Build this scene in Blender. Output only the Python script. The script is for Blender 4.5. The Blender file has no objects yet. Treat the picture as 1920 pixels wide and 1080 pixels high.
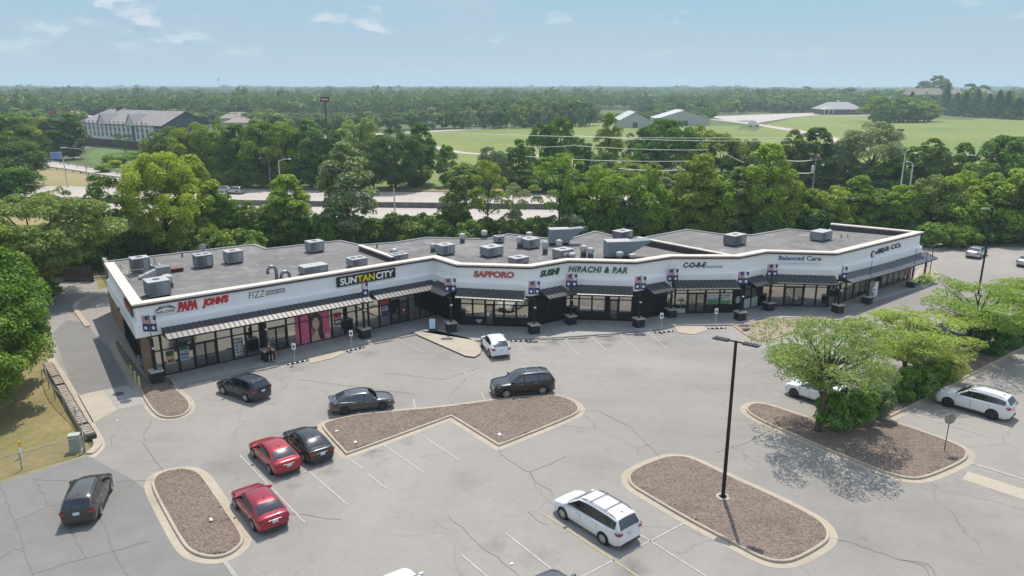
import bpy, bmesh, math, random
import numpy as np
from mathutils import Vector, Matrix
from mathutils import noise as noise_
from mathutils.geometry import tessellate_polygon

# ------------------------------------------------------------ camera, sky, sun
S = bpy.context.scene
COL = S.collection
F, CH = 1380.0, 23.4                       # focal length in px of the 1920 wide photo, camera height in m
PITCH = math.atan(373.0 / F)
cd = bpy.data.cameras.new("camera"); cam = bpy.data.objects.new("camera", cd); COL.objects.link(cam)
cd.sensor_width = 36; cd.lens = 36 * F / 1920; cd.clip_start = 0.5; cd.clip_end = 30000
cam.location = (0, 0, CH); cam.rotation_euler = (math.pi / 2 - PITCH, 0, 0)
S.camera = cam
SUN_EL, SUN_AZ = math.radians(64), math.radians(5.5)     # azimuth from +Y towards +X
w = bpy.data.worlds.new("World"); S.world = w; w.use_nodes = True
nt = w.node_tree; nt.nodes.clear(); N = nt.nodes.new; L = nt.links.new
out = N('ShaderNodeOutputWorld'); bg = N('ShaderNodeBackground'); sky = N('ShaderNodeTexSky')
sky.sky_type = 'NISHITA'; sky.sun_disc = False; sky.sun_elevation = SUN_EL; sky.sun_rotation = SUN_AZ
sky.air_density = 1.3; sky.dust_density = 0.6; sky.ozone_density = 2.5; sky.altitude = 100
tc = N('ShaderNodeTexCoord'); sp = N('ShaderNodeSeparateXYZ'); L(tc.outputs['Generated'], sp.inputs[0])
def wm(op, a, b=None):
    n = N('ShaderNodeMath'); n.operation = op
    for i, x in enumerate((a, b)):
        if x is None: continue
        if isinstance(x, (int, float)): n.inputs[i].default_value = x
        else: L(x, n.inputs[i])
    return n.outputs[0]
az = wm('ARCTAN2', sp.outputs[0], sp.outputs[1]); cmb = N('ShaderNodeCombineXYZ')
L(wm('ADD', wm('MULTIPLY', az, 8.0), 3.7), cmb.inputs[0]); L(wm('MULTIPLY', sp.outputs[2], 19.0), cmb.inputs[1])
cn = N('ShaderNodeTexNoise'); cn.inputs['Scale'].default_value = 1.0; cn.inputs['Detail'].default_value = 9; cn.inputs['Roughness'].default_value = 0.6
cn.noise_dimensions = '3D'; L(cmb.outputs[0], cn.inputs['Vector'])
def wr(x, a, b, c=0.0, d=1.0, smooth=True):
    n = N('ShaderNodeMapRange'); n.interpolation_type = 'SMOOTHSTEP' if smooth else 'LINEAR'
    n.inputs['From Min'].default_value = a; n.inputs['From Max'].default_value = b; n.inputs['To Min'].default_value = c; n.inputs['To Max'].default_value = d
    L(x, n.inputs['Value']); return n.outputs[0]
def wmix(f, a, b):
    n = N('ShaderNodeMix'); n.data_type = 'RGBA'; L(f, n.inputs[0])
    for i, x in ((6, a), (7, b)):
        if isinstance(x, tuple): n.inputs[i].default_value = (*x, 1)
        else: L(x, n.inputs[i])
    return n.outputs[2]
el = sp.outputs[2]
low = wmix(wr(el, 0.0, 0.11), (2.72, 3.15, 3.48), (1.9, 3.05, 3.85))           # pale blue belt above the horizon
high = wmix(wr(el, 0.35, 0.8, 0.6, 0.1), sky.outputs[0], (5.6, 6.2, 6.9))           # bright cloud band added above the frame as fill on the shaded fascia
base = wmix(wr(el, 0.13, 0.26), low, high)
cn2 = N('ShaderNodeTexNoise'); cn2.inputs['Scale'].default_value = 0.35; cn2.inputs['Detail'].default_value = 5; L(cmb.outputs[0], cn2.inputs['Vector'])
veil = wm('MULTIPLY', wr(cn2.outputs[0], 0.35, 0.7), 0.55)
c1 = wmix(veil, base, (2.75, 3.25, 3.75))
puff = wm('MULTIPLY', wm('MULTIPLY', wr(wm('ADD', cn.outputs[0], wr(az, -0.15, -0.5, 0.0, 0.09)), 0.55, 0.68), 0.8), wr(el, 0.03, 0.055))
sh_ = N('ShaderNodeVectorMath'); sh_.operation = 'ADD'; sh_.inputs[1].default_value = (0, 0.16, 0); L(cmb.outputs[0], sh_.inputs[0])
cn3 = N('ShaderNodeTexNoise'); cn3.inputs['Scale'].default_value = 1.0; cn3.inputs['Detail'].default_value = 9; cn3.inputs['Roughness'].default_value = 0.6; L(sh_.outputs[0], cn3.inputs['Vector'])
shade = wr(wm('SUBTRACT', cn3.outputs[0], cn.outputs[0]), -0.05, 0.05)
c2 = wmix(puff, c1, wmix(shade, (4.2, 4.5, 4.7), (2.0, 2.7, 3.45)))
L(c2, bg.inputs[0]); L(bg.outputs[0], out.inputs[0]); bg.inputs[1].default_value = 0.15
sl = bpy.data.lights.new("sun", 'SUN'); sl.energy = 3.55; sl.angle = math.radians(0.53); sl.color = (1.0, 0.93, 0.83)
sun = bpy.data.objects.new("sun", sl); COL.objects.link(sun)
sdir = Vector((math.sin(SUN_AZ) * math.cos(SUN_EL), math.cos(SUN_AZ) * math.cos(SUN_EL), math.sin(SUN_EL)))
sun.rotation_euler = sdir.to_track_quat('Z', 'Y').to_euler()
S.view_settings.view_transform = 'Standard'; S.view_settings.look = 'None'; S.view_settings.exposure = 0.28; S.view_settings.gamma = 1
S.render.engine = 'CYCLES'; S.cycles.max_bounces = 7; S.cycles.transparent_max_bounces = 8; S.cycles.volume_bounces = 1
S.cycles.use_denoising = True; S.cycles.sample_clamp_indirect = 6; S.cycles.caustics_reflective = False

# ------------------------------------------------------------ helpers
CP, SP_ = math.cos(PITCH), math.sin(PITCH)
def P(u, v, z=0.0):                        # photo pixel -> the world point at height z
    x = (u - 960) / F; y = -(v - 540) / F
    d = (x, CP + y * SP_, -SP_ + y * CP)
    t = (CH - z) / -d[2]
    return Vector((d[0] * t, d[1] * t, z))
def proj(p):
    dz = p[2] - CH; yc = p[1] * SP_ + dz * CP; zc = p[1] * CP - dz * SP_
    return 960 + F * p[0] / zc, 540 - F * yc / zc
def hgt(x, y, v):                          # height at (x,y) that shows at photo row v
    lo_, hi = -20.0, 140.0
    for _ in range(40):
        m = (lo_ + hi) / 2
        if proj((x, y, m))[1] > v: lo_ = m
        else: hi = m
    return m
def link(o, parent=None):
    COL.objects.link(o)
    if parent is not None: o.parent = parent
    return o
def tag(o, label=None, cat=None, group=None, kind=None):
    if label: o['label'] = label
    if cat: o['category'] = cat
    if group: o['group'] = group
    if kind: o['kind'] = kind
    return o
def thing(name, label, cat, loc=(0, 0, 0), rz=0.0, group=None):
    o = bpy.data.objects.new(name, None); o.location = loc; o.rotation_euler = (0, 0, rz); o.empty_display_size = 0.3
    link(o); return tag(o, label, cat, group)
class MB:
    def __init__(s): s.v = []; s.f = []; s.M = None
    def add(s, vs, fs):
        b = len(s.v)
        for p in vs:
            p = Vector(p)
            if s.M is not None: p = s.M @ p
            s.v.append(p)
        s.f += [tuple(b + i for i in f) for f in fs]; return s
    def box(s, x0, x1, y0, y1, z0, z1, taper=0.0):
        t = taper
        vs = [(x0, y0, z0), (x1, y0, z0), (x1, y1, z0), (x0, y1, z0), (x0 + t, y0 + t, z1), (x1 - t, y0 + t, z1), (x1 - t, y1 - t, z1), (x0 + t, y1 - t, z1)]
        return s.add(vs, [(3, 2, 1, 0), (4, 5, 6, 7), (0, 1, 5, 4), (1, 2, 6, 5), (2, 3, 7, 6), (3, 0, 4, 7)])
    def bbox(s, x0, x1, y0, y1, z0, z1, b=0.03):   # box with bevelled top and side edges
        return s.prism([(x0 + b, y0), (x1 - b, y0), (x1, y0 + b), (x1, y1 - b), (x1 - b, y1), (x0 + b, y1), (x0, y1 - b), (x0, y0 + b)], z0, z1, b)
    def prism(s, pts, z0, z1, b=0.0, top=None):
        n = len(pts); cx = sum(p[0] for p in pts) / n; cy = sum(p[1] for p in pts) / n
        rings = [(z0, 0)] + ([(z1 - b, 0), (z1, b)] if b else [(z1, 0)])
        vs = []
        for z, ins in rings:
            for p in pts:
                dx, dy = p[0] - cx, p[1] - cy; l = math.hypot(dx, dy) or 1
                vs.append((p[0] - dx / l * ins, p[1] - dy / l * ins, z))
        fs = []
        for k in range(len(rings) - 1):
            for i in range(n): fs.append((k * n + i, k * n + (i + 1) % n, (k + 1) * n + (i + 1) % n, (k + 1) * n + i))
        base = len(s.v); s.add(vs, fs)
        for tri in tessellate_polygon([[Vector((p[0], p[1], 0)) for p in pts]]):
            s.f.append(tuple(base + (len(rings) - 1) * n + i for i in tri)); s.f.append(tuple(base + i for i in reversed(tri)))
        return s
    def poly(s, pts):                     # flat filled outline, any plane near horizontal
        base = len(s.v); s.add(pts, [])
        for tri in tessellate_polygon([[Vector(p) for p in pts]]):
            a, b, c = [Vector(pts[i]) for i in tri]
            if (b - a).cross(c - a).z < 0: tri = tri[::-1]
            s.f.append(tuple(base + i for i in tri))
        return s
    def tube(s, pts, r, n=8, cap=True):
        pts = [Vector(p) for p in pts]
        if not isinstance(r, (list, tuple)): r = [r] * len(pts)
        vs = []; fs = []
        up0 = Vector((0.13, 0.27, 1)).normalized()
        for i, p in enumerate(pts):
            t = (pts[min(i + 1, len(pts) - 1)] - pts[max(i - 1, 0)]).normalized()
            u_ = up0 if abs(t.dot(up0)) < .95 else Vector((1, 0, 0))
            a = t.cross(u_).normalized(); b = t.cross(a)
            for k in range(n):
                th = 2 * math.pi * k / n; vs.append(p + (a * math.cos(th) + b * math.sin(th)) * r[i])
        for i in range(len(pts) - 1):
            for k in range(n): fs.append((i * n + k, i * n + (k + 1) % n, (i + 1) * n + (k + 1) % n, (i + 1) * n + k))
        if cap: fs.append(tuple(range(n))[::-1]); fs.append(tuple((len(pts) - 1) * n + k for k in range(n)))
        return s.add(vs, fs)
    def lathe(s, prof, c=(0, 0, 0), n=16, axis='z'):
        vs = []; fs = []
        for r, z in prof:
            for k in range(n):
                th = 2 * math.pi * k / n; a, b = r * math.cos(th), r * math.sin(th)
                q = (a, b, z) if axis == 'z' else (a, z, b) if axis == 'y' else (z, a, b)
                vs.append((c[0] + q[0], c[1] + q[1], c[2] + q[2]))
        for i in range(len(prof) - 1):
            for k in range(n):
                q = (i * n + k, i * n + (k + 1) % n, (i + 1) * n + (k + 1) % n, (i + 1) * n + k)
                fs.append(q if axis != 'y' else q[::-1])
        return s.add(vs, fs)
    def build(s, name, mat, parent=None, smooth=False, label=None):
        me = bpy.data.meshes.new(name); me.from_pydata([tuple(v) for v in s.v], [], s.f); me.update()
        if smooth: me.polygons.foreach_set('use_smooth', [True] * len(me.polygons))
        o = bpy.data.objects.new(name, me)
        if mat is not None: me.materials.append(mat)
        link(o, parent)
        if label: o['label'] = label
        return o
def struct(o): o['kind'] = 'structure'; return o
def copy_tree(o, parent=None):
    c = o.copy(); COL.objects.link(c)
    if parent is not None: c.parent = parent
    for ch in list(o.children): copy_tree(ch, c)
    return c
def chaikin(pts, sharp=(), it=2, closed=True):
    pts = [(Vector(p), i in sharp) for i, p in enumerate(pts)]
    for _ in range(it):
        n = len(pts); o = []
        for i in range(n if closed else n - 1):
            (a, sa), (b, sb) = pts[i], pts[(i + 1) % n]
            if sa or (not closed and i == 0): o.append((a, True))
            else: o.append((a.lerp(b, .25), False))
            if not (sb or (not closed and i == n - 2)): o.append((a.lerp(b, .75), False))
        if not closed: o.append(pts[-1])
        q = []
        for p in o:
            if not q or (p[0] - q[-1][0]).length > 1e-4: q.append(p)
        pts = q
    return [p for p, _ in pts]
def offset(pts, d, closed=True):          # positive d = to the left of the direction of travel
    n = len(pts); o = []
    for i in range(n):
        a = pts[(i - 1) % n] if (closed or i > 0) else None; b = pts[i]; c = pts[(i + 1) % n] if (closed or i < n - 1) else None
        d1 = (b - a).normalized() if a is not None else None; d2 = (c - b).normalized() if c is not None else None
        if d1 is None: d1 = d2
        if d2 is None: d2 = d1
        n1 = Vector((-d1.y, d1.x, 0)); n2 = Vector((-d2.y, d2.x, 0)); m = n1 + n2
        if m.length < 1e-3: m = n1
        m.normalize(); k = d / max(0.45, m.dot(n1)); o.append(b + m * k)
    return o
def area2(pts): return sum(pts[i].x * pts[(i + 1) % len(pts)].y - pts[(i + 1) % len(pts)].x * pts[i].y for i in range(len(pts)))

# ------------------------------------------------------------ materials
MATS = {}
def mat(name, col, rough=0.8, metal=0.0, spec=0.5, noise=None, bump=None, coat=0.0, var=0.0, emit=None):
    """noise = (scale, col2, detail, contrast lo, hi)"""
    if name in MATS: return MATS[name]
    m = bpy.data.materials.new(name); m.use_nodes = True; t = m.node_tree; b = t.nodes['Principled BSDF']
    b.inputs['Base Color'].default_value = (*col, 1); b.inputs['Roughness'].default_value = rough
    b.inputs['Metallic'].default_value = metal; b.inputs['Specular IOR Level'].default_value = spec
    b.inputs['Coat Weight'].default_value = coat; b.inputs['Coat Roughness'].default_value = 0.04
    if emit: b.inputs['Emission Color'].default_value = (*emit[0], 1); b.inputs['Emission Strength'].default_value = emit[1]
    if noise or bump:
        g = t.nodes.new('ShaderNodeTexCoord')
    if noise:
        x = t.nodes.new('ShaderNodeTexNoise'); x.inputs['Scale'].default_value = noise[0]; x.inputs['Detail'].default_value = noise[2]
        x.inputs['Roughness'].default_value = 0.65
        t.links.new(g.outputs['Object'], x.inputs['Vector'])
        r = t.nodes.new('ShaderNodeMapRange'); r.inputs['From Min'].default_value = noise[3]; r.inputs['From Max'].default_value = noise[4]
        t.links.new(x.outputs[0], r.inputs['Value'])
        c = t.nodes.new('ShaderNodeMix'); c.data_type = 'RGBA'; c.inputs[6].default_value = (*col, 1); c.inputs[7].default_value = (*noise[1], 1)
        t.links.new(r.outputs[0], c.inputs[0]); t.links.new(c.outputs[2], b.inputs['Base Color'])
    if bump:
        x = t.nodes.new('ShaderNodeTexNoise'); x.inputs['Scale'].default_value = bump[0]; x.inputs['Detail'].default_value = 5
        t.links.new(g.outputs['Object'], x.inputs['Vector'])
        q = t.nodes.new('ShaderNodeBump'); q.inputs['Strength'].default_value = bump[1]; q.inputs['Distance'].default_value = bump[2]
        t.links.new(x.outputs[0], q.inputs['Height']); t.links.new(q.outputs[0], b.inputs['Normal'])
    MATS[name] = m; return m
class NT:                                   # tiny node-tree helper for the richer ground materials
    def __init__(s, name):
        s.m = bpy.data.materials.new(name); s.m.use_nodes = True; s.t = s.m.node_tree; s.b = s.t.nodes['Principled BSDF']; MATS[name] = s.m
        s.co = s.t.nodes.new('ShaderNodeTexCoord').outputs['Object']
    def _in(s, n, i, x):
        if isinstance(x, (int, float)): n.inputs[i].default_value = x
        elif isinstance(x, tuple): n.inputs[i].default_value = (*x, 1) if len(x) == 3 else x
        else: s.t.links.new(x, n.inputs[i])
    def noise(s, scale, detail=4, rough=.6, vec=None, dist=0.0):
        n = s.t.nodes.new('ShaderNodeTexNoise'); n.inputs['Scale'].default_value = scale; n.inputs['Detail'].default_value = detail
        n.inputs['Roughness'].default_value = rough; n.inputs['Distortion'].default_value = dist
        s.t.links.new(vec or s.co, n.inputs['Vector']); return n.outputs[0]
    def vor(s, scale, feat='F1', vec=None, out='Distance'):
        n = s.t.nodes.new('ShaderNodeTexVoronoi'); n.feature = feat; n.inputs['Scale'].default_value = scale
        s.t.links.new(vec or s.co, n.inputs['Vector']); return n.outputs[out]
    def rng(s, x, a, b, c=0.0, d=1.0):
        n = s.t.nodes.new('ShaderNodeMapRange')
        for i, q in enumerate((x, a, b, c, d)): s._in(n, i, q)
        return n.outputs[0]
    def mix(s, f, a, b, mode='MIX'):
        n = s.t.nodes.new('ShaderNodeMix'); n.data_type = 'RGBA'; n.blend_type = mode
        s._in(n, 0, f); s._in(n, 6, a); s._in(n, 7, b); return n.outputs[2]
    def math(s, op, a, b=0.0):
        n = s.t.nodes.new('ShaderNodeMath'); n.operation = op; s._in(n, 0, a); s._in(n, 1, b); return n.outputs[0]
    def mapv(s, scale=(1, 1, 1), rot=0.0):
        n = s.t.nodes.new('ShaderNodeMapping'); n.inputs['Scale'].default_value = scale; n.inputs['Rotation'].default_value = (0, 0, rot)
        s.t.links.new(s.co, n.inputs[0]); return n.outputs[0]
    def bump(s, h, st, dist):
        n = s.t.nodes.new('ShaderNodeBump'); n.inputs['Strength'].default_value = st; n.inputs['Distance'].default_value = dist
        s.t.links.new(h, n.inputs['Height']); s.t.links.new(n.outputs[0], s.b.inputs['Normal'])
    def done(s, col, rough=.9, spec=.3):
        s._in(s.b, 0, col); s._in(s.b, 'Roughness', rough) if not isinstance(rough, (int, float)) else None
        if isinstance(rough, (int, float)): s.b.inputs['Roughness'].default_value = rough
        s.b.inputs['Specular IOR Level'].default_value = spec; return s.m

def m_asphalt():
    n = NT('asphalt')
    big = n.rng(n.noise(.045, 5, .6, dist=.6), .35, .65)
    streak = n.rng(n.noise(.35, 6, .7, n.mapv((.25, 1.6, 1), -.68)), .35, .7)
    mid = n.rng(n.noise(.9, 8, .72), .3, .7)
    fine = n.rng(n.noise(9, 6, .8), .3, .7)
    c = n.mix(big, (.255, .238, .217), (.365, .335, .300))
    c = n.mix(n.math('MULTIPLY', streak, .35), c, (.37, .345, .315))
    c = n.mix(n.math('MULTIPLY', n.rng(mid, .45, 1.0), .22), c, (.17, .165, .16))
    c = n.mix(n.math('MULTIPLY', fine, .26), c, (.13, .125, .12)); c = n.mix(n.math('MULTIPLY', n.rng(n.noise(2.6, 7, .8), .52, .75), .3), c, (.42, .39, .35))
    st = n.math('MULTIPLY', n.rng(n.noise(.55, 6, .75, dist=.8), .6, .72), n.rng(n.noise(.07, 3), .42, .58))                # oil stains
    c = n.mix(n.math('MULTIPLY', st, .42), c, (.12, .11, .105))
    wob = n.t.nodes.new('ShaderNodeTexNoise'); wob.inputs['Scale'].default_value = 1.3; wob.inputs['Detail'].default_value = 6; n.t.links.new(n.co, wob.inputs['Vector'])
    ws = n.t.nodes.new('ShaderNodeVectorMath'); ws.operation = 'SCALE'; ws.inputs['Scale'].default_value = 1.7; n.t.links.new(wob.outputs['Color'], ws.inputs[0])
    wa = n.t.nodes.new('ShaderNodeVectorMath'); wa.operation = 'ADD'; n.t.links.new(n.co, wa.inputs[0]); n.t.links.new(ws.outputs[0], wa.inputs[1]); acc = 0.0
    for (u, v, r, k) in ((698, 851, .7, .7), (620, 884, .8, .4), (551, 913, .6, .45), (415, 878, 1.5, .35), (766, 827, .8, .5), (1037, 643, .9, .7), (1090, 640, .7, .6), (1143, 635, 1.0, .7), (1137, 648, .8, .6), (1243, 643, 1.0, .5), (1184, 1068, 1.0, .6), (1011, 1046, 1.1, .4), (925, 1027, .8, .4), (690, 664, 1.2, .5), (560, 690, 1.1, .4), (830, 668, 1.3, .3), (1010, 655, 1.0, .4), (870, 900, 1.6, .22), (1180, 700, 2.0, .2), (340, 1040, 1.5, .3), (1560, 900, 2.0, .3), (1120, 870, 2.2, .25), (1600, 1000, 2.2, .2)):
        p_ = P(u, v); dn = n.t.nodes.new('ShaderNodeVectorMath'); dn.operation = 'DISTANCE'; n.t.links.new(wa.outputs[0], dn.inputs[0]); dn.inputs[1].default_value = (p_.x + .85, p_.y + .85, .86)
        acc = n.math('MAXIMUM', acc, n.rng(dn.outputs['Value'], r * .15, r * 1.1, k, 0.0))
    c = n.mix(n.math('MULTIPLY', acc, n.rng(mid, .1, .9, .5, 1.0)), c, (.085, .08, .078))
    wv = n.t.nodes.new('ShaderNodeVectorMath'); wv.operation = 'ADD'
    sc = n.t.nodes.new('ShaderNodeVectorMath'); sc.operation = 'SCALE'; sc.inputs['Scale'].default_value = 1.6
    nn = n.t.nodes.new('ShaderNodeTexNoise'); nn.inputs['Scale'].default_value = .5; nn.inputs['Detail'].default_value = 5; n.t.links.new(n.co, nn.inputs['Vector'])
    n.t.links.new(nn.outputs['Color'], sc.inputs[0]); n.t.links.new(n.co, wv.inputs[0]); n.t.links.new(sc.outputs[0], wv.inputs[1])
    ed = n.vor(.13, 'DISTANCE_TO_EDGE', wv.outputs[0]); crk = n.rng(ed, .0, .006, 1, 0)
    crk = n.math('MULTIPLY', crk, n.rng(n.noise(.12, 3), .44, .62))
    c = n.mix(n.math('MULTIPLY', crk, .55), c, (.075, .07, .068))
    n.bump(n.noise(14, 6, .8), .25, .01)
    return n.done(c, .88, .35)
def m_asph2():                                                         # newer, bluer grey patch material
    n = NT('worn_asphalt_patch'); c = n.mix(n.rng(n.noise(.5, 7, .7), .3, .7), (.195, .188, .178), (.25, .24, .225))
    c = n.mix(n.math('MULTIPLY', n.rng(n.noise(11, 5, .8), .3, .7), .2), c, (.13, .128, .126)); return n.done(c, .88)
def m_concrete(name, a, b, sc=.8):
    n = NT(name); c = n.mix(n.rng(n.noise(sc, 7, .7), .3, .7), a, b)
    c = n.mix(n.math('MULTIPLY', n.rng(n.noise(.22, 4, .6, dist=1), .5, .72), .35), c, tuple(x * .6 for x in a))
    c = n.mix(n.math('MULTIPLY', n.rng(n.noise(16, 4, .8), .35, .7), .18), c, tuple(x * .55 for x in a)); n.bump(n.noise(20, 4), .15, .01); return n.done(c, .85)
def m_mulch(name='mulch', a=(.105, .075, .058), b=(.27, .21, .17)):
    n = NT(name); v = n.vor(13, out='Color'); s = n.t.nodes.new('ShaderNodeSeparateColor'); n.t.links.new(v, s.inputs[0])
    c = n.mix(s.outputs[0], a, b); c = n.mix(n.math('MULTIPLY', n.rng(n.noise(5, 5, .8), .4, .72), .5), c, tuple(x * 1.35 for x in b))
    c = n.mix(n.math('MULTIPLY', n.rng(n.noise(.35, 5, .7), .5, .75), .45), c, (.07, .052, .042))
    c = n.mix(n.math('MULTIPLY', n.rng(n.noise(.6, 6, .75), .62, .78), .4), c, (.13, .14, .06))
    n.bump(n.vor(13), .9, .05); return n.done(c, .95)
def m_ground():
    n = NT('grassland'); c = n.mix(n.rng(n.noise(.02, 6, .65), .35, .65), (.085, .125, .035), (.17, .17, .07))
    c = n.mix(n.rng(n.noise(.3, 6, .75), .35, .75), c, (.06, .085, .028)); return n.done(c, .95)
def m_grass(name, a, b, c3, s1=.05, s2=1.2):
    n = NT(name); c = n.mix(n.rng(n.noise(s1, 6, .65, dist=.4), .35, .65), a, b)
    c = n.mix(n.math('MULTIPLY', n.rng(n.noise(s2, 7, .8), .4, .7), .6), c, c3); n.bump(n.noise(s2 * 6, 4, .8), .5, .08); return n.done(c, .95)
def m_roof():
    n = NT('roof_membrane'); c = n.mix(n.rng(n.noise(.25, 7, .65, dist=.8), .3, .7), (.165, .158, .155), (.235, .226, .218))
    c = n.mix(n.math('MULTIPLY', n.rng(n.noise(.9, 5, .7, n.mapv((.3, 2.2, 1), -.65)), .55, .8), .45), c, (.32, .31, .295))
    c = n.mix(n.math('MULTIPLY', n.rng(n.noise(8, 6, .8), .3, .7), .25), c, (.07, .068, .066))
    br = n.t.nodes.new('ShaderNodeTexBrick'); br.offset = 0; br.inputs['Scale'].default_value = 1; br.inputs['Brick Width'].default_value = 22; br.inputs['Row Height'].default_value = 3.0
    br.inputs['Mortar Size'].default_value = .03; n.t.links.new(n.mapv((1, 1, 1), -.66), br.inputs['Vector'])
    c = n.mix(n.math('MULTIPLY', br.outputs['Fac'], .8), c, (.07, .068, .066)); c = n.mix(n.math('MULTIPLY', n.rng(n.noise(.33, 6, .75, dist=1.5), .5, .66), .6), c, (.34, .33, .315)); c = n.mix(n.math('MULTIPLY', n.rng(n.noise(.16, 5, .7, dist=1), .5, .68), .5), c, (.10, .097, .095)); return n.done(c, .9)
def m_wall():
    n = NT('fascia_stucco'); c = n.mix(n.rng(n.noise(.5, 6, .7), .35, .7), (.86, .86, .85), (.82, .82, .81))
    c = n.mix(n.math('MULTIPLY', n.rng(n.noise(2.2, 6, .75, n.mapv((1, 1, .15))), .55, .8), .18), c, (.45, .44, .42)); n.bump(n.noise(30, 4), .2, .01); return n.done(c, .9)
def m_brick(name, a, b, mort, w_=.4, h_=.2, rot=0.0, vert=True):
    n = NT(name); m = n.t.nodes.new('ShaderNodeMapping'); n.t.links.new(n.co, m.inputs[0])
    cb = n.t.nodes.new('ShaderNodeCombineXYZ'); sp = n.t.nodes.new('ShaderNodeSeparateXYZ'); m.inputs['Rotation'].default_value = (0, 0, rot); n.t.links.new(m.outputs[0], sp.inputs[0])
    n.t.links.new(n.math('ADD', sp.outputs[0], sp.outputs[1]) if rot == 0 else sp.outputs[0], cb.inputs[0]); n.t.links.new(sp.outputs[2], cb.inputs[1])
    br = n.t.nodes.new('ShaderNodeTexBrick'); br.inputs['Scale'].default_value = 1; br.inputs['Brick Width'].default_value = w_; br.inputs['Row Height'].default_value = h_
    br.inputs['Mortar Size'].default_value = .012; br.inputs['Color1'].default_value = (*a, 1); br.inputs['Color2'].default_value = (*b, 1); br.inputs['Mortar'].default_value = (*mort, 1)
    n.t.links.new(cb.outputs[0], br.inputs['Vector']); return n.done(n.mix(n.math('MULTIPLY', n.noise(6, 5), .3), br.outputs[0], tuple(x * .6 for x in a)), .9)
def m_glass(name, tint=(.8, .82, .78), base=(.02, .022, .022), f=.5, rough=.02):
    n = NT(name); t = n.t; b = n.b; b.inputs['Base Color'].default_value = (*base, 1); b.inputs['Roughness'].default_value = .1
    g = t.nodes.new('ShaderNodeBsdfGlossy'); g.inputs['Color'].default_value = (*tint, 1); g.inputs['Roughness'].default_value = rough
    if name == 'storefront_glass': n.t.links.new(n.noise(.5, 2), (bp := t.nodes.new('ShaderNodeBump')).inputs['Height']); bp.inputs['Strength'].default_value = .06; bp.inputs['Distance'].default_value = .05; t.links.new(bp.outputs[0], g.inputs['Normal'])
    mx_ = t.nodes.new('ShaderNodeMixShader'); mx_.inputs[0].default_value = f
    t.links.new(b.outputs[0], mx_.inputs[1]); t.links.new(g.outputs[0], mx_.inputs[2]); t.links.new(mx_.outputs[0], t.nodes['Material Output'].inputs[0]); return n.m
LEAF_GAIN = 2.35
def m_leaf(name, a, b, trans=.35, sil=None, big=None):
    a, b = [tuple(min(.6, q * LEAF_GAIN) for q in c_) for c_ in (a, b)]; n = NT(name); t = n.t; oi = t.nodes.new('ShaderNodeObjectInfo'); ge = t.nodes.new('ShaderNodeNewGeometry')
    c = n.mix(n.rng(ge.outputs['Random Per Island'], 0, 1), a, b)
    c = n.mix(n.math('MULTIPLY', n.rng(n.noise(.45, 3), .35, .7), .5), c, tuple(x * .7 for x in a))
    if big: c = n.mix(n.rng(n.noise(big, 5, .65), .35, .65), n.mix(.45, c, (.02, .05, .02)), n.mix(.3, c, (.22, .27, .09)))
    if sil: c = n.mix(n.rng(ge.outputs['Random Per Island'], .55, .6), c, sil)
    h = t.nodes.new('ShaderNodeHueSaturation'); t.links.new(c, h.inputs['Color'])
    t.links.new(n.rng(oi.outputs['Random'], 0, 1, .47, .525), h.inputs['Hue']); t.links.new(n.rng(oi.outputs['Random'], 0, 1, 1.2, .78), h.inputs['Value'])
    d = t.nodes.new('ShaderNodeBsdfDiffuse'); tr = t.nodes.new('ShaderNodeBsdfTranslucent'); gl = t.nodes.new('ShaderNodeBsdfGlossy'); gl.inputs['Roughness'].default_value = .45; gl.inputs['Color'].default_value = (.6, .66, .4, 1)
    t.links.new(h.outputs[0], d.inputs[0]); t.links.new(n.mix(.45, h.outputs[0], (.34, .38, .02)), tr.inputs[0])
    m1 = t.nodes.new('ShaderNodeMixShader'); m1.inputs[0].default_value = trans; t.links.new(d.outputs[0], m1.inputs[1]); t.links.new(tr.outputs[0], m1.inputs[2])
    m2 = t.nodes.new('ShaderNodeMixShader'); m2.inputs[0].default_value = .035; t.links.new(m1.outputs[0], m2.inputs[1]); t.links.new(gl.outputs[0], m2.inputs[2])
    t.links.new(m2.outputs[0], t.nodes['Material Output'].inputs[0]); return n.m

ASPH = m_asphalt(); ASPH2 = m_asph2()
CONC = m_concrete('kerb_concrete', (.40, .34, .265), (.50, .43, .34), 1.5)
WALK = m_concrete('sidewalk_concrete', (.34, .325, .30), (.42, .40, .37), .5)
PAD = m_concrete('pad_concrete', (.42, .365, .29), (.50, .44, .355), .6)
MULCH = m_mulch(); MULCH2 = m_mulch('straw_mulch', (.27, .20, .15), (.42, .33, .26))
GROUND = m_ground()
MEADOW = m_grass('meadow_grass', (.16, .215, .05), (.25, .265, .075), (.11, .15, .04), .012, .15)
DRY = m_grass('dry_grass', (.34, .26, .125), (.20, .19, .07), (.11, .10, .045), .22, 1.3)
VERGE = m_grass('verge_grass', (.36, .27, .14), (.30, .25, .12), (.2, .2, .08), .05, .5)
WEEDY = m_grass('weedy_slope', (.10, .17, .035), (.16, .23, .06), (.05, .085, .02), .08, .4)
ROAD = m_concrete('highway_concrete', (.44, .39, .35), (.53, .48, .43), .1)
AWN2 = mat('smooth_lit_awning_metal', (.17, .18, .20), .5, spec=.4, noise=(.8, (.14, .15, .165), 4, .4, .7)); ROOF = m_roof(); STUCCO = m_wall(); BRICK = m_brick('tan_block', (.30, .20, .13), (.25, .165, .11), (.17, .13, .10))  # smooth right end awnings, their sunlit paleness put into the metal colour
GLASS = m_glass('storefront_glass', (.80, .80, .72), f=.52); CGLASS = m_glass('car_glass', (.6, .63, .72), (.006, .007, .009), f=.10, rough=.03)
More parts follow.
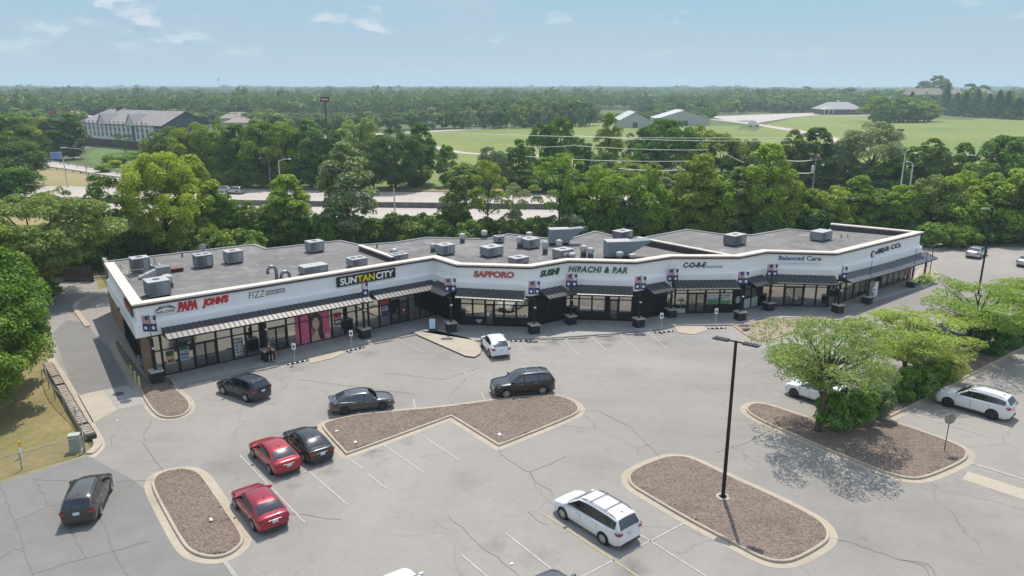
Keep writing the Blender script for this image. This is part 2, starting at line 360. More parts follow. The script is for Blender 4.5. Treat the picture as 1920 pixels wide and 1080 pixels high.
BLACK = mat('black_metal', (.016, .016, .018), .55, spec=.25); COPE = mat('cream_coping', (.70, .62, .54), .55, noise=(1.5, (.58, .51, .44), 4, .4, .7)); TRIM = mat('dark_trim', (.035, .022, .03), .5)
AWN = mat('awning_metal', (.060, .060, .064), .36, spec=.6, noise=(1.2, (.045, .045, .048), 4, .4, .7))
WHITEP = mat('white_paint_line', (.50, .49, .455), .8, noise=(2.5, (.36, .345, .32), 7, .35, .62))
YELP = mat('yellow_paint_line', (.50, .40, .16), .8, noise=(2.5, (.36, .33, .25), 7, .35, .62))
GALV = mat('galvanised_steel', (.42, .43, .44), .5, metal=.3, noise=(4, (.3, .31, .32), 4, .4, .6)); RUBBER = mat('tyre_rubber', (.02, .02, .021), .8)
WHITE = mat('white_enamel', (.75, .76, .77), .4); DARKG = mat('dark_grey_metal', (.06, .062, .066), .5)
ACG = mat('grey_unit_paint', (.24, .255, .275), .5, noise=(1.8, (.19, .2, .21), 5, .4, .65)); ACL = mat('light_unit_top', (.46, .46, .45), .5, noise=(1.6, (.36, .35, .34), 5, .4, .65)); RUST = mat('rusty_metal', (.22, .085, .04), .8, noise=(3, (.13, .06, .04), 5, .4, .6))
BARK = mat('bark', (.11, .085, .065), .95, noise=(3, (.065, .05, .04), 5, .35, .65), bump=(9, .8, .05))
WOOD = mat('weathered_wood', (.20, .165, .13), .9, noise=(2, (.14, .115, .095), 5, .4, .6)); RED = mat('sign_red', (.50, .012, .02), .4); GREENS = mat('sign_green', (.01, .09, .055), .4)
STEEL = mat('pale_steel', (.55, .56, .57), .4, metal=.4)
# ------------------------------------------------------------ the ground
def terrain(x, y):
    d = math.hypot(x, y)
    z = 0.0
    if d > 650:
        q = min(1.0, (d - 650) / 2600.0); a = math.atan2(x, y)
        z = (7.5 + 2.5 * math.sin(a * 7 + 1.3) - 5 * a) * q * q * (3 - 2 * q)
        z += 3.2 * q * math.sin(a * 13 + d * .0016) + 2.2 * q * math.sin(a * 31 + .7 - d * .0023)
    return z - 0.02
vs = []; fs = []
RR = [0, 60, 120, 200, 300, 420, 550, 650, 780, 920, 1100, 1350, 1650, 2000, 2400, 2900, 3400, 4200, 5500, 8000, 12000, 18000]; NA = 180
for r in RR:
    for k in range(NA):
        th = 2 * math.pi * k / NA; x, y = r * math.sin(th), r * math.cos(th); vs.append((x, y, terrain(x, y)))
for i in range(len(RR) - 1):
    for k in range(NA):
        a, b, c, d = i * NA + k, i * NA + (k + 1) % NA, (i + 1) * NA + (k + 1) % NA, (i + 1) * NA + k
        fs.append((b, a, d, c) if i else (a, d, c))
m = MB(); m.add(vs, fs); struct(m.build('ground', GROUND, smooth=True))
def sheet(name, pts, z, matl, kind='structure'):
    o = MB().poly([Vector((p[0], p[1], z)) for p in pts]).build(name, matl)
    o['kind'] = kind; return o
def PX(l, z=0.0): return [P(u, v, z) for u, v in l]

# meadow land beyond the highway, lawn strips, dry verge
sheet('lawn', PX([(-700, 760), (-500, 500), (60, 470), (180, 505), (205, 545), (130, 585), (95, 690), (175, 852), (0, 905), (-300, 1000)]), .004, DRY)
sheet('meadow', PX([(500, 345), (620, 300), (800, 247), (960, 238), (1040, 236), (1085, 231), (1150, 231), (1300, 235), (1390, 236), (1330, 290), (1330, 352), (700, 352)]), .05, MEADOW)
sheet('meadow', PX([(1330, 300), (1440, 232), (1500, 219), (1640, 213), (1750, 213), (2100, 228), (2500, 260), (2500, 350), (1330, 352)]), .05, MEADOW)
sheet('meadow', PX([(1340, 352), (1340, 250), (1395, 243), (1500, 262), (1560, 285), (1500, 352)]), .09, MEADOW)
sheet('lawn', PX([(1375, 222), (1440, 219), (1476, 217), (1470, 222), (1420, 225.5)]), .12, MEADOW)
sheet('verge', PX([(-300, 352), (-300, 296), (75, 302), (180, 322), (280, 345), (420, 350), (530, 354), (530, 358), (60, 350)]), .03, VERGE)
sheet('verge', PX([(-400, 420), (700, 425), (1500, 425), (1500, 412), (700, 412), (-400, 405)]), .03, VERGE)
sheet('verge', PX([(480, 347), (1100, 356), (1720, 362), (1720, 368), (1100, 363), (480, 354)]), .03, VERGE)
sheet('slope', PX([(150, 300), (190, 272), (280, 268), (420, 280), (480, 330), (400, 346), (270, 334)]), .04, WEEDY)

# highway, ramp, park roads
def strip(name, pts, wd, z, matl):
    pts = chaikin([Vector(p) for p in pts], it=3, closed=False)
    a = offset(pts, wd / 2, False); b = offset(pts, -wd / 2, False); n = len(pts)
    m = MB(); m.add([(p.x, p.y, z) for p in a] + [(p.x, p.y, z) for p in b], [(i, n + i, n + i + 1, i + 1) for i in range(n - 1)])
    o = m.build(name, matl); o['kind'] = 'structure'; return o
sheet('highway', PX([(-900, 392), (60, 396), (740, 411), (1100, 414), (1750, 414), (2900, 412), (2900, 372), (1750, 372), (1100, 364), (740, 360), (420, 354), (60, 349), (-900, 330)]), .06, ROAD)
strip('ramp_road', PX([(-200, 290), (40, 300), (110, 309), (190, 324), (260, 337), (330, 345), (430, 352)]), 7.5, .10, ROAD)
strip('park_road', PX([(560, 262), (700, 252), (800, 247), (860, 244), (940, 240), (1000, 238)]), 9, .11, ROAD)
strip('park_road', PX([(700, 256), (780, 268), (800, 273), (840, 283), (880, 289), (960, 291), (1100, 296)]), 5, .13, ROAD)
strip('park_road', PX([(1160, 222), (1290, 221), (1340, 224), (1400, 231), (1460, 240), (1530, 252), (1590, 270), (1640, 285), (1800, 292), (2000, 296)]), 9, .12, ROAD)
strip('park_road', PX([(1400, 231), (1440, 225), (1480, 219), (1530, 216), (1600, 217), (1640, 216)]), 12, .14, ROAD)
strip('park_road', PX([(1640, 206), (1720, 208), (1800, 212), (1860, 214), (1980, 216)]), 12, .14, ROAD)
sheet('car_park', PX([(1330, 219), (1400, 216), (1560, 210.5), (1580, 213), (1480, 218), (1430, 225), (1370, 228)]), .16, ROAD)
m = MB()
for i, (a, b) in enumerate([((-400, 372), (700, 389)), ((700, 389), (1100, 394)), ((1100, 394), (2600, 394))]):
    A, B_ = P(*a), P(*b); d = (B_ - A).normalized(); n = Vector((-d.y, d.x, 0)) * .3
    m.add([A - n, B_ - n, B_ + n, A + n] + [p + Vector((0, 0, 1.15)) for p in (A - n * .5, B_ - n * .5, B_ + n * .5, A + n * .5)], [(0, 1, 5, 4), (2, 3, 7, 6), (4, 5, 6, 7), (1, 2, 6, 5), (3, 0, 4, 7)])
o = m.build('median_barrier', mat('barrier_concrete', (.10, .095, .09), .9, noise=(1, (.16, .15, .14), 4, .4, .6))); tag(o, 'long low dark median barrier between the two highway carriageways', 'barrier')
for nm, lbl, a, b in (('highway_line', None, (-400, 362), (2600, 381)), ('highway_line', None, (-400, 383), (2600, 404))):
    A, B_ = P(*a), P(*b); d = (B_ - A).normalized(); n = Vector((-d.y, d.x, 0)) * .09; m = MB(); L_ = (B_ - A).length
    for k in range(int(L_ / 12)):
        q = A + d * k * 12; e = q + d * 4; m.add([Vector((p.x, p.y, .07)) for p in (q - n, e - n, e + n, q + n)], [(0, 1, 2, 3)])
    struct(m.build(nm, mat('road_marking', (.75, .74, .70), .7)))

# parking lot asphalt
sheet('parking_lot', PX([(165, 852), (190, 830), (178, 800), (140, 745), (98, 680), (88, 610), (84, 560), (112, 528), (175, 512)]) +
      [Vector((-50, 86, 0)), Vector((-44, 96, 0)), Vector((-10, 100, 0)), Vector((25, 103, 0)), Vector((50, 108, 0))] +
      PX([(1745, 458), (1850, 463), (1960, 465), (2200, 470)]) + [Vector((160, 70, 0)), Vector((150, 0, 0)), Vector((0, 8, 0)), Vector((-110, 6, 0))] + PX([(-500, 990), (-40, 918)]), .004 + .006, ASPH)
sheet('asphalt_patch', PX([(-300, 1000), (0, 905), (165, 855), (250, 900), (285, 930), (345, 1040), (420, 1056), (470, 1140), (300, 1300), (-300, 1300)]), .014, ASPH2)
sheet('asphalt_patch', PX([(98, 625), (142, 741), (194, 731), (243, 724), (205, 655), (160, 605), (125, 600)]), .014, ASPH2)
sheet('concrete_pad', PX([(146, 742), (194, 731), (222, 768), (174, 793)]), .02, PAD)
sheet('concrete_pad', PX([(195, 731), (241, 722), (272, 757), (223, 768)]), .02, WALK)
sheet('concrete_patch', PX([(1815, 884), (1921, 918), (1990, 940), (1960, 955), (1921, 938), (1804, 899)]), .018, PAD)
sheet('asphalt_patch', PX([(520, 905), (640, 858), (850, 795), (930, 842), (1300, 1300), (700, 1300)]), .012, ASPH)
def crack(pts, wd=.03, z=.024):
    rnd = random.Random(int(pts[0][0] * 7 + pts[0][1])); q = []
    pts = PX(pts)
    for i in range(len(pts) - 1):
        a, b = pts[i], pts[i + 1]; n = max(2, int((b - a).length / .35))
        for k in range(n): q.append(a.lerp(b, k / n) + Vector((rnd.uniform(-.07, .07), rnd.uniform(-.07, .07), 0)))
    q.append(pts[-1]); a = offset(q, wd / 2, False); b = offset(q, -wd / 2, False); n = len(q)
    mm = MB(); mm.add([(p.x, p.y, z) for p in a] + [(p.x, p.y, z) for p in b], [(i, n + i, n + i + 1, i + 1) for i in range(n - 1)]); return mm
CR = mat('crack_filler', (.145, .138, .13), .85); cm_ = MB()
for c in [[(0, 905), (18, 960), (30, 985), (50, 1050), (62, 1082)], [(67, 900), (90, 945), (92, 950), (60, 965), (30, 975)], [(130, 985), (145, 1020), (160, 1048), (130, 1056), (60, 1078)],
          [(187, 968), (205, 1010), (215, 1045), (245, 1085)], [(160, 1048), (230, 1030), (280, 1015)], [(92, 950), (115, 944)], [(285, 790), (268, 815), (272, 835), (305, 885)], [(215, 905), (250, 902), (285, 900)],
          [(935, 838), (936, 852), (960, 868), (992, 886), (1030, 872), (1062, 855)], [(992, 886), (1005, 905), (1030, 918), (1038, 930)], [(840, 970), (865, 990), (885, 1010), (905, 1030), (935, 1046), (955, 1066), (975, 1082)],
          [(1240, 860), (1180, 800), (1120, 770), (1090, 772)], [(720, 700), (830, 712), (900, 690)], [(780, 740), (700, 730), (560, 712)], [(1556, 1008), (1600, 1020), (1690, 1050), (1740, 1058), (1760, 1085)], [(1690, 1050), (1735, 1062), (1745, 1088)],
          [(1440, 810), (1400, 830), (1340, 850)], [(1600, 660), (1500, 690), (1410, 700)], [(0, 1050), (25, 1030), (45, 1035)], [(480, 960), (560, 965), (640, 975)], [(990, 960), (1010, 978), (1030, 985)], [(60, 900), (140, 902), (190, 900)]]:
    q = crack(c); cm_.add(q.v, q.f)
struct(cm_.build('pavement_cracks', CR))
# painted lines: one thing per painted stall line group is part of the setting
def line(mb, a, b, wd=.10, z=.03):
    A, B_ = P(*a), P(*b); d = (B_ - A).normalized(); n = Vector((-d.y, d.x, 0)) * wd / 2
    mb.add([Vector((p.x, p.y, z)) for p in (A - n, B_ - n, B_ + n, A + n)], [(0, 1, 2, 3)])
m = MB()
for a, b in [((449, 853), (572, 981)), ((563, 870), (653, 948)), ((654, 860), (681, 880)), ((691, 890), (726, 918)), ((507, 909), (641, 860)), ((425, 938), (441, 935)), ((720, 835), (796, 888)), ((784, 813), (862, 864)),
             ((866, 1041), (940, 1105)), ((948, 1000), (1075, 1100)), ((1200, 1003), (1360, 1104)), ((1080, 1088), (1282, 982)), ((902, 736), (909, 750)), ((775, 749), (779, 767)),
             ((1055, 634), (1087, 668)), ((1107.5, 630), (1137, 658)), ((1162, 626), (1200, 662)), ((1215, 624), (1250, 653)), ((750, 640), (792, 660)), ((418, 1052), (450, 1095)), ((422, 1052), (454, 1095)),
             ((1444.5, 735), (1528, 763)), ((1707, 776), (1857, 820)), ((1818, 867), (1990, 920)), ((1868, 695), (1921, 710)), ((1880, 668), (1921, 680)), ((1895, 650), (1921, 657)), ((965, 640), (985, 660)),
             ((1631, 581), (1643, 585)), ((1714, 552), (1728, 556)), ((1577, 601), (1590, 608)), ((524, 686), (532, 691)), ((690, 648), (697, 653)), ((1820, 869), (1990, 922))]:
    line(m, a, b)
struct(m.build('stall_lines', WHITEP))
m = MB(); line(m, (1023, 966), (1215, 1094)); struct(m.build('stall_lines', YELP))
m = MB()
for a, b in [((1266, 622), (1300, 650)), ((1330, 622), (1290, 640)), ((1345, 628), (1300, 650)), ((1270, 640), (1320, 625)), ((1287, 650), (1325, 636))]: line(m, a, b, .1)
struct(m.build('access_aisle_lines', mat('faded_blue_paint', (.28, .33, .38), .8)))

# kerbed beds
def bed(outline, matl, name='mulch_bed', sharp=(), kw=.16, gut=.42, it=2, h=.15, gutter=True, label=None):
    pts = PX(outline)
    if area2(pts) > 0: pass
    else:
        pts = pts[::-1]; sharp = tuple(len(outline) - 1 - i for i in sharp)
    pts = chaikin(pts, sharp, it)                       # counter-clockwise; left is inward
    inn = offset(pts, kw); n = len(pts); m = MB()
    ch = .025
    o1 = offset(pts, ch)
    m.add([(p.x, p.y, .0) for p in pts] + [(p.x, p.y, h - ch) for p in pts] + [(p.x, p.y, h) for p in o1] + [(p.x, p.y, h) for p in inn] + [(p.x, p.y, 0) for p in inn],
          [(k * n + i, k * n + (i + 1) % n, (k + 1) * n + (i + 1) % n, (k + 1) * n + i) for k in range(4) for i in range(n)])
    struct(m.build('kerb', CONC))
    if gutter:
        og = offset(pts, -gut); m = MB()
        m.add([(p.x, p.y, .022) for p in pts] + [(p.x, p.y, .017) for p in og], [(i, n + i, n + (i + 1) % n, (i + 1) % n) for i in range(n)])
        struct(m.build('gutter', CONC))
    fill = [Vector((p.x, p.y, h - .03)) for p in offset(pts, kw - .01)]
    m = MB(); m.poly(fill); o = m.build(name, matl); bmx = bmesh.new(); bmx.from_mesh(o.data)
    xs_ = [p.x for p in fill]; ys_ = [p.y for p in fill]; st = .45
    for ax, lo_, hi_ in ((0, min(xs_), max(xs_)), (1, min(ys_), max(ys_))):
        k = lo_ + st
        while k < hi_:
            bmesh.ops.bisect_plane(bmx, geom=bmx.verts[:] + bmx.edges[:] + bmx.faces[:], plane_co=(k, 0, 0) if ax == 0 else (0, k, 0), plane_no=(1, 0, 0) if ax == 0 else (0, 1, 0)); k += st
    for v in bmx.verts:
        if not v.is_boundary: v.co.z += .05 + .06 * noise_.noise(Vector((v.co.x * .5, v.co.y * .5, 3))) + .07 * noise_.noise(Vector((v.co.x * 1.9, v.co.y * 1.9, 0)))
    bmx.to_mesh(o.data); bmx.free(); o.data.polygons.foreach_set('use_smooth', [True] * len(o.data.polygons)); struct(o); return pts
bed([(283, 915), (287, 899), (300, 889), (322, 883), (352, 881), (372, 886), (385, 898), (418, 947), (455, 1000), (459, 1018), (441, 1037), (415, 1048), (385, 1048), (356, 1038), (340, 1020), (315, 976)], MULCH)
bed([(1176, 899), (1180, 888), (1200, 876), (1236, 861), (1260, 856), (1294, 858.5), (1357, 890), (1453, 933), (1525, 969), (1549, 988), (1557, 1006), (1549, 1022), (1496, 1052), (1465, 1058), (1429, 1051), (1381, 1025), (1284, 974), (1212, 931), (1182, 913)], MULCH)
bed([(603, 804), (606, 796), (625, 789), (672, 779), (720, 774.5), (845, 763.7), (937, 750), (1009, 743), (1042, 742.5), (1076, 753), (1089, 768), (1080, 781), (935, 838), (846, 782.5), (720, 829), (649, 854)], MULCH, sharp=(12, 13, 15))
bed([(1396, 771), (1402, 761), (1421, 757), (1443, 761), (1528, 790), (1588, 767), (1640, 742), (1720, 702), (1800, 662), (1868, 628), (2010, 560), (2060, 585), (1920, 652), (1751.5, 742.6), (1660, 788), (1767, 824.5), (1805, 840), (1817, 853), (1808, 868), (1739, 898), (1706, 901), (1665, 891), (1560, 849), (1537, 839), (1459, 805.6), (1420, 788)], MULCH, sharp=(4, 9, 10, 11, 14))
bed([(214, 640), (213, 650), (230, 682), (262, 732), (274, 757), (293, 781), (315, 786.5), (344, 782), (360, 768), (356, 752), (335, 735), (311, 705), (290, 707), (281, 715), (262, 692), (225, 641)], MULCH, sharp=(0, 11, 12, 13, 15), gut=.3)
sheet('sidewalk_apron', PX([(774, 622), (786, 629), (873, 667), (890, 669), (901, 662), (903, 655), (896, 642), (880, 634), (820, 620)], .15), .15, PAD)
bed([(1372, 611), (1407, 637), (1428, 641.5), (1450, 637.5), (1500, 620), (1552, 600), (1525, 596), (1440, 598)], MULCH2, sharp=(0, 5, 6), gut=.25)
bed([(1722, 505), (1740, 503), (1755, 510), (1759, 520), (1752, 529), (1735, 537), (1722, 540), (1716, 530)], mat('bare_gravel', (.42, .34, .25), .95, noise=(4, (.30, .24, .17), 6, .35, .65)), 'gravel_bed', gut=.2)
# left kerb + curved kerb arm in the drive
def curb_line(px, wd, h, matl, name='kerb', it=3):
    pts = chaikin(PX(px), it=it, closed=False); a = offset(pts, wd / 2, False); b = offset(pts, -wd / 2, False); n = len(pts); m = MB()
    m.add([(p.x, p.y, 0) for p in a] + [(p.x, p.y, h) for p in a] + [(p.x, p.y, h) for p in b] + [(p.x, p.y, 0) for p in b],
          [(k * n + i, k * n + i + 1, (k + 1) * n + i + 1, (k + 1) * n + i) for k in range(3) for i in range(n - 1)] + [(0, n, 2 * n, 3 * n), (n - 1, 4 * n - 1, 3 * n - 1, 2 * n - 1)])
    return struct(m.build(name, matl))
curb_line([(165, 613), (152, 596), (139, 577), (147, 565), (172, 556), (197, 554)], .5, .12, CONC)
curb_line([(94, 675), (122, 722), (160, 790), (183, 826), (184, 838), (168, 852)], .5, .12, CONC)
curb_line([(97, 672), (131, 724), (170, 795), (190, 828), (190, 842), (172, 858)], .45, .02, CONC, 'gutter')
curb_line([(195, 522), (130, 536), (110, 551), (98, 562)], .3, .12, CONC)
curb_line([(1727, 468), (1750, 469), (1775, 464)], .35, .12, CONC)
# sidewalk in front of the shops
FR = [(311, 705), (322, 726), (460, 693), (553, 676), (637, 656), (760, 627.5), (780, 623), (893, 641), (955, 637.5), (1040, 635), (1153, 627.5), (1228, 620), (1270, 612), (1367, 611), (1383, 612), (1457, 598), (1540, 601), (1566, 591.5), (1642, 565), (1719, 540.6), (1730, 530)]
WBASE = [(280, 714), (819, 592.5), (864, 611), (991.7, 615.8), (1060, 600.5), (1184, 604.7), (1247.5, 590.8), (1371.7, 588.3), (1423, 575), (1550, 578), (1705, 524)]
WB = PX(WBASE)
pts = PX(FR) + [WB[-1] + Vector((1.5, 2.0, 0))] + [Vector(p) for p in WB[::-1][:-1]] + [P(290, 707)]
m = MB(); m.poly([Vector((p.x, p.y, .15)) for p in pts])
n = len(FR); b = len(m.v); q = PX(FR); m.add([(p.x, p.y, .15) for p in q] + [(p.x, p.y, 0) for p in q], [(i, n + i, n + i + 1, i + 1) for i in range(n - 1)])
struct(m.build('sidewalk', WALK))
mj = MB()
for i in range(0, 19):
    a, b = q[1].lerp(q[5], i / 10) if i <= 10 else q[8].lerp(q[12], (i - 10) / 8), None
    nrm = Vector((-.6, .78, 0)) if i <= 10 else Vector((-.12, 1, 0))
    b = a + nrm * (3.0 if i <= 10 else 3.4); d = (b - a).normalized(); w_ = Vector((-d.y, d.x, 0)) * .02
    mj.add([Vector((p.x, p.y, .156)) for p in (a - w_, b - w_, b + w_, a + w_)], [(0, 1, 2, 3)])
struct(mj.build('sidewalk_joints', mat('joint_dark', (.16, .155, .15), .9)))  # joint lines darker than the slab
m = MB()
for l in ([(577, 671), (640, 657), (648, 662), (625, 672), (583, 682)], [(1263, 612), (1320, 612), (1327, 620), (1300, 628), (1272, 624)]):
    p = PX(l); m.poly([Vector((a.x, a.y, .05)) for a in p])
struct(m.build('kerb_ramp', PAD))

# ------------------------------------------------------------ the shopping strip
bld = thing('shopping_strip', 'long single storey shopping strip with white fascia, black awnings and flat grey roof', 'building')
NSEG = 10
def dz(x):                                  # the ground falls a little from left to right along the strip, the parapet stays level
    return lerp_pts([(-30, .42), (-8, .17), (0, 0.0), (20, -.1), (35, -.25), (42, -.55), (53, -.62)], x)
def cz(x): return lerp_pts([(-30, .22), (-10, 0.0), (5, .03), (14, .06), (24, -.1), (36, -.2), (53, -.46)], x)   # the parapet line
def lerp_pts(tab, x):
    if x <= tab[0][0]: return tab[0][1]
    for (a, b), (c, d) in zip(tab, tab[1:]):
        if x <= c: return b + (d - b) * (x - a) / (c - a)
    return tab[-1][1]
class Seg:
    def __init__(s, a, b): s.a, s.b = a, b; s.L = (b - a).length; s.d = (b - a).normalized(); s.n = Vector((s.d.y, -s.d.x, 0)); s.M = Matrix(((s.d.x, -s.n.x, 0, a.x), (s.d.y, -s.n.y, 0, a.y), (0, 0, 1, 0), (0, 0, 0, 1)))
    def pt(s, x, z=0.0): return s.a + s.d * x + Vector((0, 0, z))
    # local frame: x along the wall, -y outward, z up
    def x(s, u, z=.15):                          # local x at which the wall shows at photo column u
        lo_, hi = -3.0, s.L + 3.0
        for _ in range(40):
            m_ = (lo_ + hi) / 2; p = s.a + s.d * m_
            if proj((p.x, p.y, z))[0] < u: lo_ = m_
            else: hi = m_
        return m_
SG = [Seg(WB[i], WB[i + 1]) for i in range(NSEG)]
backL = Vector((P(196, 492, 5.5).x, P(196, 492, 5.5).y, 0)); Rb = Vector((P(1558, 415, 6.6).x, P(1558, 415, 6.6).y, 0))
side = Seg(backL, WB[0]); sideR = Seg(WB[-1], Rb)
WL = WB[0].lerp(backL, .72)
poly = [WL] + WB + [Rb]
# fascia shell
prof = [(.05, 3.58, 1), (.62, 3.58, 1), (.62, 4.70, .8), (.36, 4.96, .7), (.36, 6.2, .4)]
m = MB(); n = len(poly)
rings = [[Vector((p.x, p.y, z + kz * dz(p.x))) for p in offset(poly, -o_, False)] for o_, z, kz in prof]
inner = [Vector((p.x, p.y, 6.45 + cz(p.x))) for p in offset(poly, .25, False)]; inb = [Vector((p.x, p.y, 5.3)) for p in offset(poly, .25, False)]
R_ = rings + [[Vector((p.x, p.y, 6.45 + cz(p.x))) for p in offset(poly, -.36, False)]]
m.add([p for r in R_ for p in r], [(k * n + i, k * n + i + 1, (k + 1) * n + i + 1, (k + 1) * n + i) for k in range(len(R_) - 1) for i in range(n - 1)])
m.build('fascia', STUCCO, bld)
m = MB(); m.add(inner + inb, [(i, i + 1, n + i + 1, n + i) for i in range(n - 1)]); m.build('parapet_inner_wall', mat('parapet_membrane', (.06, .058, .062), .9), bld)
def ring_band(o1, o2, z0, z1, name, matl, pl=poly):
    a = offset(pl, -o1, False); b = offset(pl, -o2, False); n = len(pl); m = MB()
    m.add([(p.x, p.y, z0 + cz(p.x)) for p in a] + [(p.x, p.y, z1 + cz(p.x)) for p in a] + [(p.x, p.y, z1 + cz(p.x)) for p in b] + [(p.x, p.y, z0 + cz(p.x)) for p in b],
          [(k * n + i, k * n + i + 1, ((k + 1) % 4) * n + i + 1, ((k + 1) % 4) * n + i) for k in range(4) for i in range(n - 1)] + [(0, n, 2 * n, 3 * n), (n - 1, 4 * n - 1, 3 * n - 1, 2 * n - 1)])
    return m.build(name, matl, bld)
ring_band(.55, -.22, 6.28, 6.46, 'coping_trim', TRIM); ring_band(.60, -.26, 6.46, 6.6, 'coping', COPE)
# roof
RB = PX([(1558, 440), (1527, 435.5), (1478, 430.6), (1410, 441.8), (1364, 441.8), (1288, 431.6), (1207, 447), (1157, 445.5), (1116, 435), (1060, 452), (953, 440), (912, 449.5), (800.8, 446.5), (740, 456), (674.5, 460.7), (637.8, 452.6), (499, 468), (476.5, 459.7), (196, 492)], 5.5)
fr = [Vector((p.x, p.y, 5.5)) for p in offset([backL] + WB, .24, False)][1:]
rp = [Vector((RB[-1].x, RB[-1].y, 5.5))] + fr + [Vector((Rb.x - .3, Rb.y - .3, 5.5))] + [Vector((p.x, p.y, 5.5)) for p in RB[:-1]]
m = MB(); m.poly(rp); roof = m.build('roof', ROOF, bld)
m = MB(); q = [Vector(p) for p in RB[::-1]]; n = len(q)
q = q + [Vector((Rb.x, Rb.y, 5.5))]; n = len(q)
m.add([(p.x, p.y, 5.62) for p in q] + [(p.x, p.y, 0) for p in q], [(i + 1, i, n + i, n + i + 1) for i in range(n - 1)])
m.build('back_wall', BRICK, bld)
m = MB(); a = offset(q, .12, False); b = offset(q, -.12, False)
m.add([(p.x, p.y, 5.5) for p in a] + [(p.x, p.y, 5.64) for p in a] + [(p.x, p.y, 5.64) for p in b] + [(p.x, p.y, 5.5) for p in b], [(k * n + i, k * n + i + 1, (k + 1) * n + i + 1, (k + 1) * n + i) for k in range(3) for i in range(n - 1)])
m.build('roof_edge', mat('roof_edge_metal', (.36, .35, .34), .5), bld)
m = MB(); a = Vector((backL.x, backL.y, 0)); b = P(247, 537, 6.0); d_ = (WB[0] - backL).normalized()
m.M = Matrix(((d_.x, -d_.y, 0, backL.x), (d_.y, d_.x, 0, backL.y), (0, 0, 1, 0), (0, 0, 0, 1)))
m.box(0, 15.5, -.2, .15, 5.3, 6.05); m.build('side_parapet', mat('grey_parapet', (.24, .23, .225), .85), bld)
for (a, b, z) in (((674.5, 459), (737, 481), 6.15), ((1195, 444), (1383, 480), 6.3)):
    A, B_ = P(a[0], a[1], z), P(b[0], b[1], z); d = (B_ - A).normalized(); L_ = (B_ - A).length
    for nm, mt, h0, h1, wd in (('party_wall', TRIM, 5.4, z - .12, .16), ('party_wall_coping', COPE, z - .12, z, .26)):
        m = MB(); m.M = Matrix(((d.x, -d.y, 0, A.x), (d.y, d.x, 0, A.y), (0, 0, 1, 0), (0, 0, 0, 1))); m.box(0, L_, -wd, wd, h0, h1); m.build(nm, mt, bld)
m = MB(); d = (Rb - P(1556, 440, 5.5)); hb = P(1558, 415, 6.6); 
# storefront walls, segment by segment. entries: (photo column, kind of bay that starts there)
def bays(sg, cols, knee=0.0, transom=2.4, kneemat=BLACK):
    HS = 3.6 + min(dz(sg.a.x), dz(sg.b.x)) + .02
    """cols: list of (u, kind), kind in glass / door / black / brick / end"""
    xs = [(sg.x(u) if u is not None else sg.L, k) for u, k in cols]
    xs[0] = (0.0, xs[0][1]); 
    for (x0, k), (x1, _) in zip(xs, xs[1:]):
        if k == 'black':
            m = MB(); m.M = sg.M; m.box(x0, x1, -.02, .1, .15, HS)
            nb = max(1, int((x1 - x0) / .9))
            for j in range(nb): m.box(x0 + .08 + j * (x1 - x0) / nb, x0 + (j + 1) * (x1 - x0) / nb - .08, -.05, -.02, .3, HS - .2)
            m.build('black_wall_panel', mat('black_panel', (.010, .011, .014), .55, spec=.25), bld)
        elif k == 'brick':
            m = MB(); m.M = sg.M; m.box(x0, x1, -.12, .3, .0, HS + .1); m.build('brick_pier', BRICK, bld)
        else:
            fr = MB(); fr.M = sg.M; w_ = .045
            for xx in (x0 + w_, x1 - w_): fr.box(xx - w_, xx + w_, -.07, .06, .15, HS)
            for zz in ((.19, transom, HS - .05) if k == 'glass' else (transom, HS - .05)): fr.box(x0, x1, -.062, .06, zz - .045, zz + .045)
            f = fr.build('window_frame' if k == 'glass' else 'door_frame', BLACK, bld)
            if k == 'glass':
                if knee:
                    kk = MB(); kk.M = sg.M; kk.box(x0 + .05, x1 - .05, -.03, .02, .2, knee); kk.build('knee_wall', kneemat, f)
                g = MB(); g.M = sg.M; g.box(x0 + .05, x1 - .05, -.01, .0, max(.2, knee), transom); g.box(x0 + .05, x1 - .05, -.01, .0, transom, HS); g.build('pane', GLASS, f)
            else:
                g = MB(); g.M = sg.M; g.box(x0 + .05, x1 - .05, -.01, .0, transom, HS); g.build('pane', GLASS, f)
                nd = 2 if (x1 - x0) > 1.7 else 1
                for j in range(nd):
                    a = x0 + .09 + j * (x1 - x0 - .18) / nd; b = x0 + .09 + (j + 1) * (x1 - x0 - .18) / nd - .02
                    dm = MB(); dm.M = sg.M
                    dm.box(a, a + .07, -.05, .0, .16, transom - .05); dm.box(b - .07, b, -.05, .0, .16, transom - .05); dm.box(a, b, -.048, .0, .16, .34); dm.box(a, b, -.048, .0, transom - .13, transom - .05)
                    dr = dm.build('door', BLACK, bld)
                    g = MB(); g.M = sg.M; g.box(a + .07, b - .07, -.02, -.01, .34, transom - .13); g.build('pane', m_glass('door_glass', (.6, .6, .56), (.03, .026, .024), .34) if 'door_glass' not in MATS else MATS['door_glass'], dr)
                    g = MB(); g.M = sg.M; g.tube([(a + .1, -.11, 1.1), (b - .1, -.11, 1.1)], .018, 6); g.build('handle', STEEL, dr)
    m = MB(); m.M = sg.M; m.box(0, sg.L, .12, .2, 0, 5.4); m.build('interior_wall', mat('interior_dark', (.03, .03, .03), .9), bld)
bays(SG[0], [(280, 'brick'), (289, 'glass'), (309, 'glass'), (339, 'glass'), (367.5, 'door'), (410, 'glass'), (439, 'glass'), (464, 'glass'), (491, 'black'), (500, 'door'), (540, 'glass'), (564, 'glass'), (583, 'glass'), (624, 'glass'), (647.5, 'glass'), (670, 'glass'), (692, 'glass'), (712.5, 'glass'), (733, 'door'), (766, 'glass'), (788, 'glass'), (None, 'end')])
bays(SG[1], [(819, 'black'), (None, 'end')])
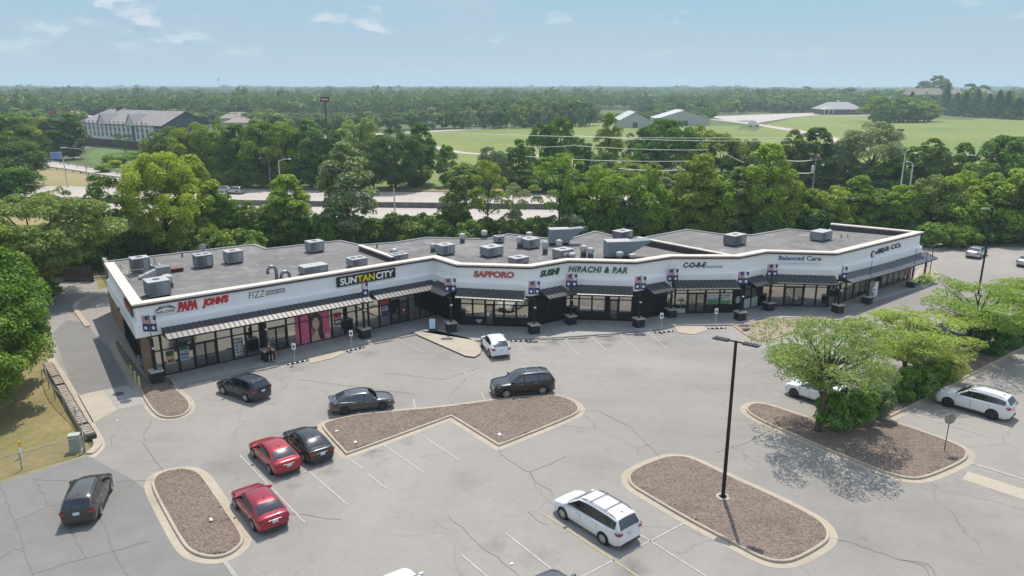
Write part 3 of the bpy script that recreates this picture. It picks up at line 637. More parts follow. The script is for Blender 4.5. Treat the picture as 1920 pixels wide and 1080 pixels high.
bays(SG[2], [(864, 'glass'), (886.7, 'glass'), (910, 'door'), (927, 'glass'), (945, 'glass'), (968, 'glass'), (None, 'end')], knee=1.1)
bays(SG[3], [(992, 'black'), (None, 'end')])
bays(SG[4], [(1060, 'glass'), (1085, 'glass'), (1109, 'glass'), (1134, 'black'), (1141, 'door'), (1159, 'glass'), (1184, 'end')], knee=1.1)
bays(SG[5], [(1184, 'black'), (None, 'end')])
bays(SG[6], [(1247, 'glass'), (1264, 'glass'), (1287, 'door'), (1321, 'glass'), (1347, 'glass'), (None, 'end')], knee=1.1)
bays(SG[7], [(1371.7, 'black'), (1392, 'glass'), (1406, 'glass'), (1420, 'black'), (None, 'end')], knee=1.3, kneemat=mat('frosted_panel', (.5, .56, .56), .5))
bays(SG[8], [(1423, 'glass'), (1443, 'glass'), (1468, 'door'), (1504, 'glass'), (1527, 'glass'), (None, 'end')])
bays(SG[9], [(1550, 'glass'), (1565, 'glass'), (1583, 'glass'), (1598, 'glass'), (1609, 'glass'), (1621.5, 'glass'), (1631, 'door'), (1648, 'glass'), (1650, 'glass'), (1662, 'glass'), (1672.6, 'glass'), (1683, 'glass'), (1694, 'glass'), (1700, 'brick'), (None, 'end')])
# left side wall: brick pier, dark windows, brick
def side_wall(sg, lst):
    HS = 3.9
    for x0, x1, k in lst:
        m = MB(); m.M = sg.M
        if k == 'brick': m.box(x0, x1, -.1, .25, 0, 5.4); m.build('brick_side_wall', BRICK, bld)
        else:
            nn = int((x1 - x0) / 1.1); m2 = MB(); m2.M = sg.M
            for j in range(nn + 1):
                xx = x0 + j * (x1 - x0) / nn; m2.box(xx - .05, xx + .05, -.1, .02, .3, HS)
            m2.box(x0, x1, -.09, .02, .2, .45); m2.box(x0, x1, -.09, .02, 2.3, 2.4); f = m2.build('window_frame', BLACK, bld)
            m.box(x0, x1, -.02, .0, .45, HS); m.build('pane', GLASS, f); m3 = MB(); m3.M = sg.M; m3.box(x0, x1, .02, .2, 0, 5.4); m3.build('interior_wall', MATS['interior_dark'], bld)
side_wall(side, [(0, 11.2, 'brick'), (11.2, side.L - 1.9, 'glass'), (side.L - 1.9, side.L + .12, 'brick')])
side_wall(sideR, [(0, sideR.L, 'brick')])
# awnings: standing seam metal on brackets
def awning(sg, x0, x1, out=2.2, am=None, label=None, m0=0.0, m1=0.0):
    d0, d1 = dz(sg.pt(x0).x), dz(sg.pt(x1).x); zt0, zt1 = 4.1 + d0, 4.1 + d1; zb0, zb1 = 3.52 + d0, 3.52 + d1
    a = MB(); a.M = sg.M; y0, y1 = -.63, -.63 - (out - .6)
    X0, X1 = x0 + m0, x1 + m1
    a.add([(x0, y0, zt0), (x1, y0, zt1), (X1, y1, zb1), (X0, y1, zb0), (x0, y0, zt0 - .05), (x1, y0, zt1 - .05), (X1, y1, zb1 - .05), (X0, y1, zb0 - .05)], [(0, 3, 2, 1), (4, 5, 6, 7), (0, 4, 7, 3), (1, 2, 6, 5)])
    n_ = max(2, int((x1 - x0) / .42))
    aw = a.build('awning', am or AWN, bld); s = MB(); s.M = sg.M
    for j in range(n_ + 1):
        t = j / n_; xa = x0 + (x1 - x0) * t; xb = X0 + (X1 - X0) * t; w_ = .02; za, zb = zt0 + (zt1 - zt0) * t, zb0 + (zb1 - zb0) * t
        s.add([(xa - w_, y0, za), (xa + w_, y0, za), (xb + w_, y1, zb), (xb - w_, y1, zb), (xa - w_, y0, za + .05), (xa + w_, y0, za + .05), (xb + w_, y1, zb + .05), (xb - w_, y1, zb + .05)], [(4, 7, 6, 5), (0, 3, 7, 4), (1, 5, 6, 2), (3, 2, 6, 7)])
    s.build('standing_seam', mat('awning_seam', (.03, .03, .033), .6) if am is None else am, aw)
    e = MB(); e.M = sg.M; e.add([(X0, y1 - .05, zb0 - .12), (X1, y1 - .05, zb1 - .12), (X1, y1 - .05, zb1), (X0, y1 - .05, zb0), (X0, y1 + .02, zb0 - .12), (X1, y1 + .02, zb1 - .12), (X1, y1 + .02, zb1), (X0, y1 + .02, zb0)], [(0, 1, 2, 3), (4, 7, 6, 5), (0, 4, 5, 1), (3, 2, 6, 7)])
    for xx, zt, zb in ((x0 + .05, zt0, zb0), (x1 - .05, zt1, zb1)): e.add([(xx - .04, y0, zt - .06), (xx + .04, y0, zt - .06), (xx + .04, y1, zb - .06), (xx - .04, y1, zb - .06), (xx - .04, y0, zb - .1), (xx + .04, y0, zb - .1)], [(0, 1, 2, 3), (0, 3, 4), (1, 5, 2)])
    e.build('awning_frame', BLACK, aw)
xs = SG[0].x
awning(SG[0], 1.3, xs(684) - .1); awning(SG[0], xs(684) + .35, SG[0].L - 1.0)
awning(SG[1], 1.3, SG[1].L + .35); 
awning(SG[2], -.1, SG[2].L - .4); awning(SG[3], .8, SG[3].L - 1.1, m0=.0); awning(SG[4], .35, SG[4].L - .1); awning(SG[5], .9, SG[5].L - 1.1)
awning(SG[6], .35, SG[6].L - .1); awning(SG[7], .9, SG[7].L - 1.0); awning(SG[8], .3, SG[8].L + .2); awning(SG[9], .6, SG[9].x(1642), am=AWN2); awning(SG[9], SG[9].x(1642) + .15, SG[9].L - 1.4, am=AWN2); awning(SG[9], SG[9].L - 1.2, SG[9].L + 1.8, am=AWN2)
# ------------------------------------------------------------ lettering
def textmesh(s, size, ext=.05, shear=0.0, bold=0.0, space=1.0, font_w=None):
    cu = bpy.data.curves.new('t', 'FONT'); cu.body = s; cu.size = size; cu.extrude = ext; cu.shear = shear; cu.offset = bold; cu.space_character = space
    cu.align_x = 'LEFT'; o = bpy.data.objects.new('t', cu); COL.objects.link(o)
    dg = bpy.context.evaluated_depsgraph_get(); me = bpy.data.meshes.new_from_object(o.evaluated_get(dg)); bpy.data.objects.remove(o)
    return me
def letters(name, s, sg, x0, x1, z, h, out, matl, parent=None, shear=0, bold=0.0, ext=.05, space=1.0):
    me = textmesh(s, 1.0, ext, shear, bold / h, space); xs_ = [v.co.x for v in me.vertices]; ys = [v.co.y for v in me.vertices]
    sx = (x1 - x0) / (max(xs_) - min(xs_)); sy = h / (max(ys) - min(ys)); mx_, my = min(xs_), min(ys)
    for v in me.vertices:
        q = sg.M @ Vector((x0 + (v.co.x - mx_) * sx, -out - v.co.z, z + (v.co.y - my) * sy)); v.co = q
    me.materials.clear(); me.materials.append(matl); o = bpy.data.objects.new(name, me); return link(o, parent)
def panel(name, sg, x0, x1, z0, z1, out, matl, parent=None, th=.04):
    m = MB(); m.M = sg.M; m.box(x0, x1, -out - th, -out, z0, z1); return m.build(name, matl, parent)
def shape(name, sg, pts, out, matl, parent=None, th=.03):     # outline in wall coords (x, z), extruded outwards
    n = len(pts); m = MB(); m.M = sg.M; b = len(m.v); pts = [(x, z * 1.16) for x, z in pts] if name in ('hair', 'shoulders', 'face') else pts
    m.add([(x, -out - th, z) for x, z in pts] + [(x, -out, z) for x, z in pts], [(i, (i + 1) % n, n + (i + 1) % n, n + i) for i in range(n)])
    for t in tessellate_polygon([[Vector((x, z, 0)) for x, z in pts]]): m.f.append(tuple(b + i for i in t))
    return m.build(name, matl, parent)
FO = .36
BLU = mat('sign_blue', (.03, .10, .25), .4); YEL = mat('sign_yellow', (.75, .62, .02), .4); SBLK = mat('sign_black', (.01, .01, .012), .4); PURP = mat('sign_maroon', (.10, .01, .03), .4)
s0 = SG[0]; X = lambda u, z=5.5: s0.x(u, z)
def sg_sign(name, label, sg, x, z, group=None):
    p = sg.M @ Vector((x, -FO, z)); return thing(name, label, 'sign', (0, 0, 0), group=group)
t = sg_sign('shop_sign', 'large red slanted channel letters reading PAPA JOHN\'S at the left end of the fascia', s0, 3, 5)
letters('lettering', "PAPA", s0, X(331), X(368), 5.5, .84, FO, RED, t, .28, .05, .08); letters('lettering', "JOHN'S", s0, X(377), X(427), 5.46, .82, FO, RED, t, .28, .05, .08)
t = sg_sign('logo_sign', 'white arched panel with maroon letters PAPA JOHNS left of the big red letters', s0, 2, 5)
a, b = X(289), X(328); c_ = (a + b) / 2; arc = [(a + (b - a) * i / 12, 5.86 + .2 * math.sin(math.pi * i / 12)) for i in range(13)]
shape('sign_border', s0, [(a - .05, 5.47)] + [(x, z + .07) for x, z in arc] + [(b + .05, 5.47)], FO, mat('sign_grey', (.12, .13, .15), .5), t, .05)
shape('sign_cap', s0, [(c_ - .75, 6.0), (c_ - .4, 6.24), (c_ + .4, 6.24), (c_ + .75, 6.0)], FO, MATS['sign_grey'], t, .05); letters('lettering', 'PIZZA', s0, c_ - .28, c_ + .28, 6.12, .09, FO + .05, WHITE, t, 0, .002, .01)
shape('sign_face', s0, [(a, 5.5)] + arc + [(b, 5.5)], FO + .05, WHITE, t, .02); letters('lettering', 'PAPA JOHNS', s0, a + .1, b - .1, 5.56, .32, FO + .07, PURP, t, 0, .006, .01)
t = sg_sign('shop_sign', 'thin grey sign FIZZ with a small bar FACIAL BAR on the white fascia', s0, 8, 5)
GR = mat('sign_charcoal', (.07, .07, .08), .4); letters('lettering', "FIZZ", s0, X(464), X(494), 5.56, .58, FO, GR, t, .1, -.008, .04)
panel('sign_bar', s0, X(496), X(532), 5.62, 6.02, FO, mat('sign_midgrey', (.22, .22, .24), .5), t, .03); letters('lettering', "FACIAL BAR", s0, X(497), X(531), 5.71, .22, FO + .03, WHITE, t, 0, .003, .01)
t = sg_sign('box_sign', 'black box sign with white and yellow letters SUNTANCITY', s0, 17, 5)
a, b = X(627.5), X(736.5); panel('sign_box', s0, a, b, 5.22, 6.16, FO, SBLK, t, .16); w_ = (b - a)
LT = mat('sign_white_face', (.85, .86, .86), .4)
letters('lettering', 'SUN', s0, a + .05 * w_, a + .325 * w_, 5.36, .66, FO + .16, LT, t, .05, .02, .02); letters('lettering', 'TAN', s0, a + .335 * w_, a + .635 * w_, 5.36, .66, FO + .16, YEL, t, .05, .02, .02); letters('lettering', 'CITY', s0, a + .655 * w_, a + .965 * w_, 5.36, .66, FO + .16, LT, t, .05, .02, .02)
s2 = SG[2]; t = sg_sign('shop_sign', 'red brush style letters SAPPORO with dark outline on the fascia', s2, 3, 5)
letters('lettering', 'SAPPORO', s2, s2.x(889, 5.4), s2.x(965, 5.4), 5.29, .66, FO, mat('sign_dark_red', (.28, .02, .03), .5), t, .12, .034, .05); letters('lettering', 'SAPPORO', s2, s2.x(889.5, 5.4), s2.x(964.5, 5.4), 5.32, .60, FO + .05, mat('sign_salmon', (.62, .22, .20), .5), t, .12, -.012, .01)
s3 = SG[3]; t = sg_sign('shop_sign', 'dark green brush letters SUSHI on the angled fascia', s3, 2, 5); letters('lettering', 'SUSHI', s3, s3.x(1008, 5.4), s3.x(1045, 5.4), 5.27, .66, FO, GREENS, t, .3, .035, .08)
s4 = SG[4]; t = sg_sign('shop_sign', 'dark green brush letters HIBACHI & BAR on the fascia', s4, 2, 5); letters('lettering', 'HIBACHI & BAR', s4, s4.x(1066, 5.4), s4.x(1176, 5.4), 5.31, .66, FO, GREENS, t, .22, .018, .08, 1.12)
s6 = SG[6]; t = sg_sign('shop_sign', 'navy slanted spaced letters C-O-R-E beside a thin outlined bar', s6, 2, 5)
NAV = mat('sign_navy', (.012, .022, .06), .4); letters('lettering', 'C-O-R-E', s6, s6.x(1279, 5.3), s6.x(1322, 5.3), 5.28, .58, FO, NAV, t, .3, .022, .06)
a, b = s6.x(1322, 5.1), s6.x(1352, 5.1); panel('sign_bar', s6, a, b, 5.24, 5.44, FO, NAV, t, .03); panel('sign_face', s6, a + .04, b - .04, 5.27, 5.41, FO + .03, mat('sign_pale_grey', (.5, .52, .54), .5), t, .01)
s8 = SG[8]; t = sg_sign('shop_sign', 'blue letters Balanced Care above a white rounded name plate', s8, 2, 5)
a, b = s8.x(1458, 5.4), s8.x(1537, 5.4); letters('lettering', 'Balanced Care', s8, a, b, 5.44, .5, FO, BLU, t, 0, .006, .06); r_ = .16
shape('name_plate', s8, [(a + r_ * (1 - math.sin(i * math.pi / 8)) , 4.98 + r_ * (1 - math.cos(i * math.pi / 8))) for i in range(9)] + [(b - r_ * (1 - math.sin(i * math.pi / 8)), 4.98 + r_ * (1 + math.cos(i * math.pi / 8))) for i in range(9)], FO, WHITE, t, .1)
letters('lettering', 'Primary Health & Wellness Center', s8, a + .3, b - .35, 5.07, .14, FO + .1, MATS['sign_midgrey'], t, 0, 0, .004)
s9 = SG[9]; t = sg_sign('shop_sign', 'black letters with a white flower logo on the right end of the fascia', s9, 9, 5)
a, b = s9.x(1628, 5.3), s9.x(1684, 5.3); w_ = b - a
m = MB(); m.M = s9.M; m.lathe([(0, -FO - .08), (.42, -FO - .08), (.42, -FO)], (a + .35, 0, 5.0), 20, 'y'); m.build('logo_disc', SBLK, t)
m = MB(); m.M = s9.M
for k in range(5): th = 2 * math.pi * k / 5 + .3; m.lathe([(0, -FO - .11), (.13, -FO - .11), (.13, -FO - .08)], (a + .42 + .19 * math.cos(th), 0, 5.0 + .19 * math.sin(th)), 12, 'y')
m.build('flower_logo', WHITE, t)
letters('lettering', 'THE', s9, a + .9, a + 1.45, 4.92, .32, FO, SBLK, t, 0, .0, .05); letters('lettering', 'NAILS', s9, a + 1.55, a + 3.2, 4.85, .62, FO, SBLK, t, .05, .022, .06); letters('lettering', '& CO.', s9, a + 3.35, b, 4.92, .58, FO, SBLK, t, .05, .022, .06)
# sign on the left side wall: red letters on a dark green board
ss = side; L_ = side.L
t = thing('side_sign', 'dark green board with red letters on the left side fascia', 'sign')
a, b = L_ - 5.6, L_ - 1.0
shape('sign_board', ss, [(a, 5.4), (a + .1, 5.95), (a + .7, 6.15), (b - .7, 6.15), (b - .1, 5.95), (b, 5.4), (b - .5, 5.28), (a + .5, 5.28)], FO, mat('board_green', (.02, .06, .045), .5), t, .12)
letters('lettering', "PAPA JOHN'S", ss, a + .5, b - .5, 5.4, .6, FO + .12, RED, t, .2, .05, .05)
def wall_lamp(name, label, sg, x, z):
    t = thing(name, label, 'wall lamp'); m = MB(); m.M = sg.M; m.add([(x - .2, -.62, z), (x + .2, -.62, z), (x + .2, -.95, z), (x - .2, -.95, z), (x - .12, -.62, z + .3), (x + .12, -.62, z + .3)], [(0, 1, 2, 3), (0, 4, 5, 1), (3, 2, 5, 4), (0, 3, 4), (1, 5, 2)]); m.build('lamp_hood', DARKG, t)
    m = MB(); m.M = sg.M; m.box(x - .15, x + .15, -.9, -.68, z - .03, z - .005); m.build('lens', WHITE, t)
wall_lamp('wall_lamp', 'black wedge shaped wall lamp low on the left side fascia', side, L_ - 8.5, 4.1)
# posters and window graphics ------------------------------------------------
def poster(label, sg, u0, u1, z0, z1, base, extra=(), cat='poster', name='window_poster', x01=None):
    t = thing(name, label, cat); a, b = (sg.x(u0), sg.x(u1)) if x01 is None else x01
    panel('sheet', sg, a, b, z0, z1, .03, base, t, .015)
    for (nm, fx0, fx1, fz0, fz1, mt, txt) in extra:
        xa, xb = a + (b - a) * fx0, a + (b - a) * fx1; za, zb = z0 + (z1 - z0) * fz0, z0 + (z1 - z0) * fz1
        if txt: letters(nm, txt, sg, xa, xb, za, zb - za, .045, mt, t, 0, .004, .003)
        else: panel(nm, sg, xa, xb, za, zb, .045, mt, t, .004)
    return t
PK = mat('poster_pink', (.62, .12, .28), .6, noise=(2.2, (.52, .06, .10), 3, .35, .65)); FOOD = mat('poster_food', (.42, .20, .10), .6, noise=(5, (.55, .40, .26), 4, .4, .6)); LIME = mat('poster_lime', (.30, .48, .05), .6)
PGREY = mat('poster_grey', (.42, .44, .45), .6); PRED = mat('poster_red', (.45, .03, .04), .6); PDK = mat('poster_dark', (.03, .035, .04), .6)
poster('food poster with a green pepper over red sauce in the leftmost shop window', s0, 315, 331, 1.1, 2.3, mat('poster_frame', (.55, .50, .42), .6), [('dark_top', .06, .94, .55, .95, PDK, None), ('pepper', .25, .8, .5, .88, LIME, None), ('food', .06, .94, .05, .5, FOOD, None), ('sauce', .2, .85, .1, .3, PRED, None)])
poster('black and white NOW HIRING poster beside the left entrance door', s0, 341, 358.5, 1.15, 2.4, PGREY, [('dark_top', .06, .94, .72, .95, mat('poster_green', (.02, .07, .05), .6), None), ('lettering', .15, .85, .8, .88, WHITE, 'BETTER'), ('lettering', .1, .9, .5, .66, PDK, 'JOBS'), ('band', .08, .92, .36, .48, PDK, None), ('lettering', .12, .88, .38, .46, WHITE, 'NOW HIRING'), ('blue_foot', .1, .9, .06, .28, mat('poster_blue', (.12, .20, .42), .6), None)])
poster('white lettered window decal reading FUEL PUSH JUST PERFECT', s0, 440, 458, .4, 2.1, mat('decal_backing', (.10, .12, .12), .3), [('lettering', .1, .9, .82, .92, WHITE, 'EAT'), ('lettering', .1, .9, .6, .74, WHITE, 'FUEL'), ('lettering', .1, .9, .42, .56, WHITE, 'PUSH'), ('lettering', .1, .9, .24, .38, WHITE, 'JUST'), ('lettering', .1, .9, .06, .2, WHITE, 'PERFECT')], 'window decal', 'window_decal')
# mural: pink brick pattern with a dark haired woman without facial detail
a, b = s0.x(556), s0.x(620); t = thing('window_mural', 'pink brick pattern window mural of a dark haired woman', 'mural')
panel('sheet', s0, a, b, .22, 3.78, .03, PK, t, .01)
m = MB(); m.M = s0.M
for r in range(16):
    z = .3 + r * .22; m.box(a, b, -.045, -.04, z, z + .018)
    for k in range(int((b - a) / .45)): x = a + .1 + k * .45 + (r % 2) * .22; m.box(x, x + .015, -.045, -.04, z, z + .22)
m.build('brick_lines', mat('mural_line', (.68, .25, .36), .6), t)
c_ = a + .60 * (b - a); MS_ = 1.16; SK = mat('mural_skin', (.52, .36, .26), .6); HR = mat('mural_hair', (.03, .02, .022), .5)
E_ = lambda cx, cz, rx, rz, n=20: [(cx + rx * math.cos(2 * math.pi * i / n), cz + rz * math.sin(2 * math.pi * i / n)) for i in range(n)]
shape('hair', s0, [(c_ - .62, 1.45), (c_ - .68, 1.9), (c_ - .5, 2.4), (c_ - .1, 2.62), (c_ + .35, 2.5), (c_ + .62, 2.1), (c_ + .68, 1.5), (c_ + .62, .9), (c_ + .8, .3), (c_ + .25, .25), (c_ + .05, .7), (c_ - .35, 1.2)], .048, HR, t, .004)
shape('shoulders', s0, [(c_ - .85, .24), (c_ - .6, .62), (c_ - .2, .85), (c_ - .15, 1.1), (c_ + .15, 1.1), (c_ + .18, .7), (c_ + .35, .24)], .054, SK, t, .004); shape('face', s0, E_(c_ - .05, 1.68, .36, .52), .06, SK, t, .004)
shape('shoulders', s0, [(c_ + .85, .24), (c_ + .82, .6), (c_ + 1.1, .8), (c_ + 1.35, .5), (c_ + 1.4, .24)], .054, SK, t, .004)
poster('black and red poster reading $5 VISITS left of a pillar', s0, 628, 641, 1.35, 2.6, PDK, [('red_top', 0, 1, .55, 1, PRED, None), ('lettering', .12, .88, .45, .8, LT, '$5'), ('lettering', .08, .92, .15, .35, LT, 'VISITS')])
poster('tall purple poster priced $19.99 beside the tanning salon door', s0, 716, 730, 1.2, 2.9, mat('poster_purple', (.06, .03, .12), .5), [('red_top', 0, 1, .72, 1, PRED, None), ('lettering', .1, .9, .34, .48, LT, '$19.99'), ('lettering', .15, .85, .55, .62, LT, 'MONTHLY')])
poster('small red notice on the tanning salon glass', s0, 755, 759.5, 1.25, 1.75, RED, [('white_centre', .2, .8, .3, .6, LT, None)], 'notice', 'window_notice')
poster('small green light sign high in the glass under the awning', s2, 921, 928, 2.9, 3.2, mat('sign_glow_green', (.05, .45, .12), .5, emit=((.05, .8, .2), 1.2)), [('lettering', .1, .9, .2, .8, LT, 'OPEN')], 'window sign', 'window_sign')
poster('white lettering decal on the black panel under the window', s2, 892, 905, .4, .8, MATS['black_panel'], [('stroke', .05, .9, .6, .7, LT, None), ('stroke', .1, .95, .8, .9, LT, None), ('stroke', .2, .8, .3, .4, LT, None), ('stroke', .3, .7, .1, .2, LT, None)], 'window decal', 'window_decal')
poster('PAIN FREE banner, white top and green foot, in a shop window', s6, 1324, 1368, 1.15, 2.3, mat('banner_pale', (.55, .60, .60), .6), [('green_foot', 0, 1, 0, .36, mat('banner_green', (.08, .25, .10), .6), None), ('band', 0, .6, .38, .5, mat('banner_teal', (.05, .25, .28), .6), None), ('lettering', .48, .97, .72, .92, NAV, 'PAIN FREE'), ('lettering', .4, .97, .5, .66, NAV, 'CHIROPRACTIC')], 'banner', 'window_banner')
poster('round white emblem on the dark wall beside a pillar', SG[7], 1376, 1386, .9, 2.0, MATS['black_panel'], [], 'emblem', 'wall_emblem')
m = MB(); m.M = SG[7].M; xx = (SG[7].x(1376) + SG[7].x(1386)) / 2
for r0, r1 in ((.36, .27), (.16, .08)): m.lathe([(r0, -.06), (r1, -.06)], (xx, 0, 1.45), 20, 'y')
m.build('ring', WHITE, [o for o in bpy.data.objects if o.name.startswith('wall_emblem')][0])
# palm decal
t = thing('palm_decal', 'green palm tree decal on the glass beside a pillar', 'window decal'); GP = mat('decal_green', (.05, .22, .07), .6)
for u in (1252, 1275):
    x_ = s6.x(u); shape('palm_trunk', s6, [(x_ - .06, .4), (x_ + .04, .4), (x_ + .1, 1.5), (x_ + .02, 1.5)], .04, GP, t, .004)
    for k in range(6):
        th = k * math.pi / 5 - .1; d = (math.cos(th) * .6, math.sin(th) * .35)
        shape('palm_frond', s6, [(x_ + .05, 1.5), (x_ + .05 + d[0] * .5 - .03, 1.62 + d[1]), (x_ + .05 + d[0], 1.4 + d[1] * .9), (x_ + .05 + d[0] * .5 + .03, 1.48 + d[1])], .045, GP, t, .004)
m = MB(); m.M = s6.M; m.box(s6.x(1248), s6.x(1284), -.06, -.035, .2, .72); m.build('white_panel', MATS['frosted_panel'], bld)
for (u0, u1, k, lb) in ((1598, 1608, 0, 'food photo window panel left of the white cabinet'), (1609.5, 1620.5, 1, 'food photo window panel showing a full plate, left of the shop door'), (1650.5, 1660.5, 2, 'first food photo panel right of the white cabinet'), (1662.5, 1671.5, 3, 'brown food photo panel, second right of the white cabinet'), (1673.5, 1682, 4, 'dark and cream food photo panel, middle of the right end windows'), (1684, 1693, 5, 'pale green food photo panel near the right corner'), (1694.5, 1699.5, 6, 'orange food photo panel, last before the corner pier')):
    ex = [('food', .15, .9, .35 + .1 * (k % 3), .75, mat('food_%d' % (k % 3), ((.40, .18, .06), (.16, .08, .05), (.20, .24, .10))[k % 3], .6, noise=(4, ((.55, .35, .2), (.45, .35, .25), (.45, .42, .3))[k % 3], 4, .4, .6)), None)]
    poster(lb, s9, u0, u1, .7, 2.9, mat('photo_cream_%d' % (k % 2), ((.36, .33, .24), (.27, .27, .21))[k % 2], .6, noise=(3, (.17, .16, .13), 4, .4, .65)), ex, 'window photo')
for u, z, lb in ((1474, 2.05, 'topmost small white notice on the clinic double door'), (1478, 1.65, 'larger white notice on the left leaf of the clinic door'), (1483, 1.4, 'white notice near the meeting line of the clinic door'), (1491, 1.2, 'lone white notice on the right leaf of the clinic door')):
    x_ = s8.x(u); poster(lb, s8, 0, 0, z - .25, z + .05, WHITE, [], 'notice', 'window_notice', (x_ - .12, x_ + .12))
x_ = s2.x(915); poster('white notice on the brown restaurant door', s2, 0, 0, 1.2, 1.6, WHITE, [], 'notice', 'window_notice', (x_ - .1, x_ + .15))

# ------------------------------------------------------------ columns with planter-like bases, flag banners
STONE = mat('stone_cap', (.48, .45, .38), .85, noise=(3, (.38, .35, .3), 5, .35, .65)); BBASE = mat('black_block', (.014, .014, .016), .7)
FR_ = mat('flag_red_stripe', (.45, .10, .15), .7); FW = mat('flag_white_stripe', (.62, .60, .62), .7); FB = mat('flag_blue', (.02, .025, .12), .7); FS = mat('flag_seal', (.65, .68, .72), .6)
cols = [(295, 716, 2, 1, 'leftmost, before the brick corner'), (503, 675, 0, 1, 'with a person sitting on its base'), (684, 633, 1, 1, 'under the SUNTANCITY sign'), (846, 621, 2, 1, 'by the sandwich board'), (1001, 624, 2, 1, 'left below the SUSHI sign'), (1070, 607, 2, 1, 'at the inner corner left of HIBACHI'), (1197, 612, 2, 1, 'right of the hibachi windows'), (1257, 594, 2, 1, 'in front of the palm decal'), (1387, 599, 2, 1, 'beside the round emblem'), (1441, 581, 2, 1, 'left of the clinic door'), (1570, 585, 1, 1, 'right of the clinic windows'), (1625, 568, 0, 1, 'left of the white cabinet'), (1708, 538, 0, 1, 'by the corner pier'), (1731, 530, 0, 1, 'free standing at the far right corner')]
angf = math.atan2(SG[0].d.y, SG[0].d.x)
colproto = None; bann = []
for (u, v, nb, hasbase, where) in cols:
    p = P(u, v, .15)
    if colproto is None:
        c = thing('awning_column', '', 'column'); colproto = c
        MB().bbox(-.46, .46, -.46, .46, 0, .86, .02).build('column_base', BBASE, c); m = MB().bbox(-.52, .52, -.52, .52, .86, .96, .03); m.build('stone_cap', STONE, c)
        MB().box(-.09, .09, -.09, .09, .96, 3.35).build('post', BLACK, c)
        m = MB(); m.lathe([(.0, 2.62), (.13, 2.62), (.13, 2.70), (.0, 2.70)], (0, -.2, 0), 12); m.box(-.03, .03, -.2, 0, 2.64, 2.7); m.build('post_lamp', WHITE, c)
        MB().box(-.06, .06, 0, 2.0, 3.12, 3.24).build('tie_beam', BLACK, c)
    else: c = copy_tree(colproto)
    c['label'] = 'black square awning column on a stone capped block base, ' + where; c['category'] = 'column'; c['group'] = 'black awning columns along the shop fronts'
    c.location = (p.x, p.y, .15 + dz(p.x) * .0); c.scale = (1, 1, 1 + dz(p.x) / 3.35); c.rotation_euler = (0, 0, angf if u < 800 or u > 1600 else angf - .3)
    if nb or u > 1600:
        t = thing('flag_banner' if nb else 'banner_pole', ('pair of flag banners' if nb == 2 else 'single flag banner' if nb == 1 else 'bare thin banner pole') + ' above the awning column ' + where, 'banner' if nb else 'pole', (p.x, p.y, 3.6 + dz(p.x)), -.05 if nb == 2 else 0, 'flag banners above the awning columns' if nb else 'bare banner poles at the right end')
        MB().tube([(0, 0, -.2), (0, 0, 1.95)], .028, 6).build('pole', BLACK, t)
        for sgn in ((-1, 1) if nb == 2 else (1,) if nb == 1 else ()):
            x0, x1 = (.04, .56) if sgn > 0 else (-.56, -.04)
            yj = .1 * sgn
            def bq(m, xa, xb, za, zb, off=0.0):   # banner cloth hangs slightly askew
                f = lambda x: yj * abs(x) + .02 * math.sin(x * 7)
                m.add([(xa, f(xa) - off, za), (xb, f(xb) - off, za), (xb, f(xb) - off, zb), (xa, f(xa) - off, zb)], [(0, 1, 2, 3)])
            m = MB(); bq(m, x0, x1, .5, 1.8); b_ = m.build('banner', FW, t)
            m = MB()
            for k in range(5): xx = x0 + (x1 - x0) * (k * 2 + .5) / 10; bq(m, xx, xx + (x1 - x0) * .09, 1.15, 1.8, .012)
            m.build('stripes', FR_, b_)
            m = MB(); xx = x0 + (x1 - x0) * .5; bq(m, xx, x1, 1.48, 1.8, .02); m.build('canton', FB, b_); m = MB(); bq(m, x0, x1, .5, 1.15, .016); m.build('blue_field', FB, b_)
            m = MB(); cx = (x0 + x1) / 2; m.add([(cx, yj * abs(cx) - .06, .82)] + [(cx + .14 * math.cos(k * math.pi / 6), yj * abs(cx) - .06, .82 + .15 * math.sin(k * math.pi / 6)) for k in range(12)], [(0, 1 + k, 1 + (k + 1) % 12) for k in range(12)]); m.build('seal', FS, b_)
            MB().tube([(0, 0, 1.82), (x1 if sgn > 0 else x0, yj * .56, 1.82)], .014, 5).build('bracket', BLACK, t)
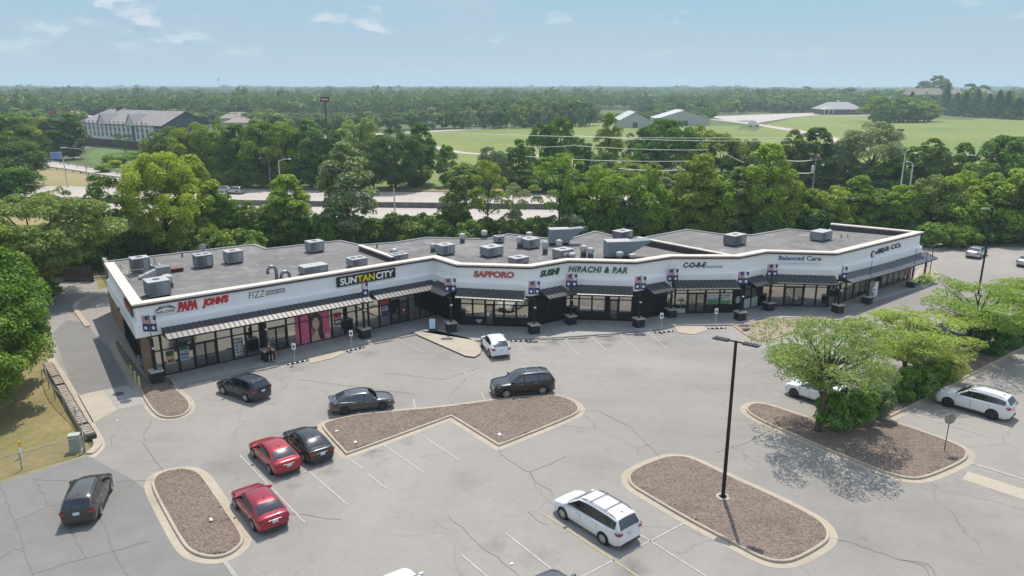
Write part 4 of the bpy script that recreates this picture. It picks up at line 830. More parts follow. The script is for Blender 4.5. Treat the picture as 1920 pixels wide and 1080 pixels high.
# rear dark block base seen behind the hibachi column
# ------------------------------------------------------------ rooftop equipment
RZ = 5.5; AR = angf
def roofpt(u, v): return P(u, v, RZ)
def ac_unit(label, u, v, wpx, hpx, dep=1.3, dark=False, kind='rooftop_unit', ang=None, fans=1, body=None):
    p = roofpt(u, v); sc = (p - cam.location).length / F; W = wpx * sc; H = hpx * sc * .72; A = AR if ang is None else ang
    W = max(.7, W * .82); t = thing(kind, label, 'air conditioner', (p.x, p.y, RZ), A, 'air conditioning units on the flat roof'); 
    bm_ = body or ACG
    m = MB(); m.box(-W / 2 + .1, W / 2 - .1, .1, dep - .1, 0, .16); m.build('base_rail', BLACK, t)
    m = MB(); m.bbox(-W / 2, W / 2, 0, dep, .16, H, .02); b = m.build('casing', bm_, t)
    m = MB(); m.bbox(-W / 2 - .03, W / 2 + .03, -.03, dep + .03, H, H + .06, .02); m.build('top_cover', ACL, t)
    m = MB(); n_ = 9
    for k in range(n_): xx = -W / 2 + .06 + k * (W * .36) / n_; m.box(xx, xx + .02, -.012, 0, .26, H - .08)
    m.build('grille', DARKG, b)
    m = MB(); m.box(W * .12, W * .42, -.012, 0, .25, H - .12); m.build('access_panel', mat('unit_panel', (.30, .315, .335), .5), b)
    for k in range(fans):
        m = MB(); cx = (k - (fans - 1) / 2) * W * .45; m.lathe([(0, H + .09), (.3, H + .09), (.34, H + .06)], (cx, dep / 2, 0), 18); m.build('fan_grille', DARKG, t)
    m = MB(); m.box(W / 2, W / 2 + .16, dep * .3, dep * .6, .3, .55); m.build('junction_box', ACL, t)
    return t
def fan(label, u, v, r=.36, h=.9, group='exhaust fans on the flat roof'):
    p = roofpt(u, v); t = thing('exhaust_fan', label, 'exhaust fan', (p.x, p.y, RZ), 0, group)
    MB().box(-r * .75, r * .75, -r * .75, r * .75, 0, h * .38).build('fan_curb', DARKG, t); m = MB(); m.lathe([(r * .7, h * .38), (r * .95, h * .5), (r * .95, h * .58), (r * .7, h * .6)], (0, 0, 0), 16); m.build('fan_skirt', GALV, t, True)
    m = MB(); m.lathe([(r, h * .58), (r * 1.08, h * .8), (r * .98, h * .92), (r * .6, h * .99), (0, h)], (0, 0, 0), 16); m.build('fan_dome', ACL, t, True)
ac_unit('tall dark grey roof unit behind a pale pipe railing', 268, 515, 33, 38, 1.4, kind='rooftop_unit', body=mat('unit_dark', (.13, .14, .155), .5))
ac_unit('small condenser beside the tall dark roof unit', 295, 510, 18, 15, .8)
ac_unit('dark boxy roof unit in front of a satellite dish', 386, 503, 33, 31, 1.5, body=MATS['unit_dark'], fans=2)
ac_unit('grey square roof unit right of the dish', 443, 495, 33, 30, 1.5)
ac_unit('large pale green grey unit closest to the left front parapet', 302, 558, 42, 38, 1.9, body=mat('unit_sage', (.23, .26, .26), .5))
ac_unit('square roof unit near the back notch of the left roof', 596, 474, 33, 27, 1.5)
ac_unit('long low roof unit with a rusty end behind the fascia', 594, 515, 56, 21, 1.5, fans=0)
ac_unit('roof unit behind the S of the SUNTANCITY sign', 676, 502, 37, 22, 1.5, fans=2)
ac_unit('low roof unit beside the round dome and party wall', 754, 490, 34, 17, 1.3, fans=2)
ac_unit('roof unit with a dark skirt above the first bend', 842, 479, 34, 26, 1.5)
ac_unit('long roof unit with a dark louvred end above SAPPORO', 930, 482, 44, 25, 1.6)
ac_unit('narrow condenser at the roof back edge above SAPPORO', 940, 456, 19, 17, 1.0)
ac_unit('low roof unit nearest the parapet above SAPPORO', 980, 497, 39, 18, 1.4)
ac_unit('long roof unit left of the big hooded air handler', 1002, 467, 34, 25, 1.8)
ac_unit('roof unit behind two short round fans', 1064, 487, 38, 25, 1.5)
ac_unit('dark grey unit at the upper end of the party wall', 1176, 449, 38, 20, 1.6, body=MATS['unit_dark'])
ac_unit('weathered grey unit alone on the CORE roof', 1388, 461, 44, 26, 1.6, body=MATS['unit_dark'])
ac_unit('grey unit alone on the far right roof', 1550, 452, 42, 22, 1.6, fans=0)
for i, (u, v, r, h, lb) in enumerate([(812, 472, .34, 1.0, 'dark based fan left of the roof unit at the first bend'), (867, 455, .36, 1.15, 'left one of two tall fans at the back roof edge'), (908, 448, .38, 1.1, 'right one of two tall fans at the back roof edge'), (974, 465, .36, 1.4, 'tall fan left of the long roof unit'),
        (992, 448, .36, .9, 'fan half hidden behind the long roof unit'), (1022, 476, .36, 1.5, 'fan between the long unit and the big air handler'), (1048, 470, .36, 1.3, 'fan in front of the big air handler'), (1057, 487, .42, .9, 'left one of two fans in front of a unit'), (1072, 487, .42, .8, 'right one of two fans in front of a unit'),
        (1094, 481, .40, 1.3, 'left one of two fans standing side by side'), (1107, 484, .38, 1.2, 'right one of two fans standing side by side'), (1161, 488, .42, 1.0, 'fan in front of the sloped hood, close to the parapet'), (1185, 488, .42, .75, 'short fan right of the sloped hood'), (315, 541, .5, 1.35, 'wide mushroom fan beside the pale green grey unit')]):
    fan('round galvanised ' + lb, u, v, r, h)
def makeup_air(label, u, v, W, Dp, H, hood):
    p = roofpt(u, v); t = thing('air_handler', label, 'air handler', (p.x, p.y, RZ), AR - .55, 'big hooded air handlers on the roof')
    m = MB(); m.box(.1, W - .1, .1, Dp - .1, 0, .3); m.build('base_rail', BLACK, t); m = MB(); m.bbox(0, W, 0, Dp, .3, H, .02); b = m.build('casing', mat('unit_slate', (.19, .225, .25), .5), t)
    m = MB(); m.box(-.02, W + .02, -.02, Dp + .02, H, H + .05); m.build('top_cover', ACL, t)
    m = MB(); m.add([(W, .05, H), (W + hood, .05, H + .12), (W + hood, Dp - .05, H + .12), (W, Dp - .05, H), (W, .05, .6), (W, Dp - .05, .6), (W + hood, .05, H - .02), (W + hood, Dp - .05, H - .02)], [(0, 1, 2, 3), (0, 4, 6, 1), (3, 2, 7, 5), (4, 5, 7, 6)]); m.build('intake_hood', MATS['unit_slate'], t)
makeup_air('blue grey air handler with an intake hood near the roof back edge', 1031, 461, 2.4, 1.4, 1.9, 1.7)
makeup_air('largest blue grey air handler with a long sloped hood above HIBACHI & BAR', 1138, 487, 2.7, 1.7, 1.9, 2.3)
# roof hatch, vent pipes, goosenecks, dome, dish, railing, duct
p = roofpt(329, 511); t = thing('roof_hatch', 'rust brown roof hatch lid on the left roof', 'roof hatch', (p.x, p.y, RZ), AR); MB().box(-.8, .8, 0, 1.0, 0, .35).build('curb', mat('rust_dark', (.05, .025, .02), .8), t); MB().bbox(-.85, .85, -.05, 1.05, .35, .42, .02).build('hatch_lid', mat('rust_lid', (.24, .12, .08), .8, noise=(3, (.16, .08, .06), 5, .4, .6)), t)
p = roofpt(291, 497); m = MB(); m.tube([(p.x, p.y, RZ), (p.x, p.y, RZ + .75)], .07); m.lathe([(.13, RZ + .75), (.13, RZ + .85), (0, RZ + .88)], (p.x, p.y, 0), 10); tag(m.build('vent_pipe', GALV), 'thin capped vent pipe beside the small condenser', 'vent pipe')
def goose(lb, u, v, h, r, rr, grp='gooseneck vents'):
    p = roofpt(u, v); pts = [(0, 0, 0), (0, 0, h - rr)] + [(-rr + rr * math.cos(k * math.pi / 8), 0, h - rr + rr * math.sin(k * math.pi / 8)) for k in range(1, 9)] + [(-2 * rr, 0, h - rr - .25)]
    m = MB(); m.M = Matrix.Translation(p) @ Matrix.Rotation(AR, 4, 'Z'); m.tube(pts, r, 12); tag(m.build('gooseneck_vent', mat('galv_duct', (.30, .32, .34), .4, metal=.5, noise=(3, (.2, .21, .22), 4, .4, .6)), None, True), lb, 'vent pipe', grp)
goose('taller gooseneck duct behind the FIZZ fascia', 519, 524, 1.35, .17, .42); goose('lower gooseneck duct half behind the parapet', 543, 522, .75, .17, .42)
p = roofpt(739, 480); m = MB(); m.lathe([(.25, 0), (.25, .3), (.42, .35), (.46, .55), (.38, .75), (.2, .86), (0, .9)], (p.x, p.y, RZ), 16); tag(m.build('turbine_vent', GALV, None, True), 'round silver dome vent beside the party wall', 'roof vent')
p = roofpt(381, 476); t = thing('satellite_dish', 'small grey satellite dish behind the dark boxy unit', 'satellite dish', (p.x, p.y, RZ), .4); m = MB(); m.lathe([(0, .05), (.2, .03), (.38, -.05), (.36, -.07), (0, .0)], (0, 0, .8), 16, 'y'); m.build('dish', GALV, t, True); MB().tube([(0, .05, 0), (0, .05, .8)], .03, 6).build('mast', GALV, t)
for u, v, lb in ((342, 482, 'tiny black vent stub near the left back edge'), (707, 465, 'tiny black vent stub right of the party wall'), (1589, 445, 'small pale vent stub beside the far right parapet'), (1577, 446, 'short white vent behind the far right unit')):
    p = roofpt(u, v); m = MB(); m.tube([(p.x, p.y, RZ), (p.x, p.y, RZ + .45)], .09); m.lathe([(.14, RZ + .42), (.14, RZ + .5), (0, RZ + .52)], (p.x, p.y, 0), 10); tag(m.build('vent_stub', DARKG if 'black' in lb else ACL), lb, 'roof vent')
p = roofpt(262, 525); t = thing('duct', 'pale grey sloping duct with a box, beside the mushroom fan', 'duct', (p.x, p.y, RZ), AR); MB().box(1.6, 2.9, -.1, .9, .1, .95).build('duct_box', ACG, t); m = MB(); m.add([(0, 0, .1), (1.6, 0, .1), (1.6, .7, .1), (0, .7, .1), (0, 0, .25), (1.6, 0, .8), (1.6, .7, .8), (0, .7, .25)], [(0, 1, 5, 4), (3, 7, 6, 2), (4, 5, 6, 7), (0, 4, 7, 3)]); m.build('duct_slope', ACL, t)
p0 = roofpt(244, 527); t = thing('pipe_railing', 'pale yellow pipe railing around the roof ladder opening', 'railing', (p0.x, p0.y, RZ), 0)
rail = mat('railing_cream', (.50, .44, .30), .6)
a, b, c_, d = [roofpt(u, v) - p0 for u, v in ((228, 514), (244, 527), (272, 524), (256, 510))]
m = MB()
for q in (a, b, c_, d): m.tube([(q.x, q.y, 0), (q.x, q.y, 1.05)], .03, 6)
for z in (.55, 1.05): m.tube([(c_.x, c_.y, z), (b.x, b.y, z), (a.x, a.y, z), (d.x, d.y, z)], .03, 6)
m.build('rails', rail, t)

# ------------------------------------------------------------ street furniture
def parking_lamp(label, u, v, H, heads=2, grp=None, rz=0.0, color=BLACK, arm=.9):
    p = P(u, v, .13); t = thing('parking_lamp', label, 'lamp post', (p.x, p.y, .13), rz, grp)
    m = MB(); m.lathe([(.42, 0), (.42, .05), (.24, .06), (.24, .02)], (0, 0, 0), 24); m.build('concrete_footing', CONC, t)
    m = MB(); m.box(-.16, .16, -.16, .16, 0, .12); m.tube([(0, 0, .1), (0, 0, H)], [.115, .085], 12); m.build('pole', color, t)
    for s_ in ((-1, 1) if heads == 2 else (-1,)):
        m = MB(); m.tube([(0, 0, H - .05), (s_ * .45, 0, H - .05)], .05, 6); a_ = m.build('arm', color, t)
        m = MB(); m.bbox(min(s_ * .4, s_ * (.4 + arm)), max(s_ * .4, s_ * (.4 + arm)), -.2, .2, H - .1, H - .01, .03)
        for k in range(5): m.box(min(s_ * (.45 + k * .16), s_ * (.5 + k * .16)), max(s_ * (.45 + k * .16), s_ * (.5 + k * .16)), -.19, .19, H - .01, H + .03)
        m.build('lamp_head', mat('lamp_head_bronze', (.05, .045, .05), .5) if heads == 2 else GALV, t)
    return t
parking_lamp('tall dark double headed lamp post in the kerbed mulch bed', 1355.5, 932, 9.75, 2, rz=-.62)
parking_lamp('dark lamp post with one pale head behind the honey locusts', 1834, 552, 10.2, 1, rz=.0)
def thin_lamp(lb, u, v, ht, dx):
    p = P(u, v); t = thing('parking_lamp', lb, 'lamp post', (p.x, p.y, 0)); MB().tube([(0, 0, 0), (0, 0, ht)], .05, 6).build('pole', DARKG, t); m = MB(); m.tube([(0, 0, ht), (dx * .7, 0, ht + .08)], .03, 5); m.bbox(min(dx * .6, dx * 1.1), max(dx * .6, dx * 1.1), -.12, .12, ht + .03, ht + .12, .02); m.build('lamp_head', GALV, t)
thin_lamp('thin dark lamp pole right of the strip end with a pale head', 1741, 526, 4.6, .9)
# stop sign seen from behind
p = P(1770, 846, .13); t = thing('stop_sign', 'back of an octagonal stop sign on a thin leaning pole in the mulch', 'stop sign', (p.x, p.y, .13), .12)
m = MB(); m.tube([(0, 0, 0), (.05, 0, 2.75)], .03, 6); m.build('pole', DARKG, t); m = MB(); m.lathe([(0, -.02), (.41, -.02), (.41, .01), (0, .01)], (.05, 0, 2.35), 8, 'y'); m.build('sign_plate', mat('plate_back', (.27, .25, .23), .5, metal=.4), t)
m = MB(); m.lathe([(.0, .013), (.39, .013)], (.05, 0, 2.35), 8, 'y'); m.build('sign_face', RED, t)
# accessible parking signs
def psign(lb, u, v, H=1.9):
    p = P(u, v); t = thing('accessible_parking_sign', lb, 'sign', (p.x, p.y, 0), .05, 'accessible parking signs along the walk')
    MB().tube([(0, 0, 0), (0, 0, H)], .03, 6).build('post', mat('sign_post_grey', (.45, .46, .47), .5), t); MB().box(-.17, .17, -.03, -.015, H - .55, H + .02).build('sign_plate', LT, t)
    m = MB(); m.box(-.1, .1, -.036, -.031, H - .42, H - .16); m.build('blue_symbol', BLU, t)
psign('accessible parking sign nearest the seated person', 553.5, 682); psign('accessible parking sign before the $5 VISITS window', 660, 656); psign('accessible parking sign right of the hibachi column', 1239, 621); psign('accessible parking sign by the PAIN FREE banner', 1341, 612); psign('accessible parking post by the white cabinet', 1636, 569)
# wheel stops
def wstop(lb, a, b, mt, grp='wheel stops along the shop fronts', grain=False):
    A, B_ = P(*a), P(*b); d = B_ - A; t = MB(); t.M = Matrix.Translation(A) @ Matrix.Rotation(math.atan2(d.y, d.x), 4, 'Z')
    L2 = max(1.2, d.length); t.prism([(0, -.09), (L2, -.09), (L2, .09), (0, .09)], 0, .13, .03); t.f = t.f; tag(t.build('wheel_stop', mt), lb, 'wheel stop', grp)
WST = mat('wheel_stop_concrete', (.42, .40, .36), .85, noise=(2, (.3, .28, .25), 5, .4, .65))
for a, b, lb in (((351, 727), (397, 716), 'leftmost wheel stop, nearest the brick pier'), ((478, 697.5), (520, 688), 'wheel stop above the parked navy car'), ((702, 645.5), (736, 639), 'wheel stop below the SUNTANCITY doors'), ((749, 634.5), (781, 628.5), 'wheel stop left of the concrete apron'), ((1036, 638), (1049, 637), 'short wheel stop half sunk below SUSHI'), ((1066, 636), (1102, 634), 'sunlit wheel stop displaced from its bay'), ((1119, 632.5), (1147, 630), 'wheel stop right of the displaced one'), ((1173, 628), (1206, 627), 'wheel stop in the shade left of a sign'), ((1012, 637), (1035, 636), 'wheel stop right of the white coupe')):
    wstop(lb, a, b, WST)
# black and white speed-bump style stops
for (a, b, lb) in (((539, 685), (577, 677), 'striped stop below the first accessible sign'), ((650, 660), (683, 652), 'striped stop below the second accessible sign'), ((958, 641), (996, 640), 'striped stop right of the white coupe'), ((1228, 625), (1262, 622), 'striped stop at the hibachi accessible bay'), ((1327, 617), (1361, 616), 'striped stop at the CORE accessible bay')):
    A, B_ = P(*a), P(*b); d = B_ - A; t = thing('striped_wheel_stop', 'black and white ' + lb, 'wheel stop', tuple(A), math.atan2(d.y, d.x), 'black and white wheel stops')
    MB().prism([(0, -.08), (d.length, -.08), (d.length, .08), (0, .08)], 0, .11, .03).build('rubber_body', RUBBER, t); m = MB()
    for k in range(4): x = d.length * (k + .3) / 4; m.box(x, x + d.length * .08, -.085, .085, .02, .116)
    m.build('white_bands', LT, t)
# bollards, sandwich board, cabinet, valve cluster, drains
for i, (u, v, lb) in enumerate(((247, 706, 'farthest yellow bollard by the side wall'), (255, 718, 'middle yellow bollard by the side wall'), (262.5, 728, 'nearest yellow bollard by the side wall'))):
    p = P(u, v, .12); t = thing('bollard', lb, 'bollard', (p.x, p.y, .12), 0, 'yellow bollards by the side wall'); m = MB(); m.lathe([(.085, 0), (.085, .95), (.06, 1.0), (0, 1.02)], (0, 0, 0), 12); m.build('tube', mat('bollard_cream', (.50, .47, .30), .6, noise=(3, (.38, .36, .26), 4, .4, .6)), t, True); m = MB(); m.lathe([(.09, .9), (.09, 1.0), (0, 1.04)], (0, 0, 0), 12); m.build('yellow_cap', mat('bollard_yellow', (.55, .60, .05), .5), t)
p = P(811, 618, .15); t = thing('sandwich_board', 'black framed sandwich board with a pale blue sheet at the inner corner', 'sandwich board', (p.x, p.y, .15), .05)
for s_ in (-1, 1):
    m = MB(); m.M = Matrix.Rotation(.2 * s_, 4, 'X'); m.box(-.38, .38, -.02 + s_ * .27, .02 + s_ * .27, 0, 1.25); m.build('board_frame', BLACK, t)
m = MB(); m.M = Matrix.Rotation(-.2, 4, 'X'); m.box(-.3, .3, -.303, -.293, .12, 1.12); m.build('poster_sheet', mat('pale_blue_sheet', (.55, .68, .78), .4), t)
m = MB(); m.M = Matrix.Rotation(-.2, 4, 'X')
for k in range(7): m.box(-.22, .22 - .05 * (k % 3), -.308, -.304, .25 + k * .12, .27 + k * .12)
m.build('text_lines', mat('sheet_text', (.25, .36, .48), .5), t)
p = P(1641, 556, .15); t = thing('ice_cabinet', 'white metal cabinet standing by the right end shop door', 'cabinet', (p.x, p.y, .15), angf); m = MB(); m.bbox(-.45, .45, 0, .8, 0, 1.75, .03); m.build('casing', mat('cabinet_white', (.62, .63, .64), .5), t); m = MB(); m.box(-.4, .4, -.015, 0, .2, 1.6); m.build('door', WHITE, t)
p = P(266, 690, .12); t = thing('gas_meter', 'cluster of grey gas meters against the brick corner', 'gas meter', (p.x, p.y, .12), 2.2)
m = MB(); m.tube([(-1.2, 0, .0), (-1.2, 0, .7), (-.6, 0, .75), (0, 0, .6), (.6, 0, .75), (1.0, 0, .7), (1.0, 0, 0)], .05, 8); m.build('pipework', GALV, t)
for x in (-.8, -.3, .2, .7): m = MB(); m.lathe([(0, -.15), (.17, -.15), (.2, 0), (.17, .15), (0, .15)], (x, 0, .62), 12, 'y'); m.box(x - .13, x + .13, -.12, .12, .68, .95); m.build('meter', mat('meter_grey', (.22, .25, .29), .5), t, False)
for (u, v, r, lb) in ((222, 739, .42, 'upper round drain cover in the drive'), (236, 753, .42, 'lower round drain cover in the drive')):
    p = P(u, v); m = MB(); m.lathe([(0, .045), (r * .8, .045), (r, .03), (r, .0)], (p.x, p.y, 0), 20); tag(m.build('drain_cover', mat('cast_iron', (.055, .055, .058), .7, noise=(12, (.1, .1, .1), 4, .4, .6))), lb, 'drain cover', 'drain covers in the drive')
m = MB(); p = P(1399, 617, .27); m.M = Matrix.Translation(p) @ Matrix.Rotation(.6, 4, 'Z'); m.box(-.4, .4, -.2, .2, 0, .06); tag(m.build('utility_hatch', mat('cast_iron', (.05, .05, .05))), 'dark utility hatch in the straw coloured bed', 'utility lid')
# number sheet lying in the mulch
p = P(940, 809, .25); t = thing('number_sheet', 'white sheet with a black number 2 lying in the arrow shaped mulch bed', 'sign', (p.x, p.y, .15), .35)
m = MB(); m.box(-.30, .30, -.30, .30, 0, .02); m.build('sheet', LT, t); me = textmesh('2', .62, .004, 0, .012); o = bpy.data.objects.new('numeral', me); me.materials.append(NAV); link(o, t); o.location = (-.17, -.22, .028)
# litter scraps
for k, (u, v) in enumerate(((631, 808), (666, 829), (396, 974), (873, 700), (959, 1057), (220, 789), (673, 774.5))):
    p = P(u, v, .25 if k < 3 else .02); m = MB(); m.M = Matrix.Translation(p) @ Matrix.Rotation(k, 4, 'Z'); m.add([(-.12, -.07, 0), (.13, -.05, .02), (.10, .08, .05), (-.09, .07, .01)], [(0, 1, 2, 3)]); tag(m.build('paper_scrap', LT), 'white paper scrap ' + ('in the left part of the arrow shaped bed', 'lower in the arrow shaped bed', 'in the left oval bed', 'on the asphalt above the navy car', 'on the asphalt near the bottom edge', 'on the drive below the concrete pad', 'by the kerb behind the grey sedan')[k], 'litter')
# ------------------------------------------------------------ left edge: fence, retaining blocks, utility box, stake
FG = mat('fence_steel', (.30, .31, .32), .5, metal=.3)
def chain_fence(name, label, px, H=1.15, step=.16, posts=None):
    pts = chaikin(PX(px), it=1, closed=False); t = thing(name, label, 'fence', tuple(pts[0])); o0 = pts[0]
    L_ = [0]
    for a, b in zip(pts, pts[1:]): L_.append(L_[-1] + (b - a).length)
    def at(s):
        for i in range(len(pts) - 1):
            if s <= L_[i + 1] or i == len(pts) - 2: return pts[i].lerp(pts[i + 1], (s - L_[i]) / max(1e-6, L_[i + 1] - L_[i])) - o0
    T = L_[-1]; n_ = int(T / step); m = MB(); r = .006; kk = int(H / step)
    def seg_(a, b): 
        m.add([a + Vector((0, 0, r)), b + Vector((0, 0, r)), b - Vector((0, 0, r)), a - Vector((0, 0, r))], [(0, 1, 2, 3)])
    for k in range(-kk, n_):
        for sg_ in (1, -1):
            for j in range(kk):
                s0_ = (k + j) * step if sg_ > 0 else (k + kk - j) * step; s1_ = s0_ + step * sg_
                if 0 <= min(s0_, s1_) and max(s0_, s1_) <= T:
                    a = at(s0_) + Vector((0, 0, j * step)); b = at(s1_) + Vector((0, 0, (j + 1) * step)); seg_(a, b)
    m.build('chain_link', FG, t)
    m = MB(); m.tube([at(T * i / 24) + Vector((0, 0, H)) for i in range(25)], .025, 6); m.build('top_rail', FG, t)
    for i in range(max(2, int(T / 2.7)) + 1):
        q = at(T * i / max(2, int(T / 2.7))); m = MB(); m.tube([q, q + Vector((0, 0, H + .08))], .038, 6); m.build('fence_post', FG, t)
chain_fence('chain_link_fence', 'curving chain link fence behind the left kerb', [(86, 690), (90, 728), (110, 760), (140, 786), (158, 813), (160, 848)])
chain_fence('chain_link_fence', 'straight chain link fence along the bottom of the dry lawn', [(158, 848), (96, 865), (33, 884), (-60, 903), (-220, 930)])
t = thing('retaining_wall', 'low stepped wall of pale blocks between the fence and kerb', 'wall'); q = chaikin(PX([(90, 690), (118, 738), (148, 792), (170, 826)]), it=2, closed=False)
acc = 0; BLK = mat('wall_block', (.40, .34, .27), .9, noise=(3, (.3, .25, .2), 4, .4, .6)); base = MB(); top = MB()
for a, b in zip(q, q[1:]):
    d = (b - a).normalized(); k = 0
    while k < (b - a).length:
        c_ = a + d * k; M_ = Matrix.Translation(c_) @ Matrix.Rotation(math.atan2(d.y, d.x), 4, 'Z'); top.M = M_; top.box(0, .34, -.28, .3, .1, .55, .01); base.M = M_; base.box(0, .44, -.2, .4, 0, .42); k += .44
top.build('coping_block', BLK, t); base.build('dark_base', mat('wall_dark_block', (.07, .055, .045), .9), t)  # base blocks a darker brown than the coping blocks
p = P(143, 845); t = thing('utility_box', 'pale green utility box inside the fence corner', 'utility box', (p.x, p.y, 0), .3); MB().box(-.4, .4, -.3, .3, 0, .1).build('plinth', CONC, t); MB().bbox(-.33, .33, -.25, .25, .1, 1.15, .03).build('casing', mat('utility_green', (.30, .33, .27), .6), t); MB().bbox(-.36, .36, -.28, .28, 1.15, 1.22, .03).build('lid', mat('utility_lid_green', (.40, .42, .36), .6), t)
p = P(41, 857); t = thing('marker_post', 'white marker post with a yellow top in the dry lawn', 'marker post', (p.x, p.y, 0)); MB().box(-.06, .06, -.05, .05, 0, .75).build('post', LT, t); MB().box(-.065, .065, -.055, .055, .75, 1.15).build('yellow_top', mat('marker_yellow', (.65, .42, .02), .6), t)
p = P(119, 528); t = thing('dumpster_enclosure', 'dark wooden screen fence under the trees at the left back', 'fence', (p.x, p.y, 0), -.05); m = MB()
for k in range(26): m.box(k * .155, k * .155 + .14, 0, .03, 0, 2.0)
m.build('boards', mat('dark_boards', (.10, .085, .07), .9, noise=(2, (.06, .05, .04), 4, .4, .6)), t); MB().box(0, 4.0, -.03, 0, 1.7, 1.8).box(0, 4.0, -.03, 0, .3, .4).build('rails', WOOD, t)
# ------------------------------------------------------------ vehicles
def paint(name, col, metal=.35, rough=.3): return mat(name, col, rough, metal, .5, coat=.8)
PLATE = mat('licence_plate', (.55, .62, .68), .5); LAMPR = mat('tail_lamp_red', (.35, .012, .015), .2, coat=.6); LAMPW = mat('head_lamp', (.55, .57, .6), .12, coat=.8); CHROME = mat('chrome', (.65, .66, .67), .15, metal=.9)
CLAD = mat('dark_cladding', (.03, .03, .032), .6); ALLOY = mat('alloy_rim', (.50, .51, .52), .3, metal=.7); DRIM = mat('black_rim', (.025, .025, .027), .4); INTR = mat('wheel_well', (.006, .006, .006), .95)
KIND = {  # L, W, H, wheelbase, body outline (x from rear 0..1, z), cabin outline, wheel r
 'sedan': dict(L=4.78, W=1.84, H=1.45, wb=2.78, r=.335, top=[(0, .62), (.012, .86), (.03, .98), (.16, 1.04), (.30, 1.0), (.5, .97), (.66, .95), (.74, .93), (.88, .84), (.965, .72), (.99, .60), (1, .45)],
               cab=[(.105, 1.03), (.255, 1.36), (.40, 1.44), (.52, 1.45), (.60, 1.40), (.735, .945)], belt=(1.03, .94), win=[(.20, .52), (.53, .70)]),
 'suv': dict(L=4.72, W=1.88, H=1.70, wb=2.72, r=.36, top=[(0, .60), (.008, .95), (.02, 1.12), (.10, 1.15), (.30, 1.12), (.5, 1.10), (.66, 1.08), (.76, 1.06), (.90, .98), (.97, .86), (.99, .68), (1, .5)],
             cab=[(.018, 1.12), (.085, 1.60), (.20, 1.67), (.42, 1.70), (.55, 1.66), (.745, 1.07)], belt=(1.13, 1.08), win=[(.10, .34), (.36, .52), (.53, .70)]),
 'coupe_suv': dict(L=4.55, W=1.87, H=1.60, wb=2.68, r=.36, top=[(0, .60), (.01, .92), (.03, 1.08), (.12, 1.12), (.30, 1.08), (.5, 1.05), (.66, 1.03), (.76, 1.0), (.90, .93), (.97, .82), (.99, .66), (1, .5)],
             cab=[(.035, 1.11), (.19, 1.46), (.32, 1.56), (.46, 1.60), (.57, 1.56), (.745, 1.02)], belt=(1.10, 1.03), win=[(.18, .42), (.44, .70)]),
 'wagon': dict(L=4.82, W=1.86, H=1.66, wb=2.75, r=.35, top=[(0, .60), (.008, .90), (.02, 1.08), (.10, 1.10), (.30, 1.07), (.5, 1.04), (.66, 1.02), (.76, .99), (.90, .89), (.97, .78), (.99, .64), (1, .48)],
             cab=[(.02, 1.08), (.11, 1.54), (.22, 1.63), (.45, 1.66), (.57, 1.61), (.75, 1.0)], belt=(1.09, 1.02), win=[(.09, .28), (.30, .51), (.525, .71)]),
 'minivan': dict(L=5.18, W=2.0, H=1.76, wb=3.09, r=.345, top=[(0, .55), (.006, .90), (.015, 1.12), (.08, 1.16), (.30, 1.12), (.5, 1.08), (.68, 1.03), (.78, 1.0), (.90, .90), (.97, .77), (.99, .62), (1, .45)],
             cab=[(.012, 1.12), (.07, 1.66), (.16, 1.74), (.45, 1.77), (.60, 1.70), (.80, 1.0)], belt=(1.16, 1.04), win=[(.07, .30), (.31, .54), (.55, .77)]),
 'bigsuv': dict(L=5.02, W=1.97, H=1.80, wb=2.92, r=.38, top=[(0, .62), (.006, 1.0), (.015, 1.22), (.10, 1.25), (.30, 1.23), (.5, 1.21), (.68, 1.18), (.77, 1.16), (.92, 1.08), (.98, .94), (.99, .70), (1, .5)],
             cab=[(.012, 1.23), (.08, 1.68), (.18, 1.76), (.42, 1.80), (.56, 1.75), (.735, 1.17)], belt=(1.25, 1.18), win=[(.075, .27), (.285, .50), (.515, .70)])}
def lerp_tab(tab, x):
    if x <= tab[0][0]: return tab[0][1]
    for (a, b), (c, d) in zip(tab, tab[1:]):
        if x <= c: t = (x - a) / (c - a); return b + (d - b) * t
    return tab[-1][1]
